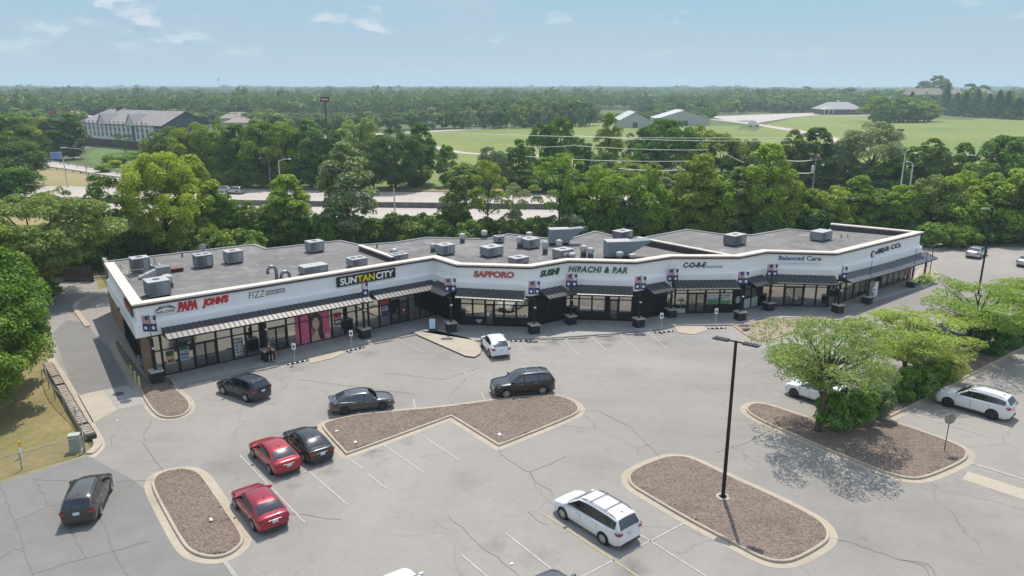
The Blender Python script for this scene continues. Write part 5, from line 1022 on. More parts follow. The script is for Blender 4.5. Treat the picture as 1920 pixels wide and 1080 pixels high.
def car(name, label, kind, body, fr, rr, side_, cat='car', rims='alloy', rails=False, bars=False, group='cars parked around the shopping strip', roofmat=None, spoiler=False, clad=False, z=.012, simple=False):
    k = KIND[kind]; L_, W, wb, r = k['L'], k['W'], k['wb'], k['r']; H = k['H']
    f, b = (P(*fr), P(*rr)); d = (f - b).normalized(); left = Vector((-d.y, d.x, 0)); mid = (f + b) / 2 + left * (W / 2 - .12) * (-1 if side_ == 'L' else 1)
    rov = (L_ - wb) * .52; x0 = -wb / 2 - rov          # rear end x in local coords
    t = thing(name, label, cat, (mid.x, mid.y, z), math.atan2(d.y, d.x), group)
    X = lambda q: x0 + q * L_
    xs_ = sorted(set([q for q, _ in k['top']] + [.06, .2, .25, .4, .58, .8, .84, .94, .95]))
    m = MB(); ring_n = 0
    for q in xs_:
        zt = lerp_tab(k['top'], q)
        e = min(q, 1 - q); wf = 1 - .15 * max(0, (1 - e / .045)) ** 1.8 - .085 * max(0, 1 - e / .16) ** 1.4
        w_ = W / 2 * wf; zs = .24 + (.10 if e < .04 else 0); zm = zs + (zt - zs) * .55
        cr_ = .035 if e > .03 else .01
        half = [(w_ * .93, zs), (w_ * .985, zs + .10), (w_, zm), (w_ * .985, zt - .12 * min(1, zt)), (w_ * .95, zt - .035), (w_ * .82, zt + cr_ * .5), (w_ * .4, zt + cr_)]
        ring = [(X(q), y, z_) for y, z_ in half] + [(X(q), -y, z_) for y, z_ in reversed(half)]
        ring_n = len(ring); m.add(ring, [])
    nx = len(xs_)
    for i in range(nx - 1):
        for j in range(ring_n): a = i * ring_n + j; b_ = i * ring_n + (j + 1) % ring_n; m.f.append((a, b_, b_ + ring_n, a + ring_n)[::-1])
    m.f.append(tuple(range(ring_n))); m.f.append(tuple((nx - 1) * ring_n + j for j in reversed(range(ring_n))))
    bo = m.build('body', body, t, True)
    es = bo.modifiers.new('split', 'EDGE_SPLIT'); es.split_angle = math.radians(42)
    # cabin
    cab = k['cab']; bf = lambda q: k['belt'][0] + (k['belt'][1] - k['belt'][0]) * (q - cab[0][0]) / (cab[-1][0] - cab[0][0]) - .02
    wB, wT = W / 2 * .93, W / 2 * .70
    tf = lambda q: 1 - .13 * max(0, 1 - q / .15) ** 1.5
    def wz(q, z_): zb = bf(q); return (wB + (wT - wB) * max(0, min(1, (z_ - zb) / (H - zb)))) * tf(q)
    cq = []
    for (a, za), (c, zc) in zip(cab, cab[1:]):
        for s_ in (0, .5): q = a + (c - a) * s_; z_ = za + (zc - za) * s_ + (.012 if s_ else 0); cq.append((q, z_))
    cq.append(cab[-1]); m = MB(); 
    for q, z_ in cq:
        zb = min(bf(q), z_ - .001); hw = wz(q, z_); zr = max(zb, z_ - .05); hr = wz(q, zr)
        half = [(wB * tf(q), zb), (hr + .004, zr), (hw * .93, z_ + .005), (hw * .55, z_ + .025), (0, z_ + .032)]
        ring = [(X(q), y, zz) for y, zz in half] + [(X(q), -y, zz) for y, zz in reversed(half[:-1])]; rn = len(ring); m.add(ring, [])
    for i in range(len(cq) - 1):
        for j in range(rn - 1): a = i * rn + j; m.f.append((a, a + rn, a + rn + 1, a + 1))
    m.f = [f_[::-1] for f_ in m.f]
    rf = m.build('roof', roofmat or body, t, True); es = rf.modifiers.new('split', 'EDGE_SPLIT'); es.split_angle = math.radians(38)
    # glass: front and rear screens
    def screen(nm, qa, za, qb, zb_, inset):
        m = MB(); rows = 5
        n_ = Vector((-(zb_ - za), 0, (qb - qa) * L_)).normalized()
        if n_.z < 0: n_ = -n_
        for i in range(rows):
            s_ = .05 + .88 * i / (rows - 1); q = qa + (qb - qa) * s_; z_ = za + (zb_ - za) * s_ + .012 * math.sin(math.pi * s_); hw = wz(q, z_) - inset
            for y, dz in ((-1, 0), (-.9, .008), (-.5, .024), (0, .032), (.5, .024), (.9, .008), (1, 0)): p = Vector((X(q), y * hw * .965, z_ + dz)) + n_ * .012; m.add([p], [])
        m.f = [(i * 7 + j, i * 7 + j + 1, (i + 1) * 7 + j + 1, (i + 1) * 7 + j) for i in range(rows - 1) for j in range(6)]
        if (qb > qa) == (n_.x > 0): pass
        m.build(nm, CGLASS, t, True)
    screen('rear_window', cab[0][0], cab[0][1] + (.03 if kind != 'sedan' else 0), cab[1][0], cab[1][1], .05); screen('windshield', cab[-1][0], cab[-1][1], cab[-2][0], cab[-2][1], .03)
    for s_ in (1, -1):
        qa0, qb0 = k['win'][0][0], k['win'][-1][1]; m = MB(); rows_ = [qa0 + (qb0 - qa0) * j / 14 for j in range(15)]
        tp_ = lambda q: max(bf(q) + .06, lerp_tab(cab, q) - .10)
        m.add([(X(q), s_ * (wz(q, bf(q) + .055) + .008), bf(q) + .055) for q in rows_] + [(X(q), s_ * (wz(q, tp_(q)) + .008), tp_(q)) for q in rows_], [(j, j + 1, 16 + j, 15 + j) if s_ < 0 else (j, 15 + j, 16 + j, j + 1) for j in range(14)]); m.build('pillar_trim', CLAD, t)
        for i, (qa, qb) in enumerate(k['win']):
            pts = []
            N_ = 5
            ztop = lambda q: lerp_tab(cab, q) - .095
            for j in range(N_): q = qa + (qb - qa) * j / (N_ - 1); pts.append((q, bf(q) + .05))
            up = []
            for j in range(N_): q = qb - (qb - qa) * j / (N_ - 1); up.append((q, max(bf(q) + .06, ztop(q))))
            m = MB(); allp = pts + up; m.add([(X(q), s_ * (wz(q, z_) + .012), z_) for q, z_ in allp], [(j, j + 1, 2 * N_ - 2 - j, 2 * N_ - 1 - j) if s_ < 0 else (j, 2 * N_ - 1 - j, 2 * N_ - 2 - j, j + 1) for j in range(N_ - 1)])
            m.build('side_window', CGLASS, t)
    # wheels
    rim_m = ALLOY if rims == 'alloy' else DRIM
    for sx in (-1, 1):
        for s_ in (1, -1):
            m = MB(); y = s_ * (W / 2 - .0); m.lathe([(0, y + .012 * s_), (r * 1.16, y + .012 * s_), (r * 1.2, y - .05 * s_), (r * 1.2, y - .35 * s_)], (sx * wb / 2, 0, r + .02), 20, 'y')
            m.f = [f_ for f_ in m.f if all(m.v[i].z > .0 for i in f_)]; m.build('wheel_arch', INTR if not clad else CLAD, t)
            w_ = MB(); yo = s_ * (W / 2 + .025); yi = s_ * (W / 2 - .20); w_.lathe([(r * .62, yo), (r * .93, yo), (r, yo - s_ * .03), (r, yi + s_ * .03), (r * .9, yi), (0, yi)], (sx * wb / 2, 0, r), 22, 'y'); wh = w_.build('wheel', RUBBER, t, True)
            m = MB(); c0 = (sx * wb / 2, 0, r)
            m.lathe([(0, yo - s_ * .05), (r * .6, yo - s_ * .05)], c0, 20, 'y'); m.build('hub_shade', DRIM, wh)
            m = MB(); m.lathe([(r * .66, yo + s_ * .003), (r * .57, yo + s_ * .006), (r * .57, yo - s_ * .04)], c0, 22, 'y'); m.lathe([(0, yo + s_ * .0), (r * .16, yo)], c0, 10, 'y')
            ns = 10 if kind == 'minivan' else 5
            for q in range(ns):
                th = 2 * math.pi * q / ns; cs, sn = math.cos(th), math.sin(th); hw_ = r * (.085 if ns == 10 else .13)
                m.add([(c0[0] + cs * a_ * r - sn * hh, yo - s_ * .004, c0[2] + sn * a_ * r + cs * hh) for a_, hh in ((.1, -hw_), (.58, -hw_ * .8), (.58, hw_ * .8), (.1, hw_))], [(0, 1, 2, 3)])
            m.build('rim', rim_m, wh)
    # lamps, plates, mirrors, handles, bumper trim
    zt0 = lerp_tab(k['top'], .03); zl = zt0 - .20
    for s_ in (1, -1):
        tw = .22 if kind != 'sedan' else .3
        m = MB(); y1 = s_ * (W / 2 * .90); y0 = s_ * (W / 2 * .90 - tw * 1.3)
        m.add([(x0 + .005, y0, zl), (x0 + .005, y1 * .95, zl - .02), (x0 + .14, s_ * W / 2 * .965, zl + .0), (x0 + .30, s_ * W / 2 * .985, zl + .08), (x0 + .30, s_ * W / 2 * .98, zl + .14), (x0 + .12, s_ * W / 2 * .95, zl + .17), (x0 + .01, y1 * .94, zl + .16), (x0 + .01, y0, zl + .12)], [(0, 1, 6, 7), (1, 2, 5, 6), (2, 3, 4, 5)])
        if s_ > 0: m.f = [f_[::-1] for f_ in m.f]
        for v in m.v: v.x -= .012
        m.build('taillight', LAMPR, t)
        zf = lerp_tab(k['top'], .965) - .08; xf = x0 + L_; m = MB()
        m.add([(xf - .03, s_ * W * .22, zf - .10), (xf - .12, s_ * W * .41, zf - .10), (xf - .45, s_ * W * .492, zf + .02), (xf - .5, s_ * W * .48, zf + .12), (xf - .2, s_ * W * .42, zf + .05), (xf - .06, s_ * W * .22, zf - .01)], [(0, 1, 4, 5), (1, 2, 3, 4)])
        for v in m.v: v.x += .012; v.z += .008; v.y += s_ * .012
        m.build('headlight', LAMPW, t)
        m = MB(); xm = X(cab[-1][0] - .055); zm_ = bf(cab[-1][0] - .05) + .06; m.bbox(xm - .09, xm + .07, min(s_ * (W / 2 * .93), s_ * (W / 2 + .17)), max(s_ * (W / 2 * .93), s_ * (W / 2 + .17)), zm_, zm_ + .15, .03); m.build('mirror', body, t, True)
        for q in (k['win'][-1][0] + .02, k['win'][-2][0] + .03 if len(k['win']) > 2 else k['win'][0][0] + .14):
            m = MB(); zh = bf(q) - .14; m.tube([(X(q), s_ * (W / 2 + .005), zh), (X(q) + .17, s_ * (W / 2 + .005), zh + .005)], .016, 5); m.build('door_handle', CHROME if not simple else body, t)
        # door seams
        m = MB()
        for q in [w_[1] + .01 for w_ in k['win'][-2:]] + [k['win'][-1][0] - .01 if len(k['win']) < 3 else k['win'][-2][0] - .01]:
            zb = bf(q); y = s_ * (W / 2 + .003); m.add([(X(q) - .008, y * .985, .42), (X(q) + .008, y * .985, .42), (X(q) + .008, y, .75), (X(q) - .008, y, .75), (X(q) + .008, y * .985, zb - .06), (X(q) - .008, y * .985, zb - .06)], [(0, 1, 2, 3), (3, 2, 4, 5)])
        m.build('door_seam', CLAD, t)
        if clad or kind in ('suv', 'bigsuv', 'wagon'):
            m = MB(); m.box(-wb / 2 + r * 1.2, wb / 2 - r * 1.2, min(s_ * (W / 2 - .1), s_ * (W / 2 + .012)), max(s_ * (W / 2 - .1), s_ * (W / 2 + .012)), .26, .37); m.build('sill_trim', CLAD, t)
    m = MB(); m.box(x0 - .03, x0 - .01, -.16, .16, zt0 - .30 if kind in ('sedan',) else .82, (zt0 - .30 if kind in ('sedan',) else .82) + .16); m.build('licence_plate', PLATE, t)
    m = MB(); m.box(x0 - .02, x0 + .2, -W / 2 * .72, W / 2 * .72, .27, .40); m.build('rear_bumper_trim', CLAD, t)
    m = MB(); m.box(x0 + L_ - .16, x0 + L_ + .012, -W / 2 * .5, W / 2 * .5, .36, .56); m.build('grille', CLAD, t)
    m = MB(); q = cab[1][0] + .05; m.prism([(X(q), -.02), (X(q) + .14, -.01), (X(q) + .14, .01), (X(q), .02)], lerp_tab(cab, q) + .02, lerp_tab(cab, q) + .09); m.build('antenna_fin', CLAD, t)
    if rails or bars:
        for s_ in (1, -1):
            q0, q1 = cab[1][0] + .03, cab[-2][0] - .01; m = MB(); m.tube([(X(q0 + (q1 - q0) * j / 6), s_ * wT * .93, lerp_tab(cab, q0 + (q1 - q0) * j / 6) + (.075 if 0 < j < 6 else .01)) for j in range(7)], .022, 6); m.build('roof_rail', CHROME if rails == 'chrome' else CLAD, t)
        for q in ((.25, .45) if bars else ()): m = MB(); m.tube([(X(q), -wT * .93, lerp_tab(cab, q) + .085), (X(q), wT * .93, lerp_tab(cab, q) + .085)], .022, 6); m.build('roof_bar', CHROME if rails == 'chrome' else CLAD, t)
    if spoiler: m = MB(); m.prism([(X(.01), -W * .38), (X(.045), -W * .40), (X(.045), W * .40), (X(.01), W * .38)], 1.06, 1.085); m.build('spoiler', body, t)
    if kind == 'sedan': m = MB(); m.box(x0 + .0, x0 + .02, -W * .2, W * .2, .84, .86); m.build('boot_chrome', CHROME, t)
    return t
NAVY = paint('navy_paint', (.012, .016, .028)); GREY = paint('grey_paint', (.09, .092, .10), .6); BLKP = paint('black_paint', (.010, .011, .012), .2); WHT = paint('white_paint', (.72, .73, .75), 0, .35); REDP = paint('red_paint', (.36, .012, .022), .3)
BRN = paint('brown_paint', (.055, .048, .045), .6); SILV = paint('silver_paint', (.42, .43, .44), .6); ROOFS = paint('sunlit_silver_roof', (.20, .20, .21), .6); REDD = paint('deep_red_paint', (.30, .010, .030), .4)
car('parked_suv', 'navy SUV with a glossy roof, parked nearest the leftmost shop', 'suv', NAVY, (419.7, 739), (463.7, 754), 'L', rims='alloy', clad=False)
car('parked_sedan', 'dark grey sedan with a rear spoiler and black wheels, facing right', 'sedan', GREY, (718.7, 768.5), (645.6, 778), 'R', rims='black', spoiler=True)
car('parked_suv', 'black SUV with chrome roof bars beside the arrow shaped bed', 'bigsuv', BLKP, (947.4, 747), (1018.4, 740), 'L', rails='chrome', bars=True)
car('parked_suv', 'white coupe style SUV parked by the concrete apron', 'coupe_suv', WHT, (904, 649), (920.8, 671), 'L')
car('parked_sedan', 'bright red sedan parked left of a black sedan', 'sedan', REDP, (478, 858), (508.5, 888), 'L')
car('parked_sedan', 'black sedan parked right of a red sedan', 'sedan', BLKP, (541, 837), (572.2, 866), 'L')
car('parked_sedan', 'deep red sedan alone beside the left oval bed', 'sedan', REDD, (445.5, 953.5), (477.8, 993.5), 'L')
car('driving_wagon', 'brown grey station wagon with roof rails turning at the lower left', 'wagon', BRN, (206, 922), (187, 966), 'R', rails=True, clad=True, roofmat=paint('wagon_roof', (.10, .095, .09), .6))
car('parked_minivan', 'white minivan with black roof rails parked at the lower middle', 'minivan', WHT, (1054.7, 970.5), (1135, 1021.5), 'L', cat='minivan', rails=True, bars=True)
car('parked_suv', 'large white SUV with black wheels in the right hand lot', 'bigsuv', WHT, (1773.6, 762), (1861.7, 787), 'L', rims='black', rails=True)
car('parked_suv', 'white SUV half hidden under the nearest honey locust', 'suv', WHT, (1481, 742), (1560, 768), 'L', rims='black', clad=True)
car('parked_suv', 'white SUV whose tail shows below the middle honey locust', 'suv', WHT, (1668, 668), (1728, 686), 'L', clad=True)
car('parked_sedan', 'silver sedan behind the middle honey locust crown', 'sedan', SILV, (1640, 655), (1695, 670), 'L')
car('parked_suv', 'dark SUV in the gap left of the far hedge', 'suv', NAVY, (1735, 630), (1795, 646), 'L')
car('parked_sedan', 'silver sedan nearest the lamp post in the upper right lot', 'sedan', SILV, (1850.7, 477.5), (1833, 487), 'R')
car('parked_sedan', 'pale silver sedan cut off by the right edge of the upper lot', 'sedan', SILV, (1949, 494), (1930, 504), 'R')
car('parked_suv', 'white car roof just showing at the bottom edge, left of the minivan', 'coupe_suv', WHT, (719, 1133), (766, 1192), 'L')
car('parked_sedan', 'dark car roof just showing at the bottom edge, below the minivan', 'sedan', GREY, (1008, 1132), (1070, 1192), 'L')
# sticker on the grey sedan
# traffic on the highway and park road
HG = 'vehicles on the highway'
car('highway_car', 'silver car in the gap between the left highway trees', 'sedan', SILV, (406, 361), (430, 362), 'L', group=HG, z=.08, simple=True)
car('highway_car', 'second silver car close behind on the left part of the highway', 'suv', SILV, (424, 364), (447, 365), 'L', group=HG, z=.08, simple=True)
car('highway_car', 'white car seen through the right trees on the highway', 'suv', WHT, (1655, 382), (1682, 382), 'L', group=HG, z=.08, simple=True)
car('highway_car', 'dark car at the right end of the highway', 'sedan', NAVY, (1830, 356), (1850, 356), 'L', group=HG, z=.08, simple=True)
car('highway_car', 'red car behind the trees near the middle of the highway', 'sedan', REDP, (1236, 396), (1264, 396), 'L', group=HG, z=.08, simple=True)
# box truck on the park road
p = P(1413, 238); t = thing('box_truck', 'small white box truck on the park road', 'truck', (p.x, p.y, .15), .25)
MB().bbox(-3.4, 1.2, -1.2, 1.2, .9, 3.6, .05).build('cargo_box', WHITE, t); m = MB(); m.prism([(1.3, -1.05), (3.3, -1.0), (3.3, 1.0), (1.3, 1.05)], .7, 2.4, .2); m.build('cab', WHITE, t); MB().box(3.2, 3.32, -.9, .9, 1.5, 2.2).build('windshield', CGLASS, t)
for x in (-2.2, 2.3):
    for y in (-1.1, 1.1): m = MB(); m.lathe([(0, y), (.48, y), (.48, y * .75), (0, y * .75)], (x, 0, .48), 14, 'y'); m.build('wheel', RUBBER, t)
k_ = 0
for u, v, c_ in ((1746, 216, SILV), (1757, 216.5, WHT), (1832, 218, NAVY), (1842, 219, SILV), (1876, 221, NAVY), (1888, 222, WHT), (1900, 223, SILV), (1912, 224, NAVY), (1768, 213, WHT), (1795, 214, SILV)):
    a = P(u, v); k_ += 1
    car('distant_car', 'tiny parked car beyond the right meadow, shaded by the firs', 'suv' if k_ % 2 else 'sedan', c_, (u, v), (u + 4, v + .0), 'L', group='tiny cars beyond the right meadow', z=.16, simple=True)
# ------------------------------------------------------------ trees
def leaf_mesh(name, centers, normals, sa, sb, rng, fold=.0):
    n = len(centers); r = rng.normal(size=(n, 3)); t1 = np.cross(normals, r); t1 /= np.linalg.norm(t1, axis=1)[:, None] + 1e-9; t2 = np.cross(normals, t1)
    a = (sa * rng.uniform(.65, 1.3, n))[:, None]; b = (sb * rng.uniform(.65, 1.3, n))[:, None]
    v = np.stack([centers - t1 * a, centers + t2 * b * .8 - t1 * a * .1, centers + t1 * a, centers - t2 * b * .8 + t1 * a * .1], axis=1).reshape(-1, 3)
    me = bpy.data.meshes.new(name); me.vertices.add(4 * n); me.vertices.foreach_set('co', v.astype(np.float32).ravel()); me.loops.add(4 * n); me.loops.foreach_set('vertex_index', np.arange(4 * n, dtype=np.int32))
    me.polygons.add(n); me.polygons.foreach_set('loop_start', np.arange(0, 4 * n, 4, dtype=np.int32)); me.update(calc_edges=True); return me
def crown(name, seed, R=5.0, z0=2.6, z1=12.0, nc=60, lf=120, sa=.24, sb=.15, squash=.88, widest=.42, flat=1.0, cr=(.17, .30), fill=.55, up=.25, lobes=0.25):
    rng = np.random.default_rng(seed); H = z1 - z0; C = []; ph = rng.uniform(0, 6.28, 4)
    while len(C) < nc:
        t = rng.uniform(0, 1); prof = (t / widest) ** .6 if t < widest else max(0, 1 - ((t - widest) / (1 - widest)) ** 2) ** .5
        th = rng.uniform(0, 2 * math.pi); lob = 1 + lobes * math.sin(2 * th + ph[0] + t * 2) * .6 + lobes * math.sin(3 * th + ph[1] - 3 * t) * .5 + lobes * .5 * math.sin(5 * th + ph[2] + 5 * t)
        rr = R * prof * lob * (fill + (1 - fill) * rng.uniform(0, 1) ** .5) * .84; z = z0 + H * t * .94
        C.append((rr * math.cos(th), rr * math.sin(th), z, R * rng.uniform(*cr) * (1.0 if t < .85 else .7)))
    C = np.array(C); k = nc * lf; idx = np.repeat(np.arange(nc), lf); w_ = (C[:, 3] / C[:, 3].mean()) ** 2; idx = rng.choice(nc, k, p=w_ / w_.sum())
    d = rng.normal(size=(k, 3)); d[:, 2] = np.where(d[:, 2] < -.7, -d[:, 2] * .8, d[:, 2]) + up; d /= np.linalg.norm(d, axis=1)[:, None]; rad = C[idx, 3] * (.68 + .40 * rng.uniform(0, 1, k) ** .6)
    p = C[idx, :3] + d * rad[:, None] * np.array([1, 1, squash]); nrm = d * .9 + rng.normal(size=(k, 3)) * .55; nrm[:, 2] += .6; nrm /= np.linalg.norm(nrm, axis=1)[:, None]
    me = leaf_mesh(name, p, nrm, sa, sb, rng); return me, C
def limbs(name, C, H0, r0=.28, n=9, seed=0, lean=0.0, fork=None):
    rng = random.Random(seed); m = MB(); zf = fork or H0 * .9; top = max(c[2] for c in C)
    m.tube([(0, 0, -.1), (.0, 0, .25), (lean * .3, .03, zf * .5), (lean, 0, zf), (lean * 1.1, .1, zf + (top - zf) * .5), (lean * .9, 0, top * .92)], [r0 * 1.45, r0 * 1.05, r0 * .9, r0 * .78, r0 * .4, r0 * .1], 9)
    cs = sorted(C.tolist(), key=lambda c: c[2]); 
    for i in range(n):
        c = cs[int(len(cs) * (i + .3) / n)]; zs = zf * rng.uniform(.75, 1.05) + max(0, (c[2] - zf)) * .35; zs = min(zs, c[2] * .95)
        m.tube([(lean * .9, 0, zs), (c[0] * .4, c[1] * .4, zs + (c[2] - zs) * .55), (c[0] * .75, c[1] * .75, zs + (c[2] - zs) * .8), (c[0], c[1], c[2] + .1)], [r0 * .42, r0 * .28, r0 * .17, r0 * .06], 6)
    me = bpy.data.meshes.new(name); me.from_pydata([tuple(v) for v in m.v], [], m.f); me.polygons.foreach_set('use_smooth', [True] * len(me.polygons)); me.materials.append(BARK); return me
LF = dict(mid=m_leaf('leaf_mid', (.06, .112, .014), (.135, .195, .03)), light=m_leaf('leaf_light', (.09, .155, .018), (.19, .26, .036), .34), dark=m_leaf('leaf_dark', (.027, .060, .014), (.075, .120, .027), .26),
          silver=m_leaf('leaf_silver', (.06, .105, .03), (.13, .19, .06), .3, (.34, .38, .26)), olive=m_leaf('leaf_olive', (.08, .115, .03), (.15, .19, .06), .4), yellow=m_leaf('leaf_yellow', (.20, .28, .06), (.28, .34, .09), .4),
          locust=m_leaf('leaf_locust', (.11, .16, .04), (.19, .23, .08), .4), locust2=m_leaf('leaf_locust_bright', (.085, .15, .025), (.16, .225, .05), .38), deep=m_leaf('leaf_deep_green', (.038, .092, .016), (.092, .165, .03), .3), fir=m_leaf('leaf_fir', (.02, .05, .025), (.045, .085, .04), .15))
PROTO = {}
def proto(k, R, H, crown_me, C, H0, **kw):
    co = np.empty(len(crown_me.vertices) * 3, np.float32); crown_me.vertices.foreach_get('co', co); co = co.reshape(-1, 3)
    PROTO[k] = (float(np.percentile(np.hypot(co[:, 0], co[:, 1]), 96)), float(np.percentile(co[:, 2], 99.7)), crown_me, limbs('trunk', C, H0, **kw))
for i in range(4): me, C = crown('crown', 11 + i, z0=.7, nc=66, lf=210, sa=.25, sb=.17, lobes=.32, cr=(.19, .32)); proto('broad%d' % i, 5.0, 12.4, me, C, 2.9, seed=i)
for i in range(2): me, C = crown('crown', 31 + i, R=4.2, z0=.8, z1=16.5, nc=90, lf=190, sa=.24, sb=.16, widest=.38, cr=(.20, .34), lobes=.32); proto('tall%d' % i, 4.3, 17, me, C, 3.4, seed=i)
for i in range(2): me, C = crown('crown', 41 + i, R=5.4, z0=4.2, z1=12.5, nc=32, lf=170, sa=.22, sb=.13, cr=(.16, .26), fill=.35, lobes=.45, squash=.6); proto('open%d' % i, 5.2, 12.6, me, C, 3.9, seed=i, r0=.2, n=13)
for i in range(2): me, C = crown('crown', 51 + i, R=6.0, z0=1.4, z1=12.5, nc=120, lf=300, sa=.17, sb=.11, cr=(.14, .25), lobes=.3); proto('hires%d' % i, 6.0, 12.8, me, C, 2.4, seed=i, n=16)
me, C = crown('crown', 61, R=7.5, z0=2.4, z1=9.0, nc=130, lf=260, sa=.18, sb=.10, cr=(.12, .20), squash=.42, widest=.55, lobes=.25); proto('spreading', 7.5, 9.2, me, C, 2.4, seed=3, n=18)
for i in range(3): me, C = crown('crown', 71 + i, R=5.0, z0=1.0, z1=11.5, nc=42, lf=60, sa=.52, sb=.36, lobes=.3); proto('far%d' % i, 5.0, 11.8, me, C, 2.4, seed=i, n=5)
for i in range(3): me, C = crown('crown', 81 + i, R=1.7, z0=.15, z1=2.6, nc=34, lf=110, sa=.15, sb=.10, cr=(.22, .36), widest=.4); proto('bush%d' % i, 1.8, 2.7, me, C, .4, seed=i, r0=.06, n=5)
for i in range(3):   # honey locust, fine leaflet sprays in flat tiers, visible limbs
    me, C = crown('crown', 91 + i, R=5.6, z0=(3.3, 2.9, 2.9)[i], z1=7.6, nc=(115, 110, 110)[i], lf=(140, 170, 170)[i], sa=.125, sb=.05, squash=.34, widest=.5, cr=(.12, .20), fill=.18, lobes=.22, up=.1); proto('locust%d' % i, 5.8, 7.8, me, C, 2.3, seed=i, r0=.21, n=30, lean=.25)
rng = np.random.default_rng(5); cc = []; nn = []
for k in range(2600):
    t = rng.uniform(0, 1) ** 1.0; tier = (t * 13) % 1; th = rng.uniform(0, 6.283); r = 3.0 * (1 - t) ** .9 * (.35 + .65 * rng.uniform(0, 1) ** .5) * (1 - .3 * tier) * (1 + .15 * math.sin(5 * th + t * 30)); cc.append((r * math.cos(th), r * math.sin(th), 1.0 + t * 11.4 - .25 * r)); nn.append((.5 * math.cos(th), .5 * math.sin(th), 1))
nn = np.array(nn) + rng.normal(size=(2600, 3)) * .35; nn /= np.linalg.norm(nn, axis=1)[:, None]; me = leaf_mesh('crown', np.array(cc), nn, .42, .2, rng)
PROTO['fir'] = (3.0, 12.4, me, limbs('trunk', np.array([[0, 0, 12, 1]]), 3, n=1, r0=.2))
TR = random.Random(77)
def plant(kind, label, u, vtop, wpx, vbase, lf='mid', group=None, name=None, cat='tree', xy=None, hz=None, z=0.0, sy=None):
    p = xy if xy is not None else P(u, vbase, z); R0, H0, cm, tm = PROTO[kind]; dist = (Vector((p[0], p[1], z)) - cam.location).length
    h = hz if hz else max(.8, hgt(p[0], p[1], vtop) - z); sc = wpx * dist / F / 2 / R0
    t = thing(name or {'bush': 'shrub', 'fir': 'fir_tree'}.get(kind.rstrip('0123'), 'tree'), label, cat, (p[0], p[1], z), TR.uniform(0, 6.28), group); t.scale = (sc, sc * (sy or 1), h / H0)
    for nm, me_, mt in (('crown', cm, LF[lf]), ('trunk', tm, BARK)):
        if len(me_.materials) == 0: me_.materials.append(mt)
        o = bpy.data.objects.new(nm, me_); link(o, t); o.material_slots[0].link = 'OBJECT'; o.material_slots[0].material = mt
    return t
# honey locusts in the right hand bed
plant('locust0', 'nearest honey locust with fine pale foliage and visible limbs in the right bed', 1532, 602, 242, 808, 'locust', z=.12)
plant('locust1', 'middle honey locust overhanging parked white cars', 1697, 588, 205, 712, 'locust2', z=.12)
plant('locust2', 'far honey locust in front of the lamp post, dense bright crown', 1824, 532, 205, 662, 'locust2', z=.12)
plant('locust1', 'honey locust cut off by the right edge of the photo', 1935, 528, 150, 622, 'locust2', z=.12)
# hedge shrubs in that bed
HG_ = 'clipped hedge shrubs in the right bed'
for i, (u, vb, w_, vt, lb, lf_) in enumerate(((1566, 806, 68, 738, 'dark dense hedge shrub right of the nearest locust trunk', 'deep'), (1604, 796, 66, 730, 'hedge shrub right of the darkest one, below the locust crown', 'deep'), (1640, 782, 54, 722, 'light tipped hedge shrub by the bed corner', 'silver'), (1628, 766, 50, 712, 'hedge shrub behind the light tipped one', 'deep'),
        (1716, 742, 62, 686, 'dark hedge shrub left of the white SUV', 'deep'), (1748, 728, 60, 672, 'middle hedge shrub of the second clump', 'deep'), (1775, 712, 52, 660, 'yellow flowering hedge shrub of the second clump', 'yellow'), (1690, 752, 40, 712, 'low hedge shrub at the left end of the second clump', 'deep'),
        (1862, 664, 58, 612, 'dark hedge shrub at the near end of the far clump', 'deep'), (1890, 650, 56, 598, 'hedge shrub in the middle of the far clump', 'deep'), (1916, 636, 50, 586, 'hedge shrub touching the right edge', 'mid'))):
    plant('bush%d' % (i % 3), lb, u, vt, w_, vb, lf_, HG_, 'hedge_shrub', 'shrub', z=.12)
# left edge trees
plant('hires0', 'big bright leafy tree cut off by the left edge, over the drive', 2, 462, 200, 728, 'mid')
plant('hires1', 'lower leafy tree at the left edge, in front of the dry lawn', -35, 585, 190, 790, 'mid')
plant('spreading', 'wide flat topped tree with layered pale foliage at the left', 75, 368, 240, 562, 'olive')
plant('hires1', 'leafy tree between the flat topped tree and the left edge', -25, 395, 150, 600, 'mid')
plant('bush0', 'dark round shrub at the bend of the back lane', 88, 520, 60, 556, 'deep', cat='shrub'); plant('bush1', 'darker shrub just left of the bend of the lane', 66, 528, 52, 572, 'dark', cat='shrub')
plant('open0', 'open crowned dark tree with its trunk showing left of the roof corner', 208, 330, 100, 500, 'dark')
plant('broad0', 'broad tree behind the dumpster screen', 120, 436, 110, 512, 'mid')
plant('bush2', 'small bushy tree above the dumpster screen, left of the roof', 182, 420, 56, 505, 'dark', cat='shrub')
plant('hires0', 'largest bright tree behind the left roof, tall split crown', 318, 288, 150, 478, 'light'); plant('tall0', 'taller half of the bright trees behind the left roof', 372, 292, 84, 468, 'light')
plant('hires1', 'dark leaved round tree standing before the ramp at the left', 22, 256, 118, 352, 'dark'); plant('broad2', 'dense tree below the round dark tree at the left edge', -2, 308, 110, 395, 'deep')
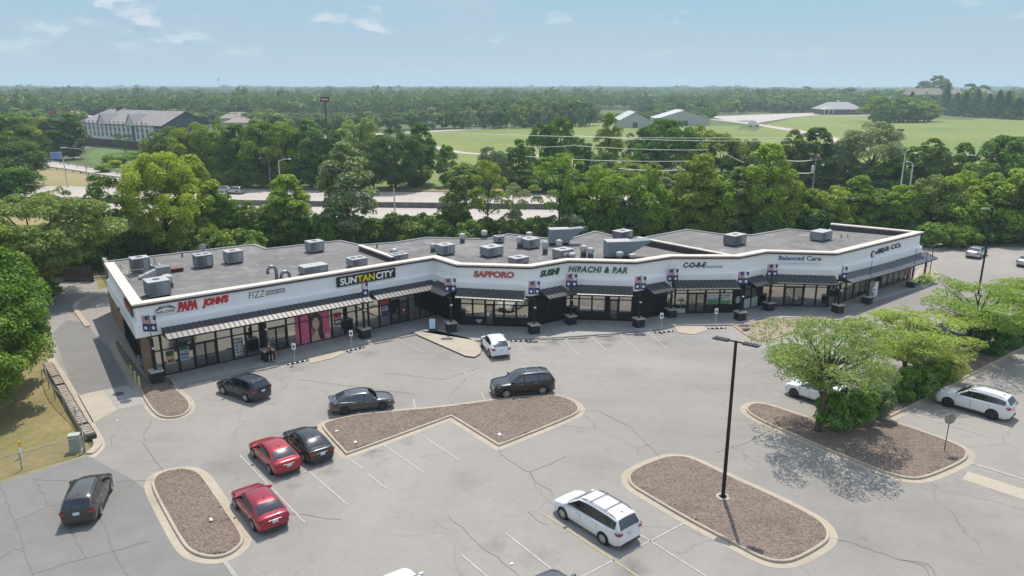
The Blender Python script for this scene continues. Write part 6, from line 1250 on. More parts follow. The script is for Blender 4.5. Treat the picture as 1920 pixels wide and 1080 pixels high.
R1 = [('open1', 112, 352, 56, 455, 'silver', 'pale sparse tree in front of the ramp'), ('bush0', 165, 385, 56, 450, 'mid', 'green tree left of the open crowned one'), ('tall1', 414, 345, 66, 462, 'mid', 'narrow tree right of the bright split crown'), ('broad2', 430, 378, 70, 460, 'light', 'bushy tree with a yellow green top near the roof'), ('tall1', 474, 376, 52, 462, 'deep', 'slim dark bushy tree by the roof edge'),
      ('tall0', 545, 328, 92, 458, 'light', 'yellow green tree right of the highway gap'), ('broad3', 528, 372, 70, 460, 'mid', 'round tree at the foot of the yellow green one'), ('tall1', 656, 268, 112, 458, 'silver', 'tallest silvery tree behind the left roof'), ('broad0', 612, 400, 56, 460, 'deep', 'low tree left of the silvery one'), 
      ('broad1', 700, 418, 52, 455, 'mid', 'low tree right of the silvery one'), ('tall0', 857, 332, 58, 452, 'dark', 'dark pointed tree right of the highway gap'), ('open0', 915, 302, 92, 450, 'mid', 'tree with bare trunks and a layered green top'), ('open1', 962, 345, 70, 448, 'silver', 'thin pale tree beside the layered one'), ('broad1', 820, 400, 50, 452, 'mid', 'small tree left of the dark pointed one'),
      ('open0', 1048, 288, 120, 446, 'light', 'broad yellow green tree with forked dark trunks'), ('broad3', 1122, 312, 104, 448, 'light', 'yellow topped tree right of the forked one'), ('broad0', 1088, 360, 84, 448, 'mid', 'green tree in front of the yellow topped one'), ('broad2', 1212, 316, 86, 450, 'light', 'cone shaped light green tree'), ('broad1', 1180, 372, 70, 450, 'silver', 'greyish tree left below the cone shaped one'),
      ('broad3', 1262, 350, 70, 446, 'mid', 'green tree right of the cone shaped one'), ('tall0', 1306, 290, 92, 448, 'mid', 'tall green tree left of the power pole group'), ('broad0', 1340, 330, 90, 446, 'light', 'round light green tree behind the CORE roof'), ('tall1', 1380, 315, 76, 446, 'olive', 'olive tree right of the round one'), ('tall0', 1430, 270, 92, 446, 'light', 'very tall light green tree left of the power pole'),
      ('broad2', 1462, 330, 80, 444, 'mid', 'dense tree at the foot of the tall light one'), ('broad1', 1500, 352, 76, 442, 'mid', 'tree just left of the power pole'), ('broad3', 1556, 350, 80, 442, 'light', 'light tree right of the power pole'), ('tall0', 1600, 330, 80, 440, 'mid', 'tree right of the light one behind the raised parapet'), ('broad0', 1640, 355, 74, 440, 'mid', 'dense tree behind the far right parapet'),
      ('broad2', 1690, 348, 78, 442, 'light', 'light tree above the strip end'), ('broad1', 1740, 330, 90, 446, 'olive', 'olive tree right of the strip end'), ('broad3', 1792, 322, 96, 448, 'light', 'light green tree behind the upper right lot'), ('tall1', 1842, 330, 84, 450, 'mid', 'tree behind the silver sedan'), ('broad0', 1888, 318, 96, 452, 'light', 'pale tree at the right edge behind the lot'), ('broad1', 1938, 330, 90, 455, 'mid', 'tree cut off by the right edge behind the lot')]
for k_, u, vt, w_, vb, lf_, lb in R1: plant(k_, lb, u, vt, w_, vb, lf_, 'trees between the shopping strip and the highway')
# under growth shrubs along the back of the strip
g = 'undergrowth shrubs along the back of the strip'
for i in range(64):
    u = 60 + i * 29.5 + TR.uniform(-9, 9)
    if u > 1935: break
    vb = (478 if u < 480 else 462 if u < 700 else 455) - (u > 1100) * 9 + TR.uniform(-8, 8) + (12 if u > 1730 else 0); vt = vb - TR.uniform(40, 62)
    if u < 200: vb += 26; vt += 24
    plant('bush%d' % (i % 3), 'undergrowth shrub behind the strip, below the row of taller trees', u, vt, TR.uniform(46, 70), vb, TR.choice(['dark', 'dark', 'deep', 'mid', 'silver' if 900 < u < 1300 else 'dark']), g, 'shrub', 'shrub')
for i in range(26):
    u = 1090 + i * 33 + TR.uniform(-10, 10); plant('broad%d' % (i % 4), 'dark lower tree in the second rank behind the strip', u, TR.uniform(368, 395), TR.uniform(60, 86), 432, TR.choice(['dark', 'deep', 'mid']), 'second rank of trees behind the strip')
for i, u in enumerate((455, 505, 585, 612, 700, 745, 795, 845)): plant('broad%d' % (i % 4), 'small dark tree low behind the left and middle roofs', u, TR.uniform(404, 418), 50, 446, TR.choice(['dark', 'deep']), 'small trees behind the left and middle roofs')
# across the highway
R2 = [('broad0', -20, 212, 90, 300, 'mid', 'tree at the far left edge before the hotel'), ('broad1', 32, 214, 88, 299, 'mid', 'left one of the big green trees before the hotel'), ('broad2', 76, 219, 76, 299, 'mid', 'middle one of the big green trees before the hotel'), ('tall0', 108, 222, 60, 299, 'dark', 'dark tree in the group left of the hotel'), ('tall1', 138, 214, 52, 298, 'dark', 'dark tree touching the left end of the hotel'), ('broad3', 92, 245, 40, 300, 'light', 'small light tree below the group left of the hotel'),
      ('open1', 236, 250, 34, 288, 'dark', 'dark tree in front of the hotel wall'), ('broad0', 330, 238, 84, 343, 'olive', 'leftmost tree of the dark mass, right of the hotel'), ('broad1', 300, 262, 60, 340, 'mid', 'tree hiding the lower right of the hotel'), ('broad2', 372, 232, 84, 348, 'mid', 'second tree of the mass right of the hotel'), ('broad3', 418, 228, 84, 350, 'mid', 'third tree of the mass right of the hotel'), ('tall0', 452, 234, 70, 350, 'deep', 'tall tree above the paired highway lamps'),
      ('broad1', 490, 226, 86, 351, 'mid', 'tree above the left highway lamp'), ('broad0', 515, 206, 70, 300, 'silver', 'white flowering tree above the dark mass'), ('broad2', 540, 232, 84, 350, 'mid', 'tree right of the paired highway lamps'), ('tall1', 585, 224, 74, 351, 'deep', 'tall tree under the red pole sign'), ('broad3', 622, 236, 74, 352, 'dark', 'dark tree right below the red pole sign'), ('broad0', 660, 226, 56, 315, 'yellow', 'pale yellow green tree, left of two'), ('broad1', 692, 222, 56, 315, 'yellow', 'pale yellow green tree, right of two'),
      ('hires1', 742, 242, 112, 356, 'dark', 'largest very dark tree beyond the highway'), ('tall0', 792, 231, 66, 345, 'deep', 'tree at the left border of the meadow'), ('broad2', 700, 262, 70, 354, 'dark', 'dark tree left of the largest one'), ('broad0', 640, 268, 70, 354, 'dark', 'dark low tree behind the silvery tree'), ('broad1', 836, 272, 44, 350, 'deep', 'small pointed tree on the meadow edge'), ('broad3', 870, 305, 60, 360, 'mid', 'round tree at the foot of the meadow'),
      ('broad2', 920, 276, 60, 362, 'silver', 'pale round tree below the curving path'), ('tall1', 972, 262, 56, 358, 'deep', 'green tree right of the curving path'), ('broad0', 1012, 232, 62, 338, 'deep', 'left half of the tree pair standing in the meadow'), ('broad1', 1050, 220, 72, 338, 'deep', 'right half of the tree pair standing in the meadow'), ('broad3', 1090, 262, 50, 345, 'dark', 'tree behind the wires at mid meadow'), ('tall0', 1140, 212, 50, 330, 'mid', 'slender tree left of the barns'),
      ('broad2', 1130, 285, 60, 350, 'deep', 'tree below the slender one'), ('broad0', 1182, 292, 70, 352, 'mid', 'green tree above the cone shaped one'), ('hires0', 1240, 224, 110, 350, 'deep', 'big wide tree left of the road wires'), ('broad3', 1305, 236, 90, 350, 'mid', 'tree below the second barn'), ('broad1', 1352, 252, 76, 352, 'mid', 'tree right below the second barn'), ('broad0', 1200, 245, 70, 345, 'dark', 'dark tree below the first barn'), ('broad2', 1400, 262, 64, 355, 'olive', 'olive tree before the meadow road'),
      ('tall1', 1478, 244, 62, 358, 'dark', 'left dark tree behind the power pole'), ('tall0', 1522, 240, 74, 358, 'dark', 'right dark tree behind the power pole'), ('broad3', 1566, 262, 60, 358, 'silver', 'pale tree right of the dark pair'), ('hires1', 1630, 230, 124, 360, 'silver', 'biggest silvery green tree before the right meadow'), ('broad0', 1700, 276, 70, 362, 'deep', 'tree below right of the big silvery one'), ('tall1', 1735, 260, 70, 362, 'dark', 'tall dark tree left of a slim one'), ('tall0', 1796, 268, 44, 362, 'deep', 'slim tree standing before the pale path'),
      ('broad1', 1868, 255, 80, 365, 'deep', 'left tree of the pair at the right edge'), ('broad2', 1922, 254, 84, 366, 'deep', 'right tree of the pair at the right edge'), ('broad3', 1836, 300, 60, 368, 'mid', 'low tree between the slim one and the pair'), ('broad0', 1660, 300, 70, 366, 'mid', 'tree low under the big silvery one')]
for k_, u, vt, w_, vb, lf_, lb in R2: plant(k_, lb, u, vt, w_, vb, lf_, 'trees on the far side of the highway')
g = 'shrubs on the slope below the hotel'
for i in range(34):
    u = 160 + TR.uniform(0, 290); vb = 284 + (u - 160) * .14 + TR.uniform(0, 34); vb = min(vb, 340); plant('bush%d' % (i % 3), 'bright shrub in the weedy slope below the hotel', u, vb - TR.uniform(9, 16), TR.uniform(18, 34), vb, TR.choice(['light', 'mid', 'light']), g, 'shrub', 'shrub')
for i in range(30):
    u = 880 + i * 37 + TR.uniform(-12, 12); plant('broad%d' % (i % 4), 'low tree along the far kerb of the highway', u, TR.uniform(305, 330), TR.uniform(50, 80), 360, TR.choice(['dark', 'deep', 'mid', 'silver']), 'low trees along the far kerb of the highway')
for i in range(12):
    u = 300 + i * 43; plant('broad%d' % (i % 4), 'low dark tree at the foot of the mass right of the hotel', u + TR.uniform(-8, 8), TR.uniform(288, 305), TR.uniform(50, 70), 351, TR.choice(['dark', 'deep']), 'low dark trees right of the hotel')
# tree line beyond the meadow and around the barns
def rowtrees(n, u0, u1, vt, vb, w_, lfs, grp, lb, kinds=('far0', 'far1', 'far2')):
    for i in range(n):
        f = (i + TR.uniform(-.3, .3)) / max(1, n - 1); u = u0 + (u1 - u0) * f
        a = vt[0] + (vt[1] - vt[0]) * f; b = vb[0] + (vb[1] - vb[0]) * f
        plant(kinds[i % len(kinds)], lb, u, a + TR.uniform(-4, 4), w_ * TR.uniform(.8, 1.25), b + TR.uniform(-1.5, 1.5), TR.choice(lfs), grp, z=-.02)
rowtrees(26, 640, 1110, (213, 192), (246, 236), 34, ['deep', 'dark', 'mid', 'silver'], 'tree line behind the left meadow', 'tree in the long line behind the left meadow')
rowtrees(15, 872, 1100, (190, 193), (238, 236), 34, ['dark', 'dark', 'deep'], 'dark tall trees behind the left meadow', 'dark tall tree behind the left meadow')
rowtrees(14, 1080, 1330, (214, 200), (230, 224), 32, ['mid', 'deep'], 'trees around the barns', 'tree around or behind the barns')
rowtrees(20, 1200, 1525, (192, 178), (216, 209), 30, ['deep', 'dark', 'mid'], 'trees behind the meadow road', 'tree behind the meadow road, left of the clinic')
rowtrees(20, 1380, 1720, (168, 170), (203, 202.5), 32, ['deep', 'mid', 'dark'], 'trees on the rise behind the clinic', 'tree on the rise behind the clinic')
rowtrees(12, 1640, 1740, (182, 190), (229, 228), 44, ['mid', 'mid', 'deep'], 'round trees right of the clinic', 'round tree in the clump right of the clinic')
for i, (u, vt, vb, w_) in enumerate(((1706, 170, 214, 26), (1728, 185, 218, 30), (1770, 158, 216, 26), (1790, 172, 217, 26), (1806, 170, 219, 28), (1828, 166, 220, 30), (1850, 174, 221, 30), (1868, 168, 222, 28), (1884, 170, 222, 26), (1906, 182, 224, 40), (1745, 178, 215, 24), (1930, 185, 225, 30))):
    plant('fir', 'fir tree in the row screening the parked cars beyond the right meadow', u, vt + 2, w_ * 1.35, vb, 'fir', 'fir trees beyond the right meadow', z=-.02)
for u, vt, vb, w_, lf_, lb in ((1750, 142, 202, 54, 'dark', 'big dark tree on the skyline above the pale roofs'), (1728, 152, 202, 36, 'dark', 'left shoulder tree of the skyline group'), (1812, 157, 206, 34, 'dark', 'dark tree behind the right pale roof'), (1838, 160, 206, 36, 'dark', 'dark tree right behind the pale roofs'), (1822, 163, 214, 34, 'light', 'yellow green tree between the firs'), (1886, 170, 218, 34, 'light', 'yellow green tree at the right end of the firs'), (1765, 170, 212, 20, 'yellow', 'pale yellow tree before the pale roofs')):
    plant('far%d' % (u % 3), lb, u, vt, w_, vb, lf_, z=-.02)
rowtrees(20, 4, 300, (190, 196), (226, 226), 32, ['dark', 'deep', 'mid'], 'trees behind the hotel', 'tree in the band behind the hotel')
rowtrees(8, 30, 150, (206, 208), (232, 234), 26, ['light', 'mid'], 'pale trees left behind the hotel', 'pale round tree left behind the hotel')
rowtrees(22, 330, 640, (208, 214), (236, 246), 30, ['deep', 'silver', 'mid'], 'trees right behind the hotel', 'tree in the band right behind the hotel')
# ------------------------------------------------------------ the far forest: one mass
rng = np.random.default_rng(9); cen = []; nor = []; siz = []
def forest_pts():
    rows = []; d = 620.0
    while d < 7500:
        sp = max(11.0, d * .0125); na = int(1.75 * d / sp)
        for k in range(na):
            a = -.87 + 1.74 * (k + rng.uniform(-.4, .4)) / na; dd = d + rng.uniform(-.5, .5) * sp; x, y = dd * math.sin(a), dd * math.cos(a)
            u, v = proj((x, y, 0)); 
            if a > .1 and dd < 830 + 40 * math.sin(a * 9): continue
            if -.60 < a < -.18 and dd < 640: continue
            g_ = math.sin(x * .0045 + 1) * math.sin(y * .0038) + .5 * math.sin(x * .011 - y * .009)
            if g_ < -1.12: continue
            rows.append((x, y, sp, dd))
        d += sp * 1.05
    return rows
FP = forest_pts(); C_ = []; N_ = []; A_ = []
for (x, y, sp, dd) in FP:
    k = 46 if dd > 1200 else 80; r = sp * .62 * rng.uniform(.75, 1.2); h = rng.uniform(10, 17) * (1.0 if dd < 3000 else 1.1) * (rng.uniform(1.2, 1.5) if rng.uniform() < .06 else 1); z0 = terrain(x, y)
    d_ = rng.normal(size=(k, 3)); d_[:, 2] = np.abs(d_[:, 2]) * 1.1 - .25; d_ /= np.linalg.norm(d_, axis=1)[:, None]
    lob = 1 + .22 * np.sin(d_[:, 0] * 7 + x) * np.sin(d_[:, 1] * 6 + y)
    C_.append(np.stack([x + d_[:, 0] * r * lob, y + d_[:, 1] * r * lob, z0 + h * .55 + d_[:, 2] * h * .46 * lob], 1)); nn = d_ + rng.normal(size=(k, 3)) * .45; N_.append(nn / np.linalg.norm(nn, axis=1)[:, None]); A_.append(np.full(k, r * .34 if k == 46 else r * .27))
C_ = np.concatenate(C_); N_ = np.concatenate(N_); A_ = np.concatenate(A_); me = leaf_mesh('far_forest', C_, N_, A_, A_ * .7, rng)
me.materials.append(m_leaf('leaf_forest', (.030, .062, .016), (.080, .125, .030), .25, big=.009)); o = bpy.data.objects.new('far_forest', me); link(o); tag(o, 'continuous wooded country stretching from behind the meadows to the horizon', 'forest', kind='stuff')
# ------------------------------------------------------------ buildings beyond the highway
def boxwall(t, name, pts, z0, z1, matl):
    m = MB(); n = len(pts); m.add([(p[0], p[1], z0) for p in pts] + [(p[0], p[1], z1) for p in pts], [(i, (i + 1) % n, n + (i + 1) % n, n + i) for i in range(n)]); return m.build(name, matl, t)
HW = mat('hotel_siding', (.62, .63, .66), .8, noise=(.3, (.55, .56, .6), 4, .4, .6)); HD = mat('hotel_dark_siding', (.07, .10, .14), .7); HR_ = mat('hotel_shingles', (.30, .275, .28), .9, noise=(.4, (.25, .23, .235), 5, .4, .6)); HB = mat('hotel_brick', (.06, .035, .032), .9); HG2 = mat('hotel_glass', (.05, .065, .085), .25)
# hotel: main wall from photo column 155 to 285, end gable to 345
A = P(160, 271); B_ = P(292, 283); d = (B_ - A); L_ = d.length; d.normalize(); n_ = Vector((d.y, -d.x, 0)); ht = hgt(A.x, A.y, 228); hb = 13.6
t = thing('hotel', 'four storey pale hotel with a grey hipped roof and dark brick base', 'building', tuple(A), math.atan2(d.y, d.x)); D_ = 19
ez = ht
m = MB(); m.box(0, L_, 0, D_, 3.1, ez); w_ = m.build('wall', HW, t); m = MB(); m.box(-.15, L_ + .15, -.15, D_, 0, 3.1); m.build('brick_base', HB, t)
m = MB(); rz_ = ez + 5.2; m.add([(-1, -1, ez - .1), (L_ + 1, -1, ez - .1), (L_ + 1, D_ + 1, ez - .1), (-1, D_ + 1, ez - .1), (6, D_ / 2, rz_), (L_ + 1, D_ / 2, rz_)], [(0, 1, 5, 4), (1, 2, 5), (2, 3, 4, 5), (3, 0, 4), (3, 2, 1, 0)]); rf = m.build('roof', HR_, t)
m = MB(); m.box(L_ * .62, L_ * .72, D_ * .28, D_ * .4, ez + 2.6, ez + 3.6); m.build('roof_opening', HD, rf); m = MB(); m.box(14, 15.5, D_ / 2 - 1, D_ / 2 + 1, rz_ - 1, rz_ + 1.2); m.build('roof_vent', DARKG, rf)
for gx in (L_ * .34, L_ * .74):
    m = MB(); m.add([(gx - 3.6, -1.1, ez - .4), (gx + 3.6, -1.1, ez - .4), (gx, -1.1, ez + 3.4), (gx - 3.6, 3, ez - .4), (gx + 3.6, 3, ez - .4), (gx, 6, ez + 3.4)], [(0, 1, 2)]); m.build('gable_wall', HW, t)
    m = MB(); m.add([(gx - 4, -1.3, ez - .3), (gx, -1.3, ez + 3.9), (gx, 7.5, ez + 3.9), (gx - 4, -.2, ez - .3), (gx + 4, -1.3, ez - .3), (gx + 4, -.2, ez - .3)], [(0, 1, 2, 3), (1, 4, 5, 2)]); m.build('gable_roof', HR_, rf)
for r in range(3):
    for c in range(15):
        x = 2.2 + c * (L_ - 4) / 15
        if c == 11: continue
        z_ = 4.2 + r * (ez - 3.1) / 3.05; m = MB(); m.box(x, x + 1.45, -.06, .0, z_, z_ + 2.0); f = m.build('window', WHITE, t); m = MB(); m.box(x + .06, x + 1.39, -.09, -.06, z_ + .06, z_ + 1.94); m.build('pane', HG2, f)
m = MB(); x = 2.2 + 11 * (L_ - 4) / 15; m.box(x, x + 1.9, -.2, 0, 3.3, ez - .3); m.build('blue_window_bay', mat('bay_blue', (.03, .06, .12), .3), t)
m = MB(); m.box(L_, L_ + 6.5, .6, D_ - .5, 0, ez); m.build('wall', HD, t); m = MB(); m.add([(L_ - 6, -1, ez - .05), (L_ + 8, -1, ez - .05), (L_ + 8, D_ / 2, rz_ + .05), (L_ - 6, D_ / 2, rz_ + .05), (L_ + 8, D_ + 1, ez - .05), (L_ - 6, D_ + 1, ez - .05)], [(0, 1, 2, 3), (3, 2, 4, 5)]); m.build('end_roof', HR_, rf)
m = MB(); m.add([(L_ + 7.2, -.6, ez - .1), (L_ + 7.2, D_ + .6, ez - .1), (L_ + 7.2, D_ / 2, rz_ - .2)], [(0, 1, 2)]); m.build('gable_wall', HD, t)
def hiphouse(name, label, cat, u0, u1, vb, vtop, vridge, depth, wallm, roofm, z=0, hip=.2, overhang=1.0, windows=0):
    A = P(u0, vb, z); B_ = P(u1, vb, z); d = B_ - A; L_ = d.length; d.normalize(); ez = hgt(A.x, A.y, vtop) - z; rz_ = hgt(A.x, A.y, vridge) - z
    t = thing(name, label, cat, tuple(A), math.atan2(d.y, d.x)); m = MB(); m.box(0, L_, 0, depth, -.5, ez); m.build('wall', wallm, t)
    m = MB(); o_ = overhang; h_ = L_ * hip; m.add([(-o_, -o_, ez), (L_ + o_, -o_, ez), (L_ + o_, depth + o_, ez), (-o_, depth + o_, ez), (h_, depth / 2, rz_), (L_ - h_, depth / 2, rz_)], [(0, 1, 5, 4), (1, 2, 5), (2, 3, 4, 5), (3, 0, 4), (3, 2, 1, 0)]); m.build('roof', roofm, t)
    for k in range(windows): m = MB(); x = L_ * (k + .5) / windows; m.box(x - L_ / windows * .25, x + L_ / windows * .25, -.1, 0, ez * .3, ez * .75); m.build('window', HG2, t)
    return t, L_, ez, rz_
BROWNR = mat('brown_shingles', (.30, .25, .22), .9, noise=(.5, (.25, .21, .18), 4, .4, .6)); CRM = mat('cream_wall', (.45, .40, .30), .8); BRK = mat('red_brick_wall', (.17, .07, .055), .9); LROOF = mat('light_metal_roof', (.50, .50, .50), .5); BARNW = mat('barn_wall', (.40, .41, .42), .7)
t, L_, ez, rz_ = hiphouse('clinic_building', 'low brick clinic with a wide grey hipped roof beyond the right meadow', 'building', 1546, 1613, 215, 205, 191.5, 26, BRK, mat('clinic_roof', (.34, .33, .33), .9), hip=.22, overhang=2.5, windows=7)
m = MB(); m.box(-2, 6, -4, 0, 0, .2)
for x in (-2, 2, 6): m.box(x, x + .5, -4, -3.5, 0, ez)
m.build('porch_posts', WHITE, t); m = MB(); m.add([(-3, -5, ez), (7.5, -5, ez), (7.5, 2, ez), (-3, 2, ez), (2.2, -1.5, ez + 3.2)], [(0, 1, 4), (1, 2, 4), (2, 3, 4), (3, 0, 4)]); m.build('porch_roof', mat('porch_roof_light', (.5, .5, .5), .8), t)
m = MB(); m.lathe([(.8, rz_ - .5), (.8, rz_ + 1), (0, rz_ + 2)], (L_ * .5, 13, 0), 8); m.build('cupola', WHITE, t)
def barn(label, u0, u1, ur, vb, ve, vr, dep):
    A = P(u0, vb); B_ = P(u1, vb); d = B_ - A; L_ = d.length; d.normalize(); ez = hgt(A.x, A.y, ve); rz_ = hgt(A.x, A.y, vr)
    t = thing('barn', label, 'barn', tuple(A), math.atan2(d.y, d.x) , 'metal barns beyond the meadow'); m = MB(); m.add([(0, 0, 0), (L_, 0, 0), (L_, 0, ez), (L_ / 2, 0, rz_), (0, 0, ez), (0, dep, 0), (L_, dep, 0), (L_, dep, ez), (L_ / 2, dep, rz_), (0, dep, ez)], [(0, 1, 2, 3, 4), (6, 5, 9, 8, 7), (1, 6, 7, 2), (5, 0, 4, 9)]); m.build('wall', BARNW, t)
    m = MB(); m.add([(-.5, -.6, ez - .1), (L_ / 2, -.6, rz_ + .15), (L_ / 2, dep + .6, rz_ + .15), (-.5, dep + .6, ez - .1), (L_ + .5, -.6, ez - .1), (L_ + .5, dep + .6, ez - .1)], [(0, 1, 2, 3), (1, 4, 5, 2)]); m.build('roof', LROOF, t); m = MB(); m.box(L_ * .42, L_ * .58, -.1, 0, 0, ez * .7); m.build('door', DARKG, t)
barn('grey metal barn, left of two, with a pale roof', 1163, 1218, 0, 240, 225, 210, 30); barn('wider metal barn right of the first, roof end on', 1233, 1330, 0, 236, 222, 207, 26)
hiphouse('house', 'long house with a tan roof on the rise, left of the skyline tree', 'house', 1700, 1768, 212, 178, 165.5, 14, CRM, BROWNR, hip=.08); hiphouse('house', 'tan roofed house between the firs on the rise', 'house', 1783, 1802, 212, 176, 166, 12, CRM, BROWNR, hip=.3); hiphouse('house', 'tan roofed house at the right of the firs', 'house', 1826, 1858, 213, 176, 165.5, 14, CRM, BROWNR, hip=.35)
hiphouse('house', 'red roofed square building left of the hotel', 'house', 116, 143, 232, 218, 208.5, 16, CRM, mat('orange_tiles', (.42, .22, .14), .8), hip=.35); hiphouse('house', 'long low roof right of the hotel among trees', 'house', 415, 458, 240, 222, 211, 22, CRM, BROWNR, hip=.15)
hiphouse('house', 'second low brown roof in front of the long one', 'house', 422, 462, 244, 230, 223, 18, CRM, BROWNR, hip=.15)
hiphouse('warehouse', 'thin white flat building far left behind the trees', 'building', 140, 162, 232, 219, 218, 20, WHITE, WHITE, hip=.02)
hiphouse('office_block', 'tiny hazy block on the skyline right of centre', 'building', 1455, 1472, 178, 163.5, 163.3, 40, mat('hazy_block', (.25, .22, .21), .9), ROAD, hip=.02, z=10)
# tall pole sign
def polesign(name, label, u, vb, vtop, vlow, wpx, face, txt, cat='sign', bdr=None, two=False):
    p = P(u, vb); zt = hgt(p.x, p.y, vtop); zl = hgt(p.x, p.y, vlow); W = wpx * (p - cam.location).length / F; t = thing(name, label, cat, (p.x, p.y, 0))
    for x in ((-W * .3, W * .3) if two else (0,)): MB().tube([(x, 0, 0), (x, 0, zl + .1)], .28 if not two else .15, 8).build('pole', DARKG, t)
    MB().box(-W / 2, W / 2, -.35, .35, zl, zt).build('sign_box', bdr or BLACK, t); MB().box(-W / 2 + .25, W / 2 - .25, -.4, -.35, zl + .25, zt - .25).build('sign_face', face, t)
    if txt:
        me = textmesh(txt, 1, .01, .2, .02); xs = [v.co.x for v in me.vertices]; ys = [v.co.y for v in me.vertices]; me.materials.append(WHITE)
        for v in me.vertices: v.co = Vector((-W * .38 + (v.co.x - min(xs)) / (max(xs) - min(xs)) * W * .76, -.42 - v.co.z, zl + (zt - zl) * (.3 + .4 * (v.co.y - min(ys)) / (max(ys) - min(ys)))))
        link(bpy.data.objects.new('lettering', me), t)
    return t
polesign('pole_sign', 'red sign with a white script band on a very tall dark pole', 616.5, 300, 182, 190.5, 15, mat('pole_sign_red', (.32, .02, .03), .5), 'Cabin')
polesign('road_sign', 'blue highway services sign behind the ramp', 107, 303, 285, 298, 17, mat('sign_mid_blue', (.10, .22, .55), .5), None, bdr=GALV, two=True)
polesign('small_sign', 'small dark sign left of the red roofed building', 103, 240, 207, 214, 9, PRED, None)
polesign('billboard', 'back of a small brown board standing in the right meadow', 1684, 262, 242, 246, 14, mat('board_back', (.22, .15, .10), .8), None, two=True)
# highway lamps with curved arms
def hlamp(label, u, vb, vt, du, rz=0.0):
    p = P(u, vb); H = hgt(p.x, p.y, vt); sc = (p - cam.location).length / F; w_ = du * sc; t = thing('highway_lamp', label, 'street lamp', (p.x, p.y, 0), rz, 'curved arm lamps along the highway')
    MB().tube([(0, 0, 0), (0, 0, H * .94)], [.15, .10], 8).build('pole', STEEL, t); MB().tube([(0, 0, H * .93), (w_ * .12, 0, H * .965), (w_ * .5, 0, H * .99), (w_ * .85, 0, H)], [.09, .075, .065, .06], 6).build('arm', STEEL, t)
    m = MB(); m.bbox(min(w_ * .8, w_ * 1.05), max(w_ * .8, w_ * 1.05), -.2, .2, H - .08, H + .1, .05); m.build('lamp_head', WHITE, t)
for u, vb, vt, du, lb in ((91, 300, 262, -19, 'highest up the ramp at the left'), (166, 348, 277, -34, 'with a long left arm, in front of the ramp'), (190, 322, 276, -18, 'behind the ramp below the hotel'), (127, 352, 295, 24, 'arm pointing right, low in front of the ramp'), (508, 352, 297, -18, 'left one of the highway pair'), (528, 372, 298, 21, 'right one of the highway pair, arm pointing right'),
                       (1111, 330, 281, -12, 'slim lamp behind the wires in the middle'), (1700, 392, 303, -11, 'right side lamp among the trees'), (1683, 392, 281, 6, 'thin leaning pole left of the right side lamp')): hlamp('pale curved arm lamp, ' + lb, u, vb, vt, du)
p = P(741, 412); m = MB(); m.tube([(p.x, p.y, 0), (p.x, p.y, hgt(p.x, p.y, 352))], .12, 8); tag(m.build('steel_post', STEEL), 'bare steel post beside the highway gap', 'post')
# guardrails on the ramp
def guard(label, px):
    q = chaikin(PX(px), it=2, closed=False); t = thing('guardrail', label, 'guardrail', tuple(q[0]), 0, 'guardrails along the ramp'); o0 = q[0]; m = MB(); n_ = len(q)
    a = [p - o0 for p in q]; m.add([p + Vector((0, 0, .45)) for p in a] + [p + Vector((0, 0, .85)) for p in a], [(i, i + 1, n_ + i + 1, n_ + i) for i in range(n_ - 1)]); sm = m.modifiers if False else None; r_ = m.build('rail', GALV, t); so = r_.modifiers.new('s', 'SOLIDIFY'); so.thickness = .08
    m = MB(); 
    for i in range(n_ - 1):
        L_ = (a[i + 1] - a[i]).length
        for k in range(max(1, int(L_ / 4))): c = a[i].lerp(a[i + 1], k / max(1, int(L_ / 4))); m.box(c.x - .08, c.x + .08, c.y - .08, c.y + .08, -.1, .8)
    m.build('rail_posts', DARKG, t)
guard('far guardrail above the ramp road', [(66, 301.5), (120, 309), (190, 321), (240, 331), (300, 337)]); guard('near guardrail below the ramp road', [(78, 316), (130, 322), (190, 333), (240, 339)])
# power poles and wires
def upole(label, u, vb, vt, arms=True):
    p = P(u, vb); H = hgt(p.x, p.y, vt); t = thing('power_pole', label, 'power pole', (p.x, p.y, 0), .1); MB().tube([(0, 0, 0), (0, 0, H)], [.19, .12], 8).build('pole', mat('pole_wood', (.22, .19, .165), .9), t)
    if arms: MB().box(-1.1, 1.1, -.07, .07, H - 1.2, H - 1.05).build('crossarm', MATS['pole_wood'], t); m = MB(); m.lathe([(0, H - 3.4), (.28, H - 3.4), (.28, H - 2.3), (0, H - 2.2)], (-.55, -.25, 0), 12); m.build('transformer', STEEL, t)
    for x in ((-1, 0, 1) if arms else ()): m = MB(); m.lathe([(.05, H - 1.05), (.07, H - .95), (.04, H - .8), (0, H - .78)], (x, 0, 0), 8); m.build('insulator', WHITE, t)
    return p, H
p1, H1 = upole('wooden power pole with a grey transformer behind the right roofs', 1519, 400, 288)
p2, H2 = upole('slim dark pole in front of the hotel', 274, 292, 226, False); p3, H3 = upole('wooden pole beside the tree pair in the meadow', 1075, 340, 250, False)
def wire(label, a, b, sag=.5, r=.048, grp='overhead power wires', mt=None):
    m = MB(); m.tube([Vector(a).lerp(Vector(b), i / 16) - Vector((0, 0, sag * 4 * (i / 16) * (1 - i / 16))) for i in range(17)], r, 5); tag(m.build('power_wire', mt or mat('wire_glint', (.62, .62, .60), .35)), label, 'wire', grp)  # pale wire colour stands in for the sun's glint
def wpt(u, v, Y):   # point seen at (u, v) at ground distance Y
    x = (u - 960) / F; y = -(v - 540) / F; dd = Vector((x, CP + y * SP_, -SP_ + y * CP)); return cam.location + dd * (Y / dd.y)
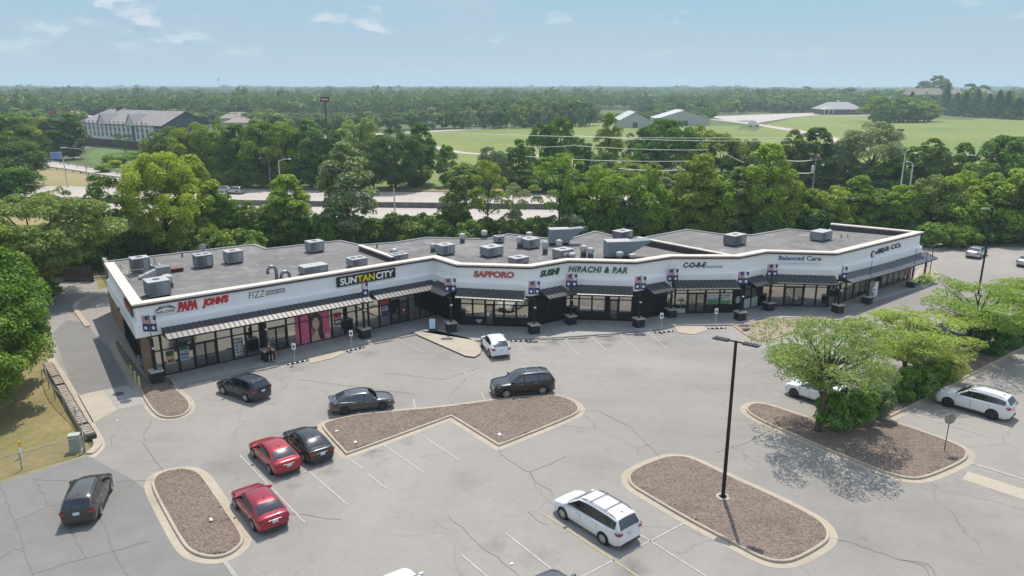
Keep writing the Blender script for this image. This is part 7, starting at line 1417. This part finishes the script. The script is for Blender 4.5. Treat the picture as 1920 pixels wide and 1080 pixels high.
wire('topmost bright wire over the meadow', wpt(800, 247, 150), wpt(1480, 258, 142)); wire('bright wire just below the topmost one', wpt(1075, 254, 150), wpt(1480, 263, 142)); wire('third wire across the meadow trees', wpt(985, 275, 150), wpt(1080, 272, 148), .2); wire('third wire continuing right', wpt(1080, 273, 148), wpt(1330, 281, 145), .3); wire('fourth lower wire across the dark trees', wpt(985, 293, 150), wpt(1290, 302, 145), .4); wire('lowest faint wire in the dark trees', wpt(1160, 316, 150), wpt(1270, 319, 148), .2, .07)
wire('wire left of the transformer pole', wpt(1470, 300, 145), (p1.x, p1.y, H1 - 1.1), .3, .07); wire('second wire left of the transformer pole', wpt(1470, 320, 145), (p1.x, p1.y, H1 - 3.6), .3, .07); wire('steep wire dropping through the light trees', wpt(1335, 273, 180), wpt(1395, 305, 170), .2, .06)
wire('wire in front of the hotel', wpt(262, 240, 285), wpt(330, 243, 285), .3)
# skyline masts and water tower
p = Vector((0, 0, 0)); a = wpt(997.5, 165, 3400); t = thing('water_tower', 'tiny water tower on the skyline right of centre', 'water tower', (a.x, a.y, 0)); zt = hgt(a.x, a.y, 158.5)
m = MB(); m.lathe([(0, zt - 10), (7, zt - 9), (8, zt - 5), (6, zt - 1), (0, zt)], (0, 0, 0), 16); m.build('tank', mat('tower_grey', (.16, .17, .19), .6), t, True); m = MB()
for k in range(6): th = k * math.pi / 3; m.tube([(6 * math.cos(th), 6 * math.sin(th), 0), (5.5 * math.cos(th), 5.5 * math.sin(th), zt - 8)], .7, 6)
m.build('legs', STEEL, t)
for u, vt, lb in ((411, 147, 'tallest, with antenna panels on top'), (164, 155, 'left of the hotel roof'), (247, 157, 'above the hotel roof'), (914, 155, 'left of the water tower'), (93, 155, 'far left, barely visible'), (1529, 160, 'right part of the skyline')):
    a = wpt(u, 166, 2400); H = hgt(a.x, a.y, vt); t = thing('radio_mast', 'thin skyline mast, ' + lb, 'mast', (a.x, a.y, 0), 0, 'thin masts on the skyline'); MB().tube([(0, 0, 0), (0, 0, H)], .8 if u == 411 else .5, 5).build('mast', STEEL, t)
    if u == 411: m = MB(); m.lathe([(0, H - 6), (3.6, H - 6), (3.6, H), (0, H)], (0, 0, 0), 6); m.build('antenna_panels', GALV, t)

# ------------------------------------------------------------ the seated person
bx = [o for o in bpy.data.objects if o.get('category') == 'column' and 'person' in (o.get('label') or '')][0]
base = bx.location.copy(); a_ = bx.rotation_euler.z
t = thing('person', 'person in black with arms folded, seated on a block base by the walk', 'person', (base.x, base.y, base.z), a_)
def skin_body(name, joints, edges, matl, parent, root=0, lv=2):
    me = bpy.data.meshes.new(name); me.from_pydata([j[:3] for j in joints], edges, []); o = bpy.data.objects.new(name, me); link(o, parent); o.modifiers.new('skin', 'SKIN'); me.skin_vertices  # layer
    for i, j in enumerate(joints): me.skin_vertices[0].data[i].radius = (j[3], j[4] if len(j) > 4 else j[3])
    me.skin_vertices[0].data[root].use_root = True
    s_ = o.modifiers.new('sub', 'SUBSURF'); s_.levels = lv; s_.render_levels = lv; me.materials.append(matl)
    return o
SKN = mat('skin', (.50, .30, .22), .6); CL = mat('black_cloth', (.012, .012, .014), .9)
y0 = -.42
J = [(0, y0 + .10, 1.02, .15, .12), (0, y0 + .06, 1.22, .13, .10), (0, y0 + .02, 1.42, .155, .10), (0, y0 - .02, 1.52, .06, .06), (0, y0 - .05, 1.60, .055, .055),
     (-.19, y0 + .0, 1.43, .06, .06), (-.27, y0 - .08, 1.22, .045, .045), (-.05, y0 - .27, 1.15, .035, .035), (.19, y0 + .0, 1.43, .06, .06), (.27, y0 - .08, 1.22, .045, .045), (.05, y0 - .29, 1.19, .035, .035),
     (-.10, y0 + .04, 1.0, .09, .09), (-.13, y0 - .28, .93, .07, .07), (-.15, y0 - .30, .50, .048, .05), (-.15, y0 - .32, .09, .035, .04), (.10, y0 + .04, 1.0, .09, .09), (.14, y0 - .26, .95, .07, .07), (.12, y0 - .36, .50, .048, .05), (.10, y0 - .44, .09, .035, .04)]
Ed = [(0, 1), (1, 2), (2, 3), (3, 4), (2, 5), (5, 6), (6, 7), (2, 8), (8, 9), (9, 10), (0, 11), (11, 12), (12, 13), (13, 14), (0, 15), (15, 16), (16, 17), (17, 18)]
body = skin_body('body', J, Ed, SKN, t)
m = MB(); prof = [(0, -.12), (.055, -.115), (.072, -.07), (.078, 0), (.082, .05), (.075, .095), (.05, .125), (0, .135)]
m.M = Matrix.Translation((0, y0 - .08, 1.72)) @ Matrix.Rotation(.28, 4, 'X') @ Matrix.Diagonal((.95, 1.15, 1, 1)); m.lathe(prof, (0, 0, 0), 16); m.add([(-.012, -.08, -.02), (.012, -.08, -.02), (.0, -.102, -.03), (0, -.08, .03)], [(0, 2, 3), (2, 1, 3), (0, 1, 2)]); hd = m.build('head', SKN, t, True)
m = MB(); m.M = Matrix.Translation((0, y0 - .055, 1.74)) @ Matrix.Rotation(.28, 4, 'X'); m.lathe([(.088, -.02), (.094, .04), (.086, .1), (.055, .14), (0, .152)], (0, .012, 0), 16); m.box(-.085, .085, .03, .105, -.16, .03, .01); m.build('hair', mat('dark_hair', (.02, .015, .012), .6), t, True)
m = MB(); m.M = Matrix.Translation((0, y0 - .08, 1.72)) @ Matrix.Rotation(.28, 4, 'X')
for s_ in (-1, 1): m.box(s_ * .032 - .012, s_ * .032 + .012, -.094, -.085, .0, .01)
m.box(-.02, .02, -.09, -.08, -.058, -.052); m.build('face_features', CL, hd)
def puff(j, k): return (j[0], j[1], j[2], j[3] * k, (j[4] if len(j) > 4 else j[3]) * k)
SJ = [(0, y0 + .10, .98, .175, .145), (0, y0 + .06, 1.22, .155, .125), (0, y0 + .02, 1.41, .175, .12), (-.19, y0, 1.43, .08, .08), (-.25, y0 - .06, 1.30, .07, .07), (.19, y0, 1.43, .08, .08), (.25, y0 - .06, 1.30, .07, .07)]
skin_body('shirt', SJ, [(0, 1), (1, 2), (2, 3), (3, 4), (2, 5), (5, 6)], CL, t)
PJ = [(0, y0 + .10, .99, .16, .13), (-.11, y0 + .02, .99, .11, .11), (-.13, y0 - .27, .93, .095, .095), (-.15, y0 - .30, .66, .08, .085), (.11, y0 + .02, .99, .11, .11), (.14, y0 - .25, .95, .095, .095), (.13, y0 - .32, .66, .08, .085)]
skin_body('shorts', PJ, [(0, 1), (1, 2), (2, 3), (0, 4), (4, 5), (5, 6)], CL, t)
for x, y in ((-.15, y0 - .37), (.10, y0 - .49)): m = MB(); m.bbox(x - .05, x + .05, y - .12, y + .14, .0, .09, .03); m.build('shoe', BLACK, t)
for s_, yy, zz in ((1, y0 - .27, 1.15), (-1, y0 - .29, 1.19)):   # hands folded round the opposite forearm
    hx = s_ * .09 if s_ > 0 else -.09; m = MB(); m.bbox(hx - .045, hx + .045, yy - .04, yy + .03, zz - .035, zz + .035, .012); hnd = m.build('hand', SKN, t)
    for f in range(4): m = MB(); fz = zz + .026 - f * .017; ln = (.06, .068, .064, .05)[f]; m.tube([(hx + s_ * .04, yy - .035, fz), (hx + s_ * (.04 + ln * .5), yy - .04, fz), (hx + s_ * (.04 + ln), yy - .02, fz - .006)], [.009, .0085, .007], 6); m.build('finger', SKN, hnd)
    m = MB(); m.tube([(hx, yy - .035, zz + .03), (hx + s_ * .03, yy - .05, zz + .045), (hx + s_ * .055, yy - .045, zz + .045)], [.011, .01, .008], 6); m.build('thumb', SKN, hnd)

# ------------------------------------------------------------ haze: one closed volume round everything
m = MB(); m.box(-9500, 9500, -400, 9000, -30, 118); hz = m.build('haze', None); hz['kind'] = 'stuff'; hz['label'] = 'thin pale summer haze over the whole valley'; hz['category'] = 'haze'
hm = bpy.data.materials.new('haze_air'); hm.use_nodes = True; t_ = hm.node_tree; t_.nodes.clear(); o_ = t_.nodes.new('ShaderNodeOutputMaterial'); v_ = t_.nodes.new('ShaderNodeVolumePrincipled')
v_.inputs['Color'].default_value = (.68, .86, 1.0, 1); v_.inputs['Density'].default_value = 0.00024; v_.inputs['Anisotropy'].default_value = .2; t_.links.new(v_.outputs[0], o_.inputs['Volume']); hz.data.materials.append(hm)
